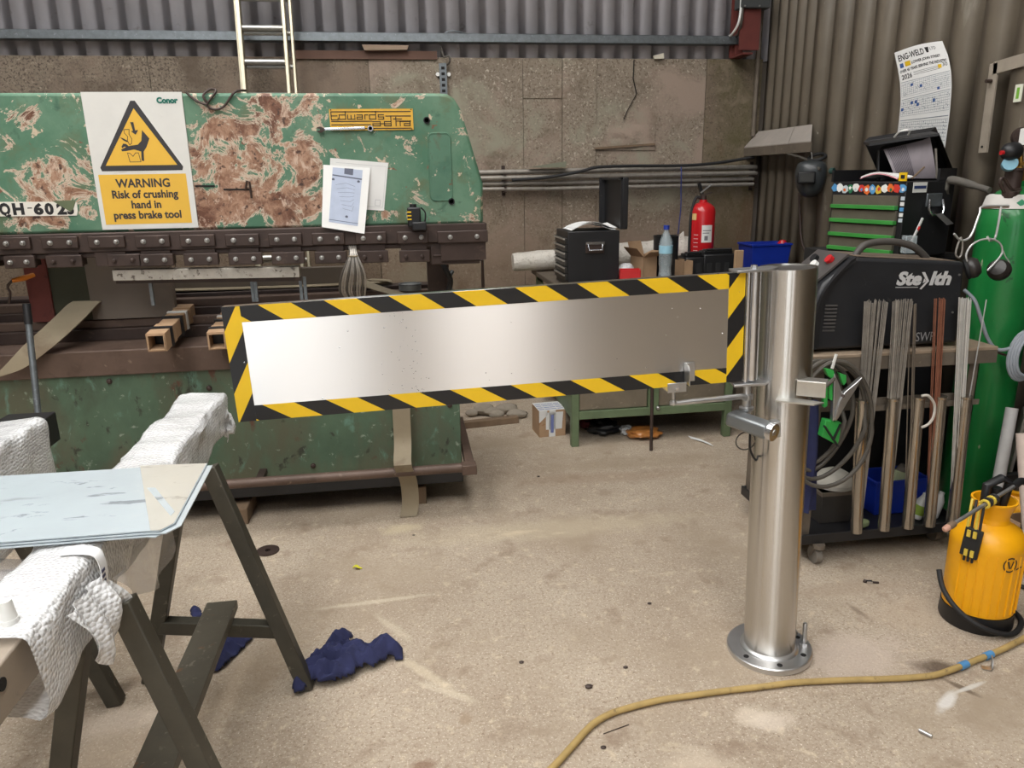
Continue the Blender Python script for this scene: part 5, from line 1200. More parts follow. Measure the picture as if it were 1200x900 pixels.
# ladder
t = thing('ladder', 'aluminium ladder leaning on the back wall behind the press', 'ladder', (-.75,4.5,0))
yb, yt_ = 4.60, 5.02
def lp(px, z): 
    x = U(px, 60, y=4.82).x; return Vector((x, yb+(yt_-yb)*z/3.2, z))
for px, w_, m in ((281,.026,m_alu),(334,.022,m_alu)): obj('stile', MB().bar(lp(px,0), lp(px,3.3), w_, .06, up=Y), mat('golden_aluminium', lin(190,182,160), .4, .7, .1, 15), t, bev=.004)
for px in (277.0,341.5): obj('stile', MB().bar(lp(px,0)+Vector((0,.035,0)), lp(px,3.3)+Vector((0,.035,0)), .018, .05, up=Y), MATS['golden_aluminium'], t, bev=.004)
zz0, zz1 = U(300,70,y=4.8).z, U(300,28.5,y=4.8).z; dz = zz1-zz0; z = zz0-dz*9
while z < 3.3:
    if z > .1: obj('rung', MB().cyl(lp(280,z), lp(335,z), .016, 12), m_alu, t); obj('rung', MB().cyl(lp(277,z-.022)+Vector((0,.035,0)), lp(341.5,z-.022)+Vector((0,.035,0)), .014, 10), m_alu, t)
    z += dz
# ---------------------------------------------------------------- welding cart with machine, tubes of rods, cylinder
KX0, KX1, KY0, KY1 = 1.46, 2.10, 2.40, 2.86
ZS = U(1050,411,y=KY0).z     # top of the upper shelf
ca = thing('welding_cart', 'dusty grey steel trolley on castors carrying the black welder', 'trolley', ((KX0+KX1)/2,2.62,0))
ztray = .125
obj('bottom_tray', MB().bb((KX0-.02,KY0-.02,.085),(KX1+.02,KY1,.098)), m_black, ca)
for lo, hi in (((KX0-.02,KY0-.03,.085),(KX1+.02,KY0-.02,ztray)),((KX0-.03,KY0-.03,.085),(KX0-.02,KY1,ztray)),((KX1+.02,KY0-.03,.085),(KX1+.03,KY1,ztray)),((KX0-.02,KY1-.01,.085),(KX1+.02,KY1,ztray))): obj('tray_lip', MB().bb(lo,hi), m_black, ca, bev=.002)
for x in (KX0-.01,KX1-.03):
    for y in (KY0,KY1-.04): obj('upright', MB().bb((x,y,.098),(x+.04,y+.004,ZS-.02)).bb((x if x < 1.8 else x+.036,y,.098),(x+.004 if x < 1.8 else x+.04,y+.04,ZS-.02)), m_framegrey, ca)
obj('top_shelf', MB().bb((KX0-.03,KY0-.02,ZS-.012),(KX1+.06,KY1+.02,ZS)), mat('dusty_shelf', lin(150,132,112), .8, .1, .15, 12), ca, bev=.002)
obj('shelf_apron', MB().bb((KX0-.03,KY0-.02,ZS-.06),(KX1+.06,KY0-.015,ZS-.012)), m_framegrey, ca)
zm = U(1050,471,y=KY0).z
obj('mid_rail', MB().bb((KX0+.02,KY0+.004,zm-.022),(KX1,KY0+.012,zm+.018)), m_framegrey, ca)
obj('back_panel', MB().bb((KX0,KY1-.006,ztray),(KX1,KY1,ZS-.02)), m_dark, ca)
obj('rod_holder_rail', MB().bb((KX0+.16,KY0-.014,.60),(KX1+.02,KY0-.010,.62)), m_framegrey, ca)
for x, y in ((KX0+.055,KY0-.035),(KX1-.02,KY0+.05),(KX0+.04,KY1-.06),(KX1-.03,KY1-.06)):
    fk = obj('castor_fork', MB().cyl((x,y,.070),(x,y,.086),.022,14).bar((x-.016,y,.072),(x-.016,y+.025,.030),.014,.003).bar((x+.016,y,.072),(x+.016,y+.025,.030),.014,.003), m_framegrey, ca)
    obj('castor_wheel', MB().cyl((x-.012,y+.02,.034),(x+.012,y+.02,.034),.034,20), mat('castor_grey', lin(122,116,108), .7), fk)
# the welder
WY = 2.42; WD = .26
wp = [(1003,302),(1131,307),(1121,409),(952,409),(950,380),(955,352),(966,332)]
W = [U(px,py,y=WY) for px,py in wp]
for i, p in enumerate(W):
    if i in (2,3): p.z = ZS+.012
m_wb = mat('welder_black', lin(36,37,40), .45, 0, .12, 14, [(30,.64,.72,lin(66,64,62),3)])
we = thing('welder', 'black welding machine with curved handle and white lettering on the trolley', 'welder', ((W[3].x+W[2].x)/2,WY+.2,ZS))
obj('casing', MB().prism(W, (0,WD,0)), m_wb, we, bev=.012, bseg=3)
obj('dusty_top', MB().prism([W[0]+Vector((.02,.02,.001)), W[1]+Vector((-.02,.02,.001)), W[1]+Vector((-.02,WD-.02,.001)), W[0]+Vector((.02,WD-.02,.001))], (0,0,.002)), mat('dust_brown', lin(104,90,76), .9, 0, .2, 14), we)
fr = [U(1000,303,y=WY-.006),U(975,330,y=WY-.006),U(963,352,y=WY-.006),U(957,380,y=WY-.006),U(955,408,y=WY-.006)]
obj('front_bumper', MB().ribbon([p+Vector((.0,.004,0)) for p in smooth_path(fr,4)], Vector((.022,0,.012)), .022), m_blackp, we)
cpn = [W[0]+Vector((-.005,.03,.006)), W[6]+Vector((-.008,.03,.0)), W[6]+Vector((-.008,WD-.03,0)), W[0]+Vector((-.005,WD-.03,.006))]
cp = obj('control_panel', MB().prism(cpn, (-.006,0,.004)), mat('panel_grey', lin(74,70,68), .35, 0, .1, 20), we)
for k, (u, v, m) in enumerate(((.30,.25,m_red),(.55,.5,m_white),(.35,.7,m_blackp))):
    c = cpn[0].lerp(cpn[1],u).lerp(cpn[3].lerp(cpn[2],u),v)+Vector((-.006,0,.005)); obj('control_knob', MB().cyl(c, c+Vector((-.012,0,.009)), .016, 14), m, cp)
for k in range(8):
    a, b_ = U(967-.5*k+.2,358+4.2*k,y=WY-.0), U(981-.5*k,358+4.2*k,y=WY-.0); obj('vent_slot', MB().bar(a+Vector((0,-.0012,0)), b_+Vector((0,-.0012,0)), .004, .0055), mat('slot_grey', lin(78,76,74), .6), we)
hp = smooth_path([U(1001,301,y=WY+.1),U(1012,288,y=WY+.1),U(1030,283.5,y=WY+.1),U(1052,284,y=WY+.1),U(1072,290,y=WY+.1),U(1086,303,y=WY+.1)])
obj('carry_handle', MB().tube(hp, .013, 12), mat('handle_grey', lin(74,70,66), .6), we)
bq0, bq1 = U(1050,333.5,y=WY-.001), U(1114,333,y=WY-.001)
ux = (bq1-bq0).normalized(); mb = MB(); lw = (bq1-bq0).length
base = bq0+Vector((0,-.0005,0))
fit(mb, 'Ste', base, ux, lw*.455, .047, bold=.05, shear=.2)
fit(mb, 'lth', base+ux*lw*.60, ux, lw*.40, .047, bold=.05, shear=.2)
ch = lambda u, v: base+ux*lw*u+Z*v
mb.poly([ch(.44,.044),ch(.50,.044),ch(.595,.012),ch(.47,-.018),ch(.435,-.016),ch(.545,.012)])
mb.poly([ch(.50,.022),ch(.54,.012),ch(.48,.004)])
stroke(mb, [ch(.0,-.010),ch(.40,-.010)], .0022, (0,-1,0))
obj('lettering', mb, mat('letter_silver', lin(206,206,206), .4, .1, 0), we, recalc=False)
mb = MB(); q = U(1072,400,y=WY-.0005); txt(mb, 'SWP', .048, q+Vector((0,-.0008,0)), X, Z, align='LEFT', sx=.8); obj('lettering', mb, mat('letter_dim', lin(150,150,150), .5, 0, 0), we, recalc=False)
for px, py in ((1124,322),(1116,366)): obj('screw', MB().cyl(U(px,py,y=WY), U(px,py,y=WY)+Vector((0,-.003,0)), .004, 8), m_zinc, we)

# five stainless tubes and the rods standing in them
TY = KY0-.040
tubes = [((1010,468),(1003.5,622)),((1046.5,466),(1035.5,621)),((1076.5,464.5),(1063.5,619)),((1102.5,464),(1088.5,618)),((1132,464),(1116,616))]
m_rt = mat('rod_tube_steel', lin(176,168,156), .26, .9, .12, 12, stretch=(1,1,.15))
tl = ['leftmost of the five stainless rod tubes on the trolley front','second from left stainless rod tube on the trolley front','middle one of the five stainless rod tubes on the trolley','fourth from left stainless rod tube on the trolley front','rightmost of the five stainless rod tubes on the trolley front']
tops = []
for k, (tp_, bt) in enumerate(tubes):
    a, b_ = U(*bt, y=TY), U(*tp_, y=TY); a.z = ztray+.002; r = .0215
    t = thing('rod_tube', tl[k], 'tube', a); L_ = (b_-a).length
    obj('tube_wall', MB().lathe([(r,0),(r,L_),(r-.003,L_),(r-.003,.004),(0,.004)], a, b_-a, 24), m_rt, t)
    obj('tube_lip', MB().lathe([(r,L_-.010),(r+.0015,L_-.008),(r+.0015,L_),(r-.003,L_)], a, b_-a, 24), m_rt, t); tops.append((a,b_))
random.seed(11)
def rods(k, n, spread, top_px, top_py, m, label, r=.0016, jit=.006):
    a, b_ = tops[k]; mb = MB(); T = U(top_px, top_py, y=TY)
    for i in range(n):
        f = (i+.5)/n-.5 if n > 1 else 0; u = random.uniform(-1,1)
        p = a+Vector((f*.026, u*.008, .012)); q = T+Vector((f*spread, u*.010, random.uniform(-jit,jit)))
        mb.tube([p,q], r, 5)
    o = obj('filler_rods', mb, m); o['kind'] = 'stuff'; return tag(o, label, 'rods')
rods(0, 34, .083, 1026.5, 353, m_rod, 'fan of grey filler rods standing in the leftmost tube')
rods(1, 34, .072, 1058.5, 352, m_rod, 'tight bundle of grey filler rods standing in the second tube')
rods(2, 5, .018, 1071, 355, m_framegrey, 'few dull flat rods standing in the middle tube', .0022)
rods(3, 12, .040, 1102, 351, m_copper, 'copper coloured filler rods standing in the fourth tube', .0022)
rods(4, 20, .042, 1131, 350, m_silver, 'bright silver filler rods standing in the rightmost tube')
a = U(1136,466,y=TY); 
tag(obj('filler_rod', MB().tube([tops[4][0]+Vector((.006,.004,.012)), a, U(1156,351,y=TY+.02)], .0022, 6), m_silver), 'single pale filler rod leaning out of the rightmost tube', 'rod')
tag(obj('hook_strap', MB().tube(smooth_path([U(1080,464,y=TY-.04),U(1088,464,y=TY-.045),U(1095,474,y=TY-.045),U(1094,488,y=TY-.045),U(1088,497,y=TY-.04),U(1080,501,y=TY-.035)]), .005, 8), mat('pale_strap', lin(196,190,180), .6)), 'pale plastic strap hooked over the middle rod tube', 'strap')

# cable coil with earth clamp hanging on the trolley's left
t = thing('cable_coil', 'grey welding cable coiled and hung on the trolley beside the post', 'cable', U(970,500,y=KY0-.05))
cc, yb_ = U(975,485,y=KY0-.05), KY0-.05
for k, (rx, rz, dx, dz, dy) in enumerate(((.125,.205,-.045,-.01,0),(.145,.225,-.03,-.02,-.018),(.105,.20,-.06,.0,.012),(.15,.235,-.012,-.03,-.03))):
    pts = [Vector((cc.x+dx+rx*math.cos(a)+.01*math.sin(2*a+k), yb_+dy+.012*math.sin(a*1.5+k), cc.z+dz+rz*math.sin(a)-.02*math.cos(a)*math.sin(a))) for a in [2*math.pi*i/36 for i in range(36)]]
    obj('loop', MB().tube(pts, .0078, 8, closed=True), m_cable, t)
obj('cable_tie', MB().bar(U(975,432,y=yb_-.045), U(980,415,y=yb_-.045), .006,.008), m_white, t)
obj('tail', MB().tube(smooth_path([U(950,462,y=yb_-.04),U(962,456,y=yb_-.05),U(975,446,y=yb_-.05),U(978,440,y=yb_-.045)]), .0075, 8), m_cable, t)
t = thing('earth_clamp', 'green handled earth clamp with pale jaws hanging inside the cable coil', 'clamp', U(985,490,y=yb_-.05))
yj_ = yb_-.055
obj('jaw', MB().prism([U(px,py,y=yj_) for px,py in ((978,438),(982,446),(987,460),(992,466),(986,478),(980,492),(976,494),(977,470))], (0,.02,0)), m_zinc, t, bev=.002)
obj('jaw', MB().prism([U(px,py,y=yj_-.006) for px,py in ((1011,442),(1004,455),(993,472),(984,488),(980,494),(978,490),(984,470),(990,460),(1002,450))], (0,.02,0)), m_zinc, t, bev=.002)
obj('pivot', MB().cyl(U(988,464,y=yj_-.010), U(988,464,y=yj_+.02), .006, 10), m_brown, t)
for l in (((967,432),(977,434),(980,443),(976,445),(970,440)),((972,445),(976,446),(976,470),(972,468)),((984,437),(992,440),(992,448),(989,452),(986,444)),((965,455),(970,453),(970,476),(966,478))):
    obj('green_grip', MB().prism([U(px,py,y=yj_+.004) for px,py in l], (0,.018,0)), m_tealclamp, t, bev=.002)
t = thing('green_tag', 'green plastic wedge with a black cross strap under the earth clamp', 'tag', U(975,515,y=yj_))
obj('wedge', MB().prism([U(px,py,y=yj_+.01) for px,py in ((963,512),(968,492),(986,495),(985,508),(982,522))], (0,.03,0)), m_tealclamp, t, bev=.003)
obj('cross_strap', MB().bar(U(966,499,y=yj_+.006),U(982,523,y=yj_+.006),.012,.005).bar(U(985,497,y=yj_+.006),U(976,516,y=yj_+.006),.010,.005), m_rubber, t)
# navy jacket hanging behind the post
t = thing('jacket', 'navy work jacket hanging on the trolley end behind the post', 'jacket', U(947,600,y=2.38))
def jk(u, v): 
    p = U(936+23*u+3*math.sin(v*4), 470+130*v, y=2.36); return p+Vector((.006*math.sin(u*9+v*5), .018*math.sin(u*6.5+v*2)*(.4+.6*v), 0))
obj('cloth', MB().grid(16,18,jk,th=(0,.02,0)), m_navy, t)
# cap on the grey box
b0, b1 = U(961,606,y=2.50), U(1000,575,y=2.50)
t = thing('metal_box', 'small dark grey box standing on the left of the trolley tray', 'box', ((b0.x+b1.x)/2,2.58,.098))
obj('case', MB().bb((b0.x,2.50,.098),(b1.x,2.66,b1.z)), mat('dark_case', lin(62,58,54), .6, .2), t, bev=.003); obj('lid_edge', MB().bb((b0.x-.003,2.497,b1.z-.016),(b1.x+.003,2.663,b1.z)), m_framegrey, t)
q = U(976,574,y=2.57); t = thing('cloth_cap', 'white cloth cap resting on the dark grey box in the trolley', 'cap', (q.x,2.57,b1.z+.002))
obj('crown', MB().lathe([(.075,.0),(.076,.016),(.070,.032),(.055,.052),(.03,.066),(0,.070)], (q.x,2.57,b1.z), seg=20), mat('off_white_cloth', lin(186,182,172), .9, 0, .08, 20, bump=.4, bs=60), t)
obj('band', MB().lathe([(.075,.001),(.079,.003),(.079,.018),(.075,.018)], (q.x,2.57,b1.z), seg=20), mat('cap_band', lin(170,166,158), .9), t)
# blue bin and bottles inside the trolley
a, b_ = U(1015,600,y=2.56), U(1078,562,y=2.56)
bin_('tray_bin', 'blue plastic bin behind the rod tubes in the trolley tray', a.x,b_.x+.01,2.52,2.66,.100,.100+.15)
q = U(1050,558,y=2.6)
tag(obj('pad', MB().box((q.x,2.59,.23),(.05,.03,.06),RY(15)), mat('pale_green_pad', lin(186,196,158), .8), bev=.004), 'pale green pad poking out of the trolley blue bin', 'pad')
tag(obj('glove', MB().tube(smooth_path([(q.x+.03,2.60,.16),(q.x+.01,2.6,.24),(q.x+.03,2.59,.28)]), [.02]*12+[.012], 10), mat('grey_glove', lin(110,104,98), .9)), 'grey glove sticking up from the trolley blue bin', 'glove')
for k, (px, m_, lab) in enumerate(((1081,mat('label_green', lin(150,176,70), .6),'green and white bottle lying in the trolley tray by the fourth tube'),(1100,m_white,'white bottle lying in the trolley tray by the rightmost tube'))):
    q = U(px,600,y=2.46); t = thing('bottle', lab, 'bottle', (q.x,2.47,.100))
    d_ = Vector((.25,-.05,.97)).normalized(); obj('bottle_body', MB().lathe([(.018,0),(.022,.004),(.022,.075),(.010,.10),(.010,.11)], (q.x-.02,2.47,.104), d_, 16), m_white, t)
    obj('label_band', MB().lathe([(.0226,.02),(.0226,.06)], (q.x-.02,2.47,.104), d_, 16), m_, t)
q = U(1012,596,y=2.44)
tag(obj('wrapper', MB().box((q.x,2.44,.115),(.06,.03,.028),RZ(20)), mat('green_wrapper', lin(140,150,110), .5, 0, .3, 30), bev=.008), 'small green and white wrapper lying in the trolley tray', 'wrapper')

# ---------------------------------------------------------------- cabinet, drawer chest, case
t = thing('cabinet', 'tall dark steel cabinet standing behind the welding trolley', 'cabinet', (2.18,3.15,0))
CT = 1.10
obj('carcass', MB().bb((1.95,2.98,.0),(2.42,3.42,CT)), m_dark, t, bev=.003)
for x in (1.96,2.19): obj('door', MB().bb((x,2.972,.06),(x+.225,2.98,CT-.02)), m_black, t, bev=.002)
K = U(1050,300,y=2.86); a15 = math.radians(15)
ud, us = Vector((-math.sin(a15)*1.0,math.cos(a15),0)), Vector((math.cos(a15),math.sin(a15),0))
dw, sw = .385, .30
zc0, zc1 = CT+.001, U(1050,213,y=2.86).z
K = Vector((K.x, K.y+.0, 0)) + us*.0
K0 = K
# the chest stands on the cabinet; its near corner overhangs a little
tch = thing('drawer_chest', 'black drawer chest with green drawer pulls and a strip of stickers', 'tool chest', K0+ud*dw/2+us*sw/2+Z*zc0)
def KP(d, s, z): return K0+ud*d+us*s+Z*z
def kbox(d0,d1,s0,s1,z0,z1): 
    mb = MB(); mb.prism([KP(d0,s0,z0),KP(d1,s0,z0),KP(d1,s1,z0),KP(d0,s1,z0)], (0,0,z1-z0)); return mb
obj('body', kbox(0,dw,0.012,sw,zc0,zc1), m_black, tch, bev=.004)
hD = (zc1-.055-zc0-.01)/4
m_dg = mat('drawer_greybrown', lin(104,98,86), .5, .3, .1, 15)
for k in range(4):
    z = zc0+.012+hD*k
    dr = obj('drawer', kbox(.025,dw-.02,-.002,.012,z+.016,z+hD-.004), m_dg, tch, bev=.001)
    obj('drawer_pull', kbox(.025,dw-.02,-.014,.010,z+.000,z+.017), mat('pull_green', lin(60,140,62), .4), dr, bev=.002)
m_stk = [mat('sticker_%s' % n_, lin(*c_), .5, 0, 0) for n_, c_ in (('orange',(226,110,46)),('blue',(86,150,200)),('white',(230,230,226)),('red',(206,60,50)),('green',(40,120,80)),('yellow',(214,180,60)),('pale',(190,200,206)))]
random.seed(5)
def sprism(d, z, r, n, off):
    pts = [KP(d+r*(.75+.45*random.random())*math.cos(2*math.pi*i/n)*.9, .0105-off, z+r*(.75+.45*random.random())*math.sin(2*math.pi*i/n)) for i in range(n)]
    return MB().prism(pts, us*.0012)
for k in range(13):
    d0 = .016+k*(dw-.03)/12
    s_ = obj('sticker', sprism(d0, zc1-.030+random.uniform(-.006,.006), .019, random.choice((5,6,7,9)), .0004*(k%3)), m_stk[[1,3,0,2,5,1,0,3,2,4,6,2,1][k]], tch)
    obj('sticker_motif', sprism(d0+random.uniform(-.004,.004), zc1-.030+random.uniform(-.005,.005), .009, random.choice((4,5,6)), .0018), m_stk[[2,2,6,3,0,2,4,2,1,2,1,6,3][(k*3)%13]], s_)
for k in range(5): obj('sticker', kbox(.0,.018,.0095,.012,zc1-.075-k*.022,zc1-.06-k*.022), m_stk[[6,2,1,2,6][k]], tch)
# side face: label, drop handle
lb = obj('side_label', kbox(-.002,.003,.05,.13,zc1-.045,zc1-.004), m_white, tch); obj('label_print', kbox(-.0028,-.0018,.055,.125,zc1-.030,zc1-.018), mat('label_navy', lin(40,60,110), .6), lb)
ya = obj('yellow_label', kbox(.0,.036,.006,.011,zc1+.002,zc1+.036), m_tapey, tch); obj('label_print', kbox(.008,.026,.004,.0065,zc1+.012,zc1+.026), m_ink, ya)
hz = zc1-.075
hdl = obj('handle_plate', kbox(-.006,.002,.135,.225,hz-.03,hz+.025), m_galv, tch, bev=.003)
obj('bail', MB().tube([KP(-.012,.14,hz),KP(-.020,.135,hz-.04),KP(-.024,.15,hz-.062),KP(-.024,.21,hz-.062),KP(-.020,.225,hz-.04),KP(-.012,.22,hz)], .006, 8), m_chrome, hdl)
tgp = [KP(-.03,.165,hz-.060),KP(-.032,.20,hz-.056),KP(-.05,.255,hz-.10),KP(-.05,.215,hz-.105)]
t = thing('metal_tag', 'grey metal tag hanging from the drawer chest side handle', 'tag', tgp[2]); obj('tag_plate', MB().prism(tgp, (0,-.002,0)), m_zinc, t)
t = thing('rod_brush', 'thin steel rod with a clear block leaning on the welder under the handle', 'rod', U(1070,285,y=2.60)); obj('rod', MB().cyl(U(1068,284,y=2.60), U(1081,256,y=2.64), .005, 8), m_silver, t); obj('red_band', MB().cyl(U(1075,270,y=2.62), U(1077,266,y=2.625), .0062, 8), m_red, t); obj('clear_block', MB().bb((U(1060,283,y=2.6).x,2.59,W[0].z-.012),(U(1073,283,y=2.6).x,2.62,U(1066,276,y=2.6).z)), m_pet, t, bev=.003)
# open top tray and lid with documents
rim = zc1+.050
obj('top_tray', kbox(dw-.012,dw,.0,sw,zc1,rim).prism([KP(0,sw,zc1),KP(0,sw-.012,zc1),KP(dw,sw-.012,zc1),KP(dw,sw,zc1)], (0,0,rim-zc1)).prism([KP(0.0,.20,zc1),KP(0.0,sw,zc1),KP(.012,sw,zc1),KP(.012,.20,zc1)], (0,0,rim-zc1)), m_black, tch)
lidang = math.radians(68)
lh = us*math.cos(math.radians(100))+Z*math.sin(math.radians(100)); 
# the lid hinges on the far long edge and leans back over it
B0 = [U(1114,209,y=3.12), U(1030,206,y=3.26)]; T0 = [U(1091,154,y=3.02), U(1012,166,y=3.16)]
lid = obj('lid', MB().prism([B0[0],B0[1],T0[1],T0[0]], Vector((.03,.012,.02))), m_black, tch, bev=.003)
nrm = Vector((-.5,-.8,.1)).normalized()
side = Vector((.028,-.05,.0))
obj('lid_flange', MB().prism([T0[0],T0[1],T0[1]+Vector((-.03,-.09,-.012)),T0[0]+Vector((-.03,-.09,-.012))], (0,0,-.010)).prism([T0[0],B0[0],B0[0]+Vector((.012,-.02,0)),T0[0]+Vector((-.03,-.09,-.012))], (.004,.004,0)), m_blackp, lid)
lf_ = [T0[0]+Vector((-.012,-.05,-.006)), T0[1]+Vector((-.012,-.05,-.006))]
obj('lid_handle', MB().tube(smooth_path([T0[0].lerp(T0[1],.45)+Vector((-.02,-.08,.0)),T0[0].lerp(T0[1],.48)+Vector((-.02,-.10,.02)),T0[0].lerp(T0[1],.62)+Vector((-.02,-.10,.02)),T0[0].lerp(T0[1],.65)+Vector((-.02,-.08,.0))],4), .004, 8), m_silver, lid)
obj('lid_stay', MB().cyl(U(1029,212,y=3.12), U(1029.5,176,y=3.12), .006, 8), m_blackp, tch)
obj('lid_stay', MB().cyl(U(1098,209,y=2.98), U(1096.5,174,y=2.98), .005, 8), m_rod, tch)
t = thing('documents', 'grey printed sheets held inside the raised lid of the drawer chest', 'papers', U(1072,208,y=3.04))
dp = [U(1034,172,y=3.10),U(1090,161,y=3.0),U(1097,209,y=2.99),U(1052,209,y=3.06)]
def dc(u, v): 
    p = dp[0].lerp(dp[1],u).lerp(dp[3].lerp(dp[2],u),v); return p+Vector((-.012*math.sin(v*3)-.01*(1-u)*v,-.02*math.sin(v*3),0))
obj('sheet', MB().grid(10,10,dc,th=(.003,.006,0)), mat('grey_document', lin(150,142,148), .6, 0, .12, 20, stretch=(1,1,.2)), t)
mb = MB()
for k in range(14): 
    u = .08+.03*k; stroke(mb, [dc(u,v)+Vector((-.0015,-.0025,0)) for v in (.08,.3,.55,.8,.95)], .0022, (-.5,-.85,0))
obj('printed_lines', mb, mat('doc_ink', lin(96,90,98), .8, 0, 0), t, recalc=False)
obj('clip_strip', MB().prism([dp[0]+Vector((-.01,-.012,0)),dp[0].lerp(dp[1],.95)+Vector((-.004,-.008,.0)),dp[0].lerp(dp[1],.8)+Vector((-.01,-.02,-.006)),dp[0]+Vector((-.03,-.02,-.016))], (0,-.002,0)), m_dark, t)
q = U(1013,213,y=2.95)
t = thing('manual', 'white booklet lying in the open top of the drawer chest', 'booklet', q)
obj('booklet', MB().grid(8,4,lambda u,v: KP(.06+.19*u,.03+.10*v,zc1+.012+.022*math.sin(u*3.0)*(1-.3*v)),th=(0,0,.006)), m_paper, t)
obj('pink_edge', MB().grid(8,2,lambda u,v: KP(.06+.19*u,.027+.006*v,zc1+.008+.022*math.sin(u*3.0)),th=(0,0,.003)), mat('pink_paper', lin(220,150,160), .8), t)
tag(obj('pencil', MB().cyl(U(1069,209,y=2.93), U(1083,196,y=2.97), .004, 8), m_wood), 'wooden pencil leaning in the open top of the drawer chest', 'pencil')
blobp = U(1009,206,y=3.15)
tag(obj('yellow_lump', MB().lathe([(0,0),(.025,.004),(.022,.02),(.010,.03),(.008,.045),(0,.05)], (blobp.x,3.22,rim+.0), seg=12), mat('straw_lump', lin(150,138,92), .8, 0, .2, 30)), 'small straw coloured lump behind the drawer chest tray', 'lump') if False else None
# dusty grey torch handle on the chest's far end
t = thing('torch', 'dusty grey welding torch lying on the drawer chest right end', 'torch', U(1130,216,y=2.80))
obj('torch_body', MB().tube(smooth_path([U(1108,222,y=2.93),U(1112,212,y=2.92),U(1122,212,y=2.88),U(1140,217,y=2.80),U(1160,223,y=2.72)]), [.012]*7+[.017]*6+[.016]*6+[.012]*6, 12), mat('dusty_torch', lin(92,88,82), .75, 0, .15, 14), t)
obj('torch_cable', MB().tube(smooth_path([U(1108,218,y=2.93),U(1108,226,y=2.94),U(1112,230,y=2.95)]), .014, 10), m_cable, t)
# dark things between chest and cylinder
p0, p1 = U(1121,300,y=2.9), U(1134,226,y=2.9)
tag(obj('grey_post', MB().bb((p0.x-.02,3.0,CT+.001),(p1.x,3.06,p1.z)), m_framegrey), 'brown grey steel post beside the drawer chest and green cylinder', 'post')

# ---------------------------------------------------------------- gas cylinder
cyl_y = 2.655; q = U(1142,520,y=cyl_y); GX = q.x+.004; gr = .113
zsh = U(1180,258,y=cyl_y-gr).z; zn = U(1195,228,y=cyl_y-.05).z
GX = max(GX, KX1+.045+gr)
gc = thing('gas_cylinder', 'tall green gas cylinder standing beside the welding trolley', 'cylinder', (GX,cyl_y,0))
gb = (GX,cyl_y,0)
obj('shell', MB().lathe([(gr*.9,.0),(gr,.02),(gr,zsh-.03),(gr*.985,zsh),(gr*.9,zsh+.04),(gr*.74,zn-.02),(gr*.55,zn+.01),(.03,zn+.03),(.03,zn+.05)], gb, seg=48), m_cyl, gc)
zl_ = U(1180,238,y=cyl_y-.08).z
cl_ = obj('collar_label', MB().lathe([(gr*.905+.004,zl_-.022),(gr*.80+.004,zl_+.022),(gr*.74,zl_+.03)], gb, seg=40), mat('label_offwhite', lin(206,202,196), .6, 0, .05, 12), gc)
mb = MB(); r_ = gr*.86+.006
for a in (-118,): mb.poly([Vector((GX+r_*math.cos(math.radians(a+s*9)), cyl_y+r_*math.sin(math.radians(a+s*9)), zl_+v)) for s,v in ((0,-.014),(1,0),(0,.014),(-1,0))])
obj('hazard_diamond', mb, mat('diamond_green', lin(60,150,110), .6), cl_, recalc=False)
vb = Vector((GX,cyl_y,zn+.04))
obj('valve_body', MB().cyl(vb, vb+Z*.06, .022, 16).cyl(vb+Z*.06, vb+Z*.075, .012, 12), mat('brass', lin(190,150,80), .35, .9), gc)
# regulator
rg = thing('gas_regulator', 'brass and black gas regulator with a dial on the green cylinder', 'regulator', vb+Vector((-.03,-.05,.06)))
ry = cyl_y-.07
a, b_ = U(1190,176,y=ry), U(1179,179,y=ry)
obj('bonnet', MB().lathe([(.012,0),(.020,.004),(.032,.02),(.034,.05),(.030,.06)], b_+Vector((-.012,0,0)), (1,.1,.12), 20), m_blackp, rg)
obj('red_button', MB().cyl(b_+Vector((-.022,0,0)), b_+Vector((-.010,0,0)), .008, 10), m_red, rg)
dcn = U(1199,160,y=ry); obj('dial', MB().cyl(dcn, dcn+Vector((.006,.02,0)), .034, 24), m_brown, rg); obj('dial_face', MB().cyl(dcn+Vector((-.001,-.002,0)), dcn, .030, 24), m_white, rg)
dc2 = U(1184,191,y=ry-.01); obj('blue_cover', MB().cyl(dc2, dc2+Vector((.012,.02,-.006)), .026, 20), mat('pale_blue_rubber', lin(120,170,190), .5), rg)
obj('stem', MB().cyl(U(1196,194,y=ry+.02), U(1196,168,y=ry+.02), .008, 10).cyl(U(1196,190,y=ry+.02), U(1196,194,y=ry+.02), .015, 6), MATS['brass'], rg)
p = U(1196,200,y=ry); obj('body', MB().cyl(Vector((p.x,ry+.03,p.z-.1)), Vector((p.x,ry+.03,p.z)), .030, 18).cyl(Vector((p.x,ry+.03,p.z)), Vector((p.x,ry+.03,p.z+.01)), .036, 18), m_brown, rg)
obj('hose_loop', MB().tube(smooth_path([U(1177,226,y=ry-.03),U(1172,214,y=ry-.03),U(1176,209,y=ry-.03),U(1186,222,y=ry-.03),U(1196,222,y=ry-.02)]), .006, 8), m_brown, rg)
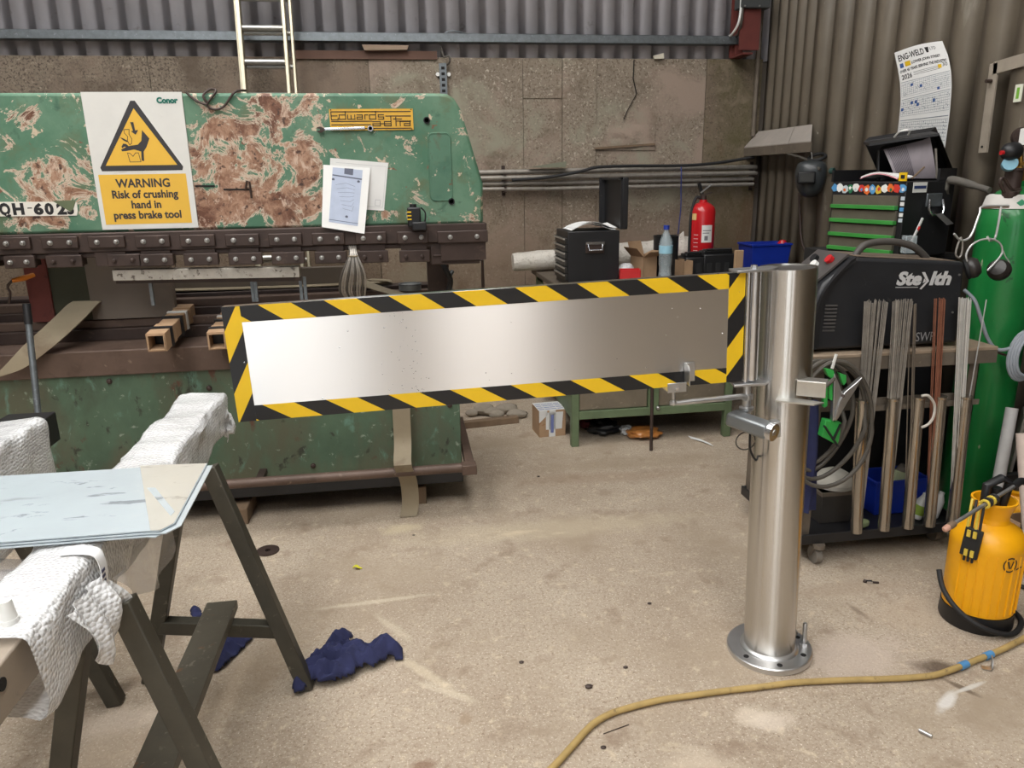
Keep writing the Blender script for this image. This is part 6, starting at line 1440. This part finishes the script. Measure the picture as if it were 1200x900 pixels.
# wire hooks with carabiner and ear defenders
hy_ = cyl_y-gr-.02
t = thing('wire_hook', 'bent wire bracket with two hooks on the cylinder shoulder', 'hook', U(1165,242,y=hy_))
obj('hook_wire', MB().tube(smooth_path([U(1182,241,y=hy_),U(1152,242,y=hy_),U(1148,250,y=hy_-.01),U(1140,272,y=hy_-.03),U(1134,280,y=hy_-.035),U(1125,281,y=hy_-.04),U(1118,274,y=hy_-.045)],5), .004, 8), m_silver, t)
obj('hook_wire', MB().tube(smooth_path([U(1173,242,y=hy_-.002),U(1170,262,y=hy_-.015),U(1166,279,y=hy_-.02),U(1160,282,y=hy_-.05),U(1157,277,y=hy_-.05)],5), .004, 8), m_silver, t)
obj('cross_strap', MB().bb(U(1150,244.5,y=hy_-.002), U(1181,240.5,y=hy_+.006)), m_wood, t)
t = thing('carabiner', 'steel carabiner hanging on the left wire hook', 'carabiner', U(1125,303,y=hy_-.04))
obj('ring', MB().tube(smooth_path([U(1126,278,y=hy_-.04),U(1122,288,y=hy_-.04),U(1120,298,y=hy_-.04),U(1124,302,y=hy_-.04),U(1127,296,y=hy_-.04),U(1128,284,y=hy_-.04),U(1126,278,y=hy_-.04)],5), .0035, 8), m_rod, t)
t = thing('ear_defenders', 'ear defenders with black cups hanging on the right wire hook', 'ear defenders', U(1158,325,y=hy_-.05))
ye_ = hy_-.05
obj('headband', MB().tube(smooth_path([U(1136,312,y=ye_),U(1132,300,y=ye_),U(1138,288,y=ye_),U(1150,281,y=ye_),U(1164,280.5,y=ye_),U(1173,287,y=ye_),U(1174,297,y=ye_),U(1166,308,y=ye_),U(1157,317,y=ye_)],5), .0035, 8), m_silver, t)
obj('headband_wire', MB().tube(smooth_path([U(1173,287,y=ye_),U(1178,300,y=ye_),U(1183,308,y=ye_),U(1181,311,y=ye_)],5), .0025, 8), m_silver, t)
for (px, py, ax, lab) in ((1142,313,(.8,-.5,.35),'ear_cup'),(1170,315,(-.75,-.5,.4),'ear_cup')):
    c = U(px,py,y=ye_); ec = obj('ear_cup', MB().lathe([(0,.002),(.036,.0),(.040,.008),(.038,.022),(.028,.036),(.012,.04),(0,.04)], c-Vector(ax).normalized()*.02, ax, 24), mat('defender_grey', lin(44,40,38), .4), t)
    obj('ear_cushion', MB().lathe([(.024,-.012),(.036,-.010),(.039,-.004),(.036,.002),(.024,.002)], c-Vector(ax).normalized()*.02, ax, 24), m_rubber, ec)
# grey hoses on the right
t = thing('gas_hose', 'pale grey hose curving from the welder past the green cylinder', 'hose', U(1160,400,y=hy_-.03))
obj('hose', MB().tube(smooth_path([U(1130,340,y=hy_-.0),U(1142,352,y=hy_-.04),U(1150,375,y=hy_-.05),U(1158,398,y=hy_-.05),U(1170,410,y=hy_-.05),U(1190,406,y=hy_-.05),U(1206,398,y=hy_-.04)]), .007, 10), m_greyc, t)
obj('chain', MB().tube(smooth_path([U(1150,406,y=hy_-.03),U(1166,412,y=hy_-.04),U(1184,418,y=hy_-.04)]), .005, 6), m_brown, t)
t = thing('hose_coil', 'coil of pale grey hose at the right frame edge below the regulator', 'hose', U(1200,425,y=2.45))
cq = U(1204,418,y=2.45)
for k in range(4): obj('loop', MB().tube([cq+Vector((.045*math.cos(a)*(1+.15*k),.006*k,.075*math.sin(a)*(1+.1*k))) for a in [2*math.pi*i/24 for i in range(24)]], .007, 8, closed=True), m_greyc, t)

# ---------------------------------------------------------------- on the right wall
# calendar, curled sheet
cy = [(1048,62),(1106,47)]
L0, L1 = U(1048,62,x=RW-.02), U(1105,48,x=RW-.02)
Lb = U(1052,162,x=RW-.02); Rb = U(1108,172,x=RW-.02)
ww = abs(L0.y-L1.y); hh = L0.z-Lb.z+.04
t = thing('wall_calendar', 'white year planner with a curled edge hanging on the ribbed right wall', 'calendar', Vector((RW-.02,L1.y,Lb.z)))
TLc, TRc = L0, L1
CL_ = [(1048,62),(1052.5,82),(1055,100),(1055.5,120),(1053.5,142),(1050.5,165)]; CR_ = [(1104,48),(1111,66),(1114.5,85),(1115,106),(1112.5,135),(1107,174)]
def cpt(l, v): k = min(4, int(v*5)); t = v*5-k; return Vector(l[k]).lerp(Vector(l[k+1]), t)
def CAL(u, v, d=0):
    a, b_ = cpt(CL_, v), cpt(CR_, v); p = a.lerp(b_, u)+Vector((0,-2.5*math.sin(math.pi*u)*(1-v)))
    return U(p.x, p.y, x=RW-.010-.035*math.sin(math.pi*min(1,v*.75))-.03*u*v-d)
obj('calendar_sheet', MB().grid(10,16,lambda u,v: CAL(u,v),th=(.0012,0,0)), m_paper, t)
def cline(mb, pts, wd): 
    for (a,b_),(c_,d_) in zip(pts,pts[1:]):
        du, dv = c_-a, d_-b_
        if abs(du) > abs(dv): mb.add([CAL(a,b_-wd/2/hh,.0009),CAL(c_,d_-wd/2/hh,.0009),CAL(c_,d_+wd/2/hh,.0009),CAL(a,b_+wd/2/hh,.0009)], [(0,1,2,3)])
        else: mb.add([CAL(a-wd/2/ww,b_,.0009),CAL(a+wd/2/ww,b_,.0009),CAL(c_+wd/2/ww,d_,.0009),CAL(c_-wd/2/ww,d_,.0009)], [(0,1,2,3)])
mb = MB()
def ctext(s_, u0, v0, wu, hv, bold=.0):
    m2 = MB(); txt(m2, s_, 1.0, (0,0,0), X, Z, bold=bold, align='LEFT')
    xs_ = [p.x for p in m2.v]; x0, x1 = min(xs_), max(xs_)
    vs = [CAL(u0+wu*(p.x-x0)/(x1-x0), v0-hv*p.z/.72, .0012) for p in m2.v]
    mb.add(vs, m2.f)
ctext('ENG-WELD', .05, .115, .52, .070, .02); ctext('LTD', .70, .085, .12, .035)
ctext('LOWER JOHN STREET', .28, .185, .58, .030, .03); ctext('OVER 45 YEARS SERVING THE INDUSTRY', .03, .255, .93, .034, .03)
ctext('2026', .05, .345, .20, .060, .02); ctext('30', .86, .25+.055, .10, .045, .0)
mb.add([CAL(.60,.045,.0012),CAL(.68,.045,.0012),CAL(.66,.11,.0012),CAL(.62,.11,.0012)], [(0,1,2,3)])
for k in range(3): cline(mb, [(.28,.29+.018*k),(.80,.29+.018*k)], .0016)
obj('calendar_lettering', mb, m_ink, t, recalc=False)
mb = MB()
for b0_ in (.375,.58,.80):
    cline(mb, [(.02,b0_),(.98,b0_)], .0025)
    for k in range(8): cline(mb, [(.02,b0_+.022*k+.02),(.98,b0_+.022*k+.02)], .0011)
    for k in range(25): u = .02+.04*k; cline(mb, [(u,b0_+.02),(u,b0_+.17)], .0010)
    for k in range(60): u, v = .03+.94*random.random(), b0_+.03+.13*random.random(); cline(mb, [(u,v),(u+.015,v)], .003)
obj('calendar_grid', mb, mat('grid_grey', lin(120,130,140), .8, 0, 0), t, recalc=False)
mb = MB()
for u, v in ((.20,.42),(.38,.46),(.72,.53),(.20,.62),(.28,.62),(.32,.65),(.64,.64),(.02,.67)): mb.add([CAL(u,v,.0014),CAL(u+.05,v,.0014),CAL(u+.05,v+.03,.0014),CAL(u,v+.03,.0014)], [(0,1,2,3)])
mb.add([CAL(.05,.145,.0014),CAL(.12,.145,.0014),CAL(.12,.195,.0014),CAL(.05,.195,.0014)], [(0,1,2,3)])
obj('blue_marks', mb, mat('mark_blue', lin(58,92,150), .7, 0, 0), t, recalc=False)
mb = MB(); mb.add([CAL(.15,.14,.0013),CAL(.26,.14,.0013),CAL(.26,.195,.0013),CAL(.15,.195,.0013)], [(0,1,2,3)]).add([CAL(.77,.275,.0013),CAL(.84,.275,.0013),CAL(.84,.32,.0013),CAL(.77,.32,.0013)], [(0,1,2,3)])
obj('yellow_marks', mb, m_tapey, t, recalc=False)
mb = MB(); cline(mb, [(.17,.168),(.24,.162)], .010); obj('yellow_mark_print', mb, m_ink, t, recalc=False)
# flat bar frame
xw = RW-.012
t = thing('bar_frame', 'grey steel flat bar bent in a square corner on the right wall', 'frame', U(1150,180,x=xw))
c0, c1, c2 = U(1152,179,x=xw), U(1165,80,x=xw), U(1215,66,x=xw)
m_bar = mat('bar_grey', lin(158,148,134), .55, .1, .15, 10)
obj('upright', MB().bar(c0, c1+Vector((0,0,.02)), .010, .045, up=Y), m_bar, t, bev=.001)
obj('top_bar', MB().bar(c1, c2, .010, .05), m_bar, t, bev=.001)
q = U(1151,172,x=xw-.006); obj('bolt_hole', MB().cyl(q, q+Vector((-.003,0,0)), .005, 8), m_dark, t)
q = U(1163,95,x=xw); t2 = obj('bolt', MB().cyl(q, q+Vector((-.03,0,0)), .008, 8), m_brown, t)
q0, q1 = U(1188,120,x=xw), U(1200,98,x=xw)
t = thing('wall_card', 'small white card with a green mark on the right wall', 'card', q0); obj('card', MB().bb((xw-.004,q1.y,q0.z),(xw,q0.y,q1.z)), mat('card_white', lin(222,224,206), .6), t); obj('green_mark', MB().bb((xw-.0052,q1.y+.012,q0.z+.012),(xw-.004,q0.y-.012,q1.z-.012)), mat('mark_green', lin(120,180,60), .6), t)
# grey ledge along the fine ribbed part
xf, xk = RW-.105, RW-.008
yf0, yk0 = U(950.5,165,x=xf).y, U(952,146,x=xk).y; yl0, yl1 = yf0, BW-.02
zt_f, zt_k, z0_ = U(950,165,x=xf).z, U(952,145.5,x=xk).z, U(949,178,x=xf).z
t = thing('wall_ledge', 'grey sloping steel ledge along the ribbed wall near the corner', 'ledge', (RW-.06,(yl0+yl1)/2,z0_))
def lc(f): return [Vector((xf,yf0+(yl1-yf0)*f,zt_f)), Vector((xk,yk0+(yl1-yk0)*f,zt_k))]
for a, b_ in ((0,.30),(.305,1)):
    A, B_ = lc(a), lc(b_); obj('cover_plate', MB().prism([A[0],A[1],B_[1],B_[0]], (0,0,-.008)), mat('ledge_light', lin(170,162,154), .6, .1, .1, 8), t, bev=.001)
obj('front_plate', MB().bb((xf,yf0,z0_),(xf+.008,yl1,zt_f-.008)), m_framegrey, t); obj('under_plate', MB().prism([(xf+.008,yf0,z0_),(xk,yk0,z0_),(xk,yl1,z0_),(xf+.008,yl1,z0_)], (0,0,.008)), m_framegrey, t)
# welding helmet hanging from the ledge end
hq = U(950,207,y=yf0+.03)
t = thing('welding_helmet', 'dark grey welding helmet hanging under the end of the wall ledge', 'helmet', hq-Vector((0,0,.12)))
def hel(u, v):
    a, b_ = u*2*math.pi, v*math.pi; d = Vector((math.cos(a)*math.sin(b_), math.sin(a)*math.sin(b_), math.cos(b_)))
    d = Vector([math.copysign(abs(k)**.72, k) for k in d]); s = Vector((.088*(1-.25*max(0,-d.z)), .095, .120)); p = Vector((d.x*s.x, d.y*s.y, d.z*s.z)); 
    if d.z > .6: p.z = .12*.6+(d.z-.6)*.05
    return hq+RZ(-25)@p
obj('shell', MB().grid(26,16,hel), mat('helmet_grey', lin(54,58,60), .4, 0, .1, 8, coat=.2), t)
fc = hq+Vector((-.075,-.085,-.005)); obj('lens_frame', MB().box(fc,(.10,.03,.07),RZ(-20)), m_blackp, t, bev=.008); obj('lens', MB().box(fc+Vector((-.006,-.012,.0)),(.075,.012,.045),RZ(-20)), mat('helmet_lens', lin(80,80,78), .15, .2), t)
obj('head_band', MB().tube([hq+Vector((.03+.045*math.cos(a), .0+.05*math.sin(a), .11+.02*math.sin(a+1))) for a in [2*math.pi*i/20 for i in range(20)]], .010, 8, closed=True), m_rubber, t)
obj('ratchet_knob', MB().cyl(hq+Vector((.075,-.08,.03)), hq+Vector((.085,-.10,.03)), .018, 14), mat('knob_green', lin(50,80,74), .5), t)
obj('hanging_wire', MB().tube(smooth_path([(max(hq.x,xf+.012),hq.y+.03,z0_+.006),(hq.x+.005,hq.y+.02,hq.z+.13),(hq.x,hq.y,hq.z+.09)]), .003, 6), m_silver, t)
tag(obj('wall_cable', MB().tube(smooth_path([U(936,226,x=RW-.02),U(937,250,x=RW-.02),U(939,280,x=RW-.02),U(944,296,x=RW-.02)]), .006, 7), m_brown), 'brown cable hanging down the ribbed wall below the helmet', 'cable')
tag(obj('wall_cable', MB().tube(smooth_path([(RW-.1,4.5,z0_-.002),(RW-.09,4.3,z0_-.04),(RW-.08,4.15,z0_-.10)]), .008, 7), m_cable), 'grey cable sagging under the wall ledge behind the helmet', 'cable')
# ---------------------------------------------------------------- yellow pump sprayer and neighbours
sq = U(1147,728,z=0); SX, SY = sq.x, sq.y+.02
lean = 0
zsh_ = U(1160,616,y=SY).z; znk = U(1165,600,y=SY).z; zrm = U(1168,586,y=SY).z
R0 = 38.5/870*((Vector((SX,SY,.15))-CAM) @ (RCAM @ Vector((0,0,-1))))
sp_ = thing('pump_sprayer', 'yellow pressure sprayer with black base and coiled hose on the floor', 'sprayer', (SX,SY,0))
sb_ = (SX,SY,0)
obj('base_ring', MB().lathe([(R0*.97,0),(R0*1.0,.01),(R0*.985,.058),(R0*.9,.058)], sb_, seg=40), m_blackp, sp_, bev=.0)
mbt = MB().lathe([(R0*.90,.056),(R0*.96,.060),(R0*.985,zsh_-.055),(R0*.99,zsh_-.05),(R0*.96,zsh_-.03),(R0*.82,zsh_-.002),(R0*.62,zsh_+.012),(R0*.48,zsh_+.022),(R0*.45,znk-.005)], sb_, seg=48)
tk = obj('tank', mbt, m_yel, sp_)
for k in range(14):
    a = math.radians(-170+k*14); c = Vector((SX+R0*.975*math.cos(a), SY+R0*.975*math.sin(a), 0))
    obj('rib', MB().cyl(c+Z*.07, c+Z*(zsh_-.06), .0035, 6), m_yel, tk)
obj('filler_collar', MB().lathe([(R0*.46,znk-.02),(R0*.46,znk),(R0*.56,zrm-.006),(R0*.60,zrm),(R0*.60,zrm+.006),(R0*.54,zrm+.006),(R0*.42,znk+.01),(0,znk+.01)], sb_, seg=40), m_yel, sp_)
ph = obj('pump_handle', MB().tube([(SX-.035,SY,znk+.01),(SX-.035,SY,zrm+.055),(SX+.012,SY,zrm+.075),(SX+.045,SY,zrm+.06),(SX+.03,SY,znk+.02)], .014, 10).cyl((SX,SY,znk),(SX,SY,zrm+.045),.016,14), m_blackp, sp_)
# logo ring on the tank
a0 = math.radians(-93); rl = R0*.99; zl2 = U(1190,640,y=SY).z
def TP(da, dz, d=.001): a = a0+da/rl; return Vector((SX+(rl+d)*math.cos(a), SY+(rl+d)*math.sin(a), zl2+dz))
mb = MB()
for k in range(16):
    t0, t1 = 2*math.pi*k/16, 2*math.pi*(k+1)/16
    mb.add([TP(r_*math.cos(t)*.9, r_*math.sin(t)) for t, r_ in ((t0,.026),(t1,.026),(t1,.021),(t0,.021))], [(0,1,2,3)])
for pts in (((-.012,.013),(-.006,.013),(.001,-.012),(-.004,-.012)),((.012,.013),(.007,.013),(.000,-.012),(.004,-.012)),((.022,-.016),(.05,-.012),(.05,-.017),(.022,-.021))): mb.add([TP(*p) for p in pts], [(0,1,2,3)])
obj('logo', mb, m_brown, tk, recalc=False)
# cord holder
ch0, ch1 = U(1127,668,y=SY-R0), U(1149,628,y=SY-R0); hd_ = Vector((-.3,-.954,0)).normalized()
cc_ = Vector((SX,SY,(ch0.z+ch1.z)/2))+Vector((-.90,-.44,0)).normalized()*(R0+.006)
ra = Matrix.Rotation(math.atan2(-.62,.80)*1.0, 3, 'Z'); ra = RZ(-64)
cd_ = obj('cord_holder', MB().box(cc_,(.052,.012,.10), ra@RY(4)), m_rubber, sp_, bev=.003)
for dz in (.032,-.034):
    for dx in (-.009,.009): obj('clip', MB().box(cc_+ra@Vector((dx,-.008,dz)),(.010,.006,.022), ra), mat('clip_yellow', lin(214,186,70), .5), cd_)
for k in range(4): 
    p = cc_+ra@Vector((-.018+.012*k,-.002,.05)); obj('cord', MB().tube(smooth_path([p, p+Vector((.006,.006,.05)), p+Vector((.02,.02,.085))],4), .0042, 7), m_rubber if k%2 else MATS['clip_yellow'], sp_)
for k in range(3): 
    p = cc_+ra@Vector((-.014+.012*k,-.002,-.05)); obj('cord_end', MB().tube([p, p+Vector((0,0,-.015))], .004, 7), m_rubber, sp_)
# lance
la, lb_ = U(1106,621,y=SY-.10), U(1188,570,y=SY-.02)
lan = obj('lance', MB().cyl(la.lerp(lb_,.12), lb_, .006, 10), m_zinc, sp_); obj('nozzle', MB().lathe([(.006,0),(.009,.004),(.010,.02),(.007,.024)], la, lb_-la, 12), mat('nozzle_pink', lin(196,150,130), .5), lan); obj('nozzle_collar', MB().lathe([(.009,.022),(.011,.026),(.010,.045),(.006,.05)], la, lb_-la, 12), m_wood, lan)
for k in range(4): 
    c = la.lerp(lb_,.58+.045*k); d_ = (lb_-la).normalized(); n1 = d_.orthogonal().normalized(); n2 = d_.cross(n1)
    obj('cord_loop', MB().tube([c+(n1*math.cos(a)+n2*math.sin(a))*.012+d_*.003*math.sin(a) for a in [2*math.pi*i/14 for i in range(14)]], .0042, 6, closed=True), m_rubber if k%2 else MATS['clip_yellow'], sp_)
obj('trigger_grip', MB().tube(smooth_path([lb_,U(1196,564,y=SY),U(1206,566,y=SY)],4), .012, 10), m_blackp, sp_)
# its hose round the base
hp_ = [Vector((SX+R0*1.0*math.cos(a)*k1-.01, SY+R0*math.sin(a)*k1, z)) for a, k1, z in ((math.radians(60),1.35,.012),(math.radians(20),1.42,.012),(math.radians(-20),1.35,.011),(math.radians(-70),1.16,.012),(math.radians(-115),1.14,.04),(math.radians(-150),1.12,.075),(math.radians(-180),1.12,.12),(math.radians(-200),1.12,.17))]
obj('hose', MB().tube(smooth_path(hp_), .0085, 10), m_rubber, sp_)
tag(obj('black_hose', MB().tube(smooth_path([U(1187,684,z=.01),U(1200,688,z=.01),U(1230,696,z=.01)]), .008, 8), m_rubber), 'black hose on the floor running off right behind the yellow sprayer', 'hose')
# second sprayer, behind at the frame edge
q2 = U(1206,676,z=0)
t = thing('pump_sprayer', 'second yellow sprayer with black pump top cut by the right frame edge', 'sprayer', (q2.x+.1,q2.y+.30,0))
s2 = Vector((q2.x+.10,q2.y+.22,0)); z2 = U(1195,575,y=s2.y).z
obj('tank', MB().lathe([(.08,0),(.085,.02),(.085,z2-.06),(.07,z2-.03),(.05,z2-.005),(.06,z2+.01),(.0,z2+.01)], s2, seg=28), m_yel, t); obj('pump_handle', MB().cyl(s2+Z*z2, s2+Z*(z2+.05), .03, 16).box(s2+Z*(z2+.06),(.13,.03,.03)), m_blackp, t)
# carton, wheel, leaning panel and tubes at the right edge
c0 = U(1186,676,z=0); 
carton('cardboard_box', 'brown cardboard box on the floor behind the sprayer at the right edge', 'box', c0.x+.02,c0.x+.26,c0.y+.02,c0.y+.11,0,.20,m_card)
q = U(1119,664,z=0)
t = thing('spare_wheel', 'grey round disc standing on the floor behind the yellow sprayer', 'disc', (q.x+.02,q.y+.03,0)); obj('disc', MB().cyl((q.x+.03,q.y+.03,.075),(q.x+.05,q.y+.025,.075),.073,28), mat('disc_grey', lin(120,116,110), .6, .2), t); obj('hub', MB().cyl((q.x+.022,q.y+.033,.075),(q.x+.03,q.y+.03,.075),.02,16), m_brown, t)
def leaner(name, label, cat, top, bottom, y0, y1, r, m):
    a, b_ = U(*bottom, y=y0), U(*top, y=y1); d_ = (b_-a).normalized(); f_ = a-d_*(a.z/d_.z)
    return tag(obj(name, MB().cyl(f_, b_, r, 18), m), label, cat)
leaner('white_tube', 'long white tube leaning on the wall right of the green cylinder', 'tube', (1186,478), (1168,575), 2.36, 2.42, .022, mat('dull_white_tube', lin(176,174,172), .6))
leaner('pale_tube', 'pale pinkish tube leaning at the right frame edge', 'tube', (1199,508), (1203,566), 2.2, 2.25, .024, mat('pink_white_tube', lin(196,180,170), .6))
a, b_ = U(1178,568,y=2.44), U(1200,488,y=2.48); d_ = (b_-a).normalized(); f_ = a-d_*(a.z/d_.z)
tag(obj('leaning_panel', MB().prism([f_, b_, b_+Vector((.10,.12,-.0)), f_+Vector((.10,.12,0))], (.004,-.012,.0)), mat('panel_greybrown', lin(112,106,98), .5, .2, .1, 5), bev=.002), 'grey brown metal panel leaning beside the white tube', 'panel')

# ---------------------------------------------------------------- air hose and small bits on the floor
hp2 = [U(px,py,z=.011) for px,py in ((590,960),(620,925),(650,897),(670,875),(692,851),(710,839),(728,832),(770,821),(810,815),(850,809.5),(890,805),(930,800),(965,798),(1000,796.5),(1040,795.5),(1080,793),(1100,790),(1125,781),(1150,771),(1172,762),(1200,748),(1260,716))]
ho = thing('air_hose', 'dusty yellow air hose snaking across the floor past the post base', 'hose', U(850,809,z=0))
obj('hose', MB().tube(smooth_path(hp2,5), .0092, 10), m_hose, ho)
for px, py in ((1129,779.5),(1158,768)):
    a, b_ = U(px-4,py+1.6,z=.011), U(px+4,py-1.8,z=.011); obj('tape_wrap', MB().cyl(a, b_, .0115, 12), m_bluegrey, ho)
q = U(1085,858,z=0); a, b_ = U(1077,855.5,z=.006), U(1092,863,z=.006)
tag(obj('steel_pin', MB().cyl(a, b_, .0055, 12), m_zinc), 'short bright steel pin lying on the floor bottom right', 'pin')
q = U(1158,782,z=0)
tag(obj('metal_clip', MB().ribbon(smooth_path([q+Vector((-.024,-.0,.004)),q+Vector((-.005,-.012,.004)),q+Vector((.008,-.004,.012)),q+Vector((.010,.002,.034))],4), Vector((.010,.016,0)), .003), m_zinc), 'small bent grey metal clip on the floor beside the taped hose', 'clip')
q = U(1020,684,z=0); t = thing('screw_clamp', 'tiny dark metal fitting on the floor between trolley and sprayer', 'fitting', q)
obj('body', MB().bar(q+Vector((-.014,.005,.006)), q+Vector((.006,0,.006)), .012,.010), m_chrome, t); obj('screw', MB().cyl(q+Vector((.004,0,.006)), q+Vector((.028,-.006,.005)), .004, 8), m_brown, t); obj('nut', MB().cyl(q+Vector((-.012,.008,.005)), q+Vector((-.016,.016,.005)), .007, 6), m_brown, t)
for k, (px, py, lab) in enumerate(((611,777,'tiny dark chip on the floor in the lower middle'),(690,806,'small dark pebble on the floor right above the air hose bend'),(707,877,'tiny black chip on the floor just right of the hose end'),(733,783,'tiny dark speck of grit on the floor left of the post'),(761,708,'small dark chip on the open floor behind the hose'),(631,559,'tiny dark speck on the far floor before the bench'))):
    q = U(px,py,z=0); r = .006 if k != 1 else .009
    tag(obj('floor_chip', MB().grid(7,5,lambda u,v: q+Vector((math.cos(u*6.283)*math.sin(v*3.1416)*r*1.4, math.sin(u*6.283)*math.sin(v*3.1416)*r, r*.6-r*.6*math.cos(v*3.1416)))), m_brown), lab, 'chip')
a, b_ = U(707,860,z=.002), U(737,849,z=.002); tag(obj('wire_offcut', MB().cyl(a, b_, .0012, 6), m_brown), 'thin dark wire offcut lying on the floor by the hose', 'wire')
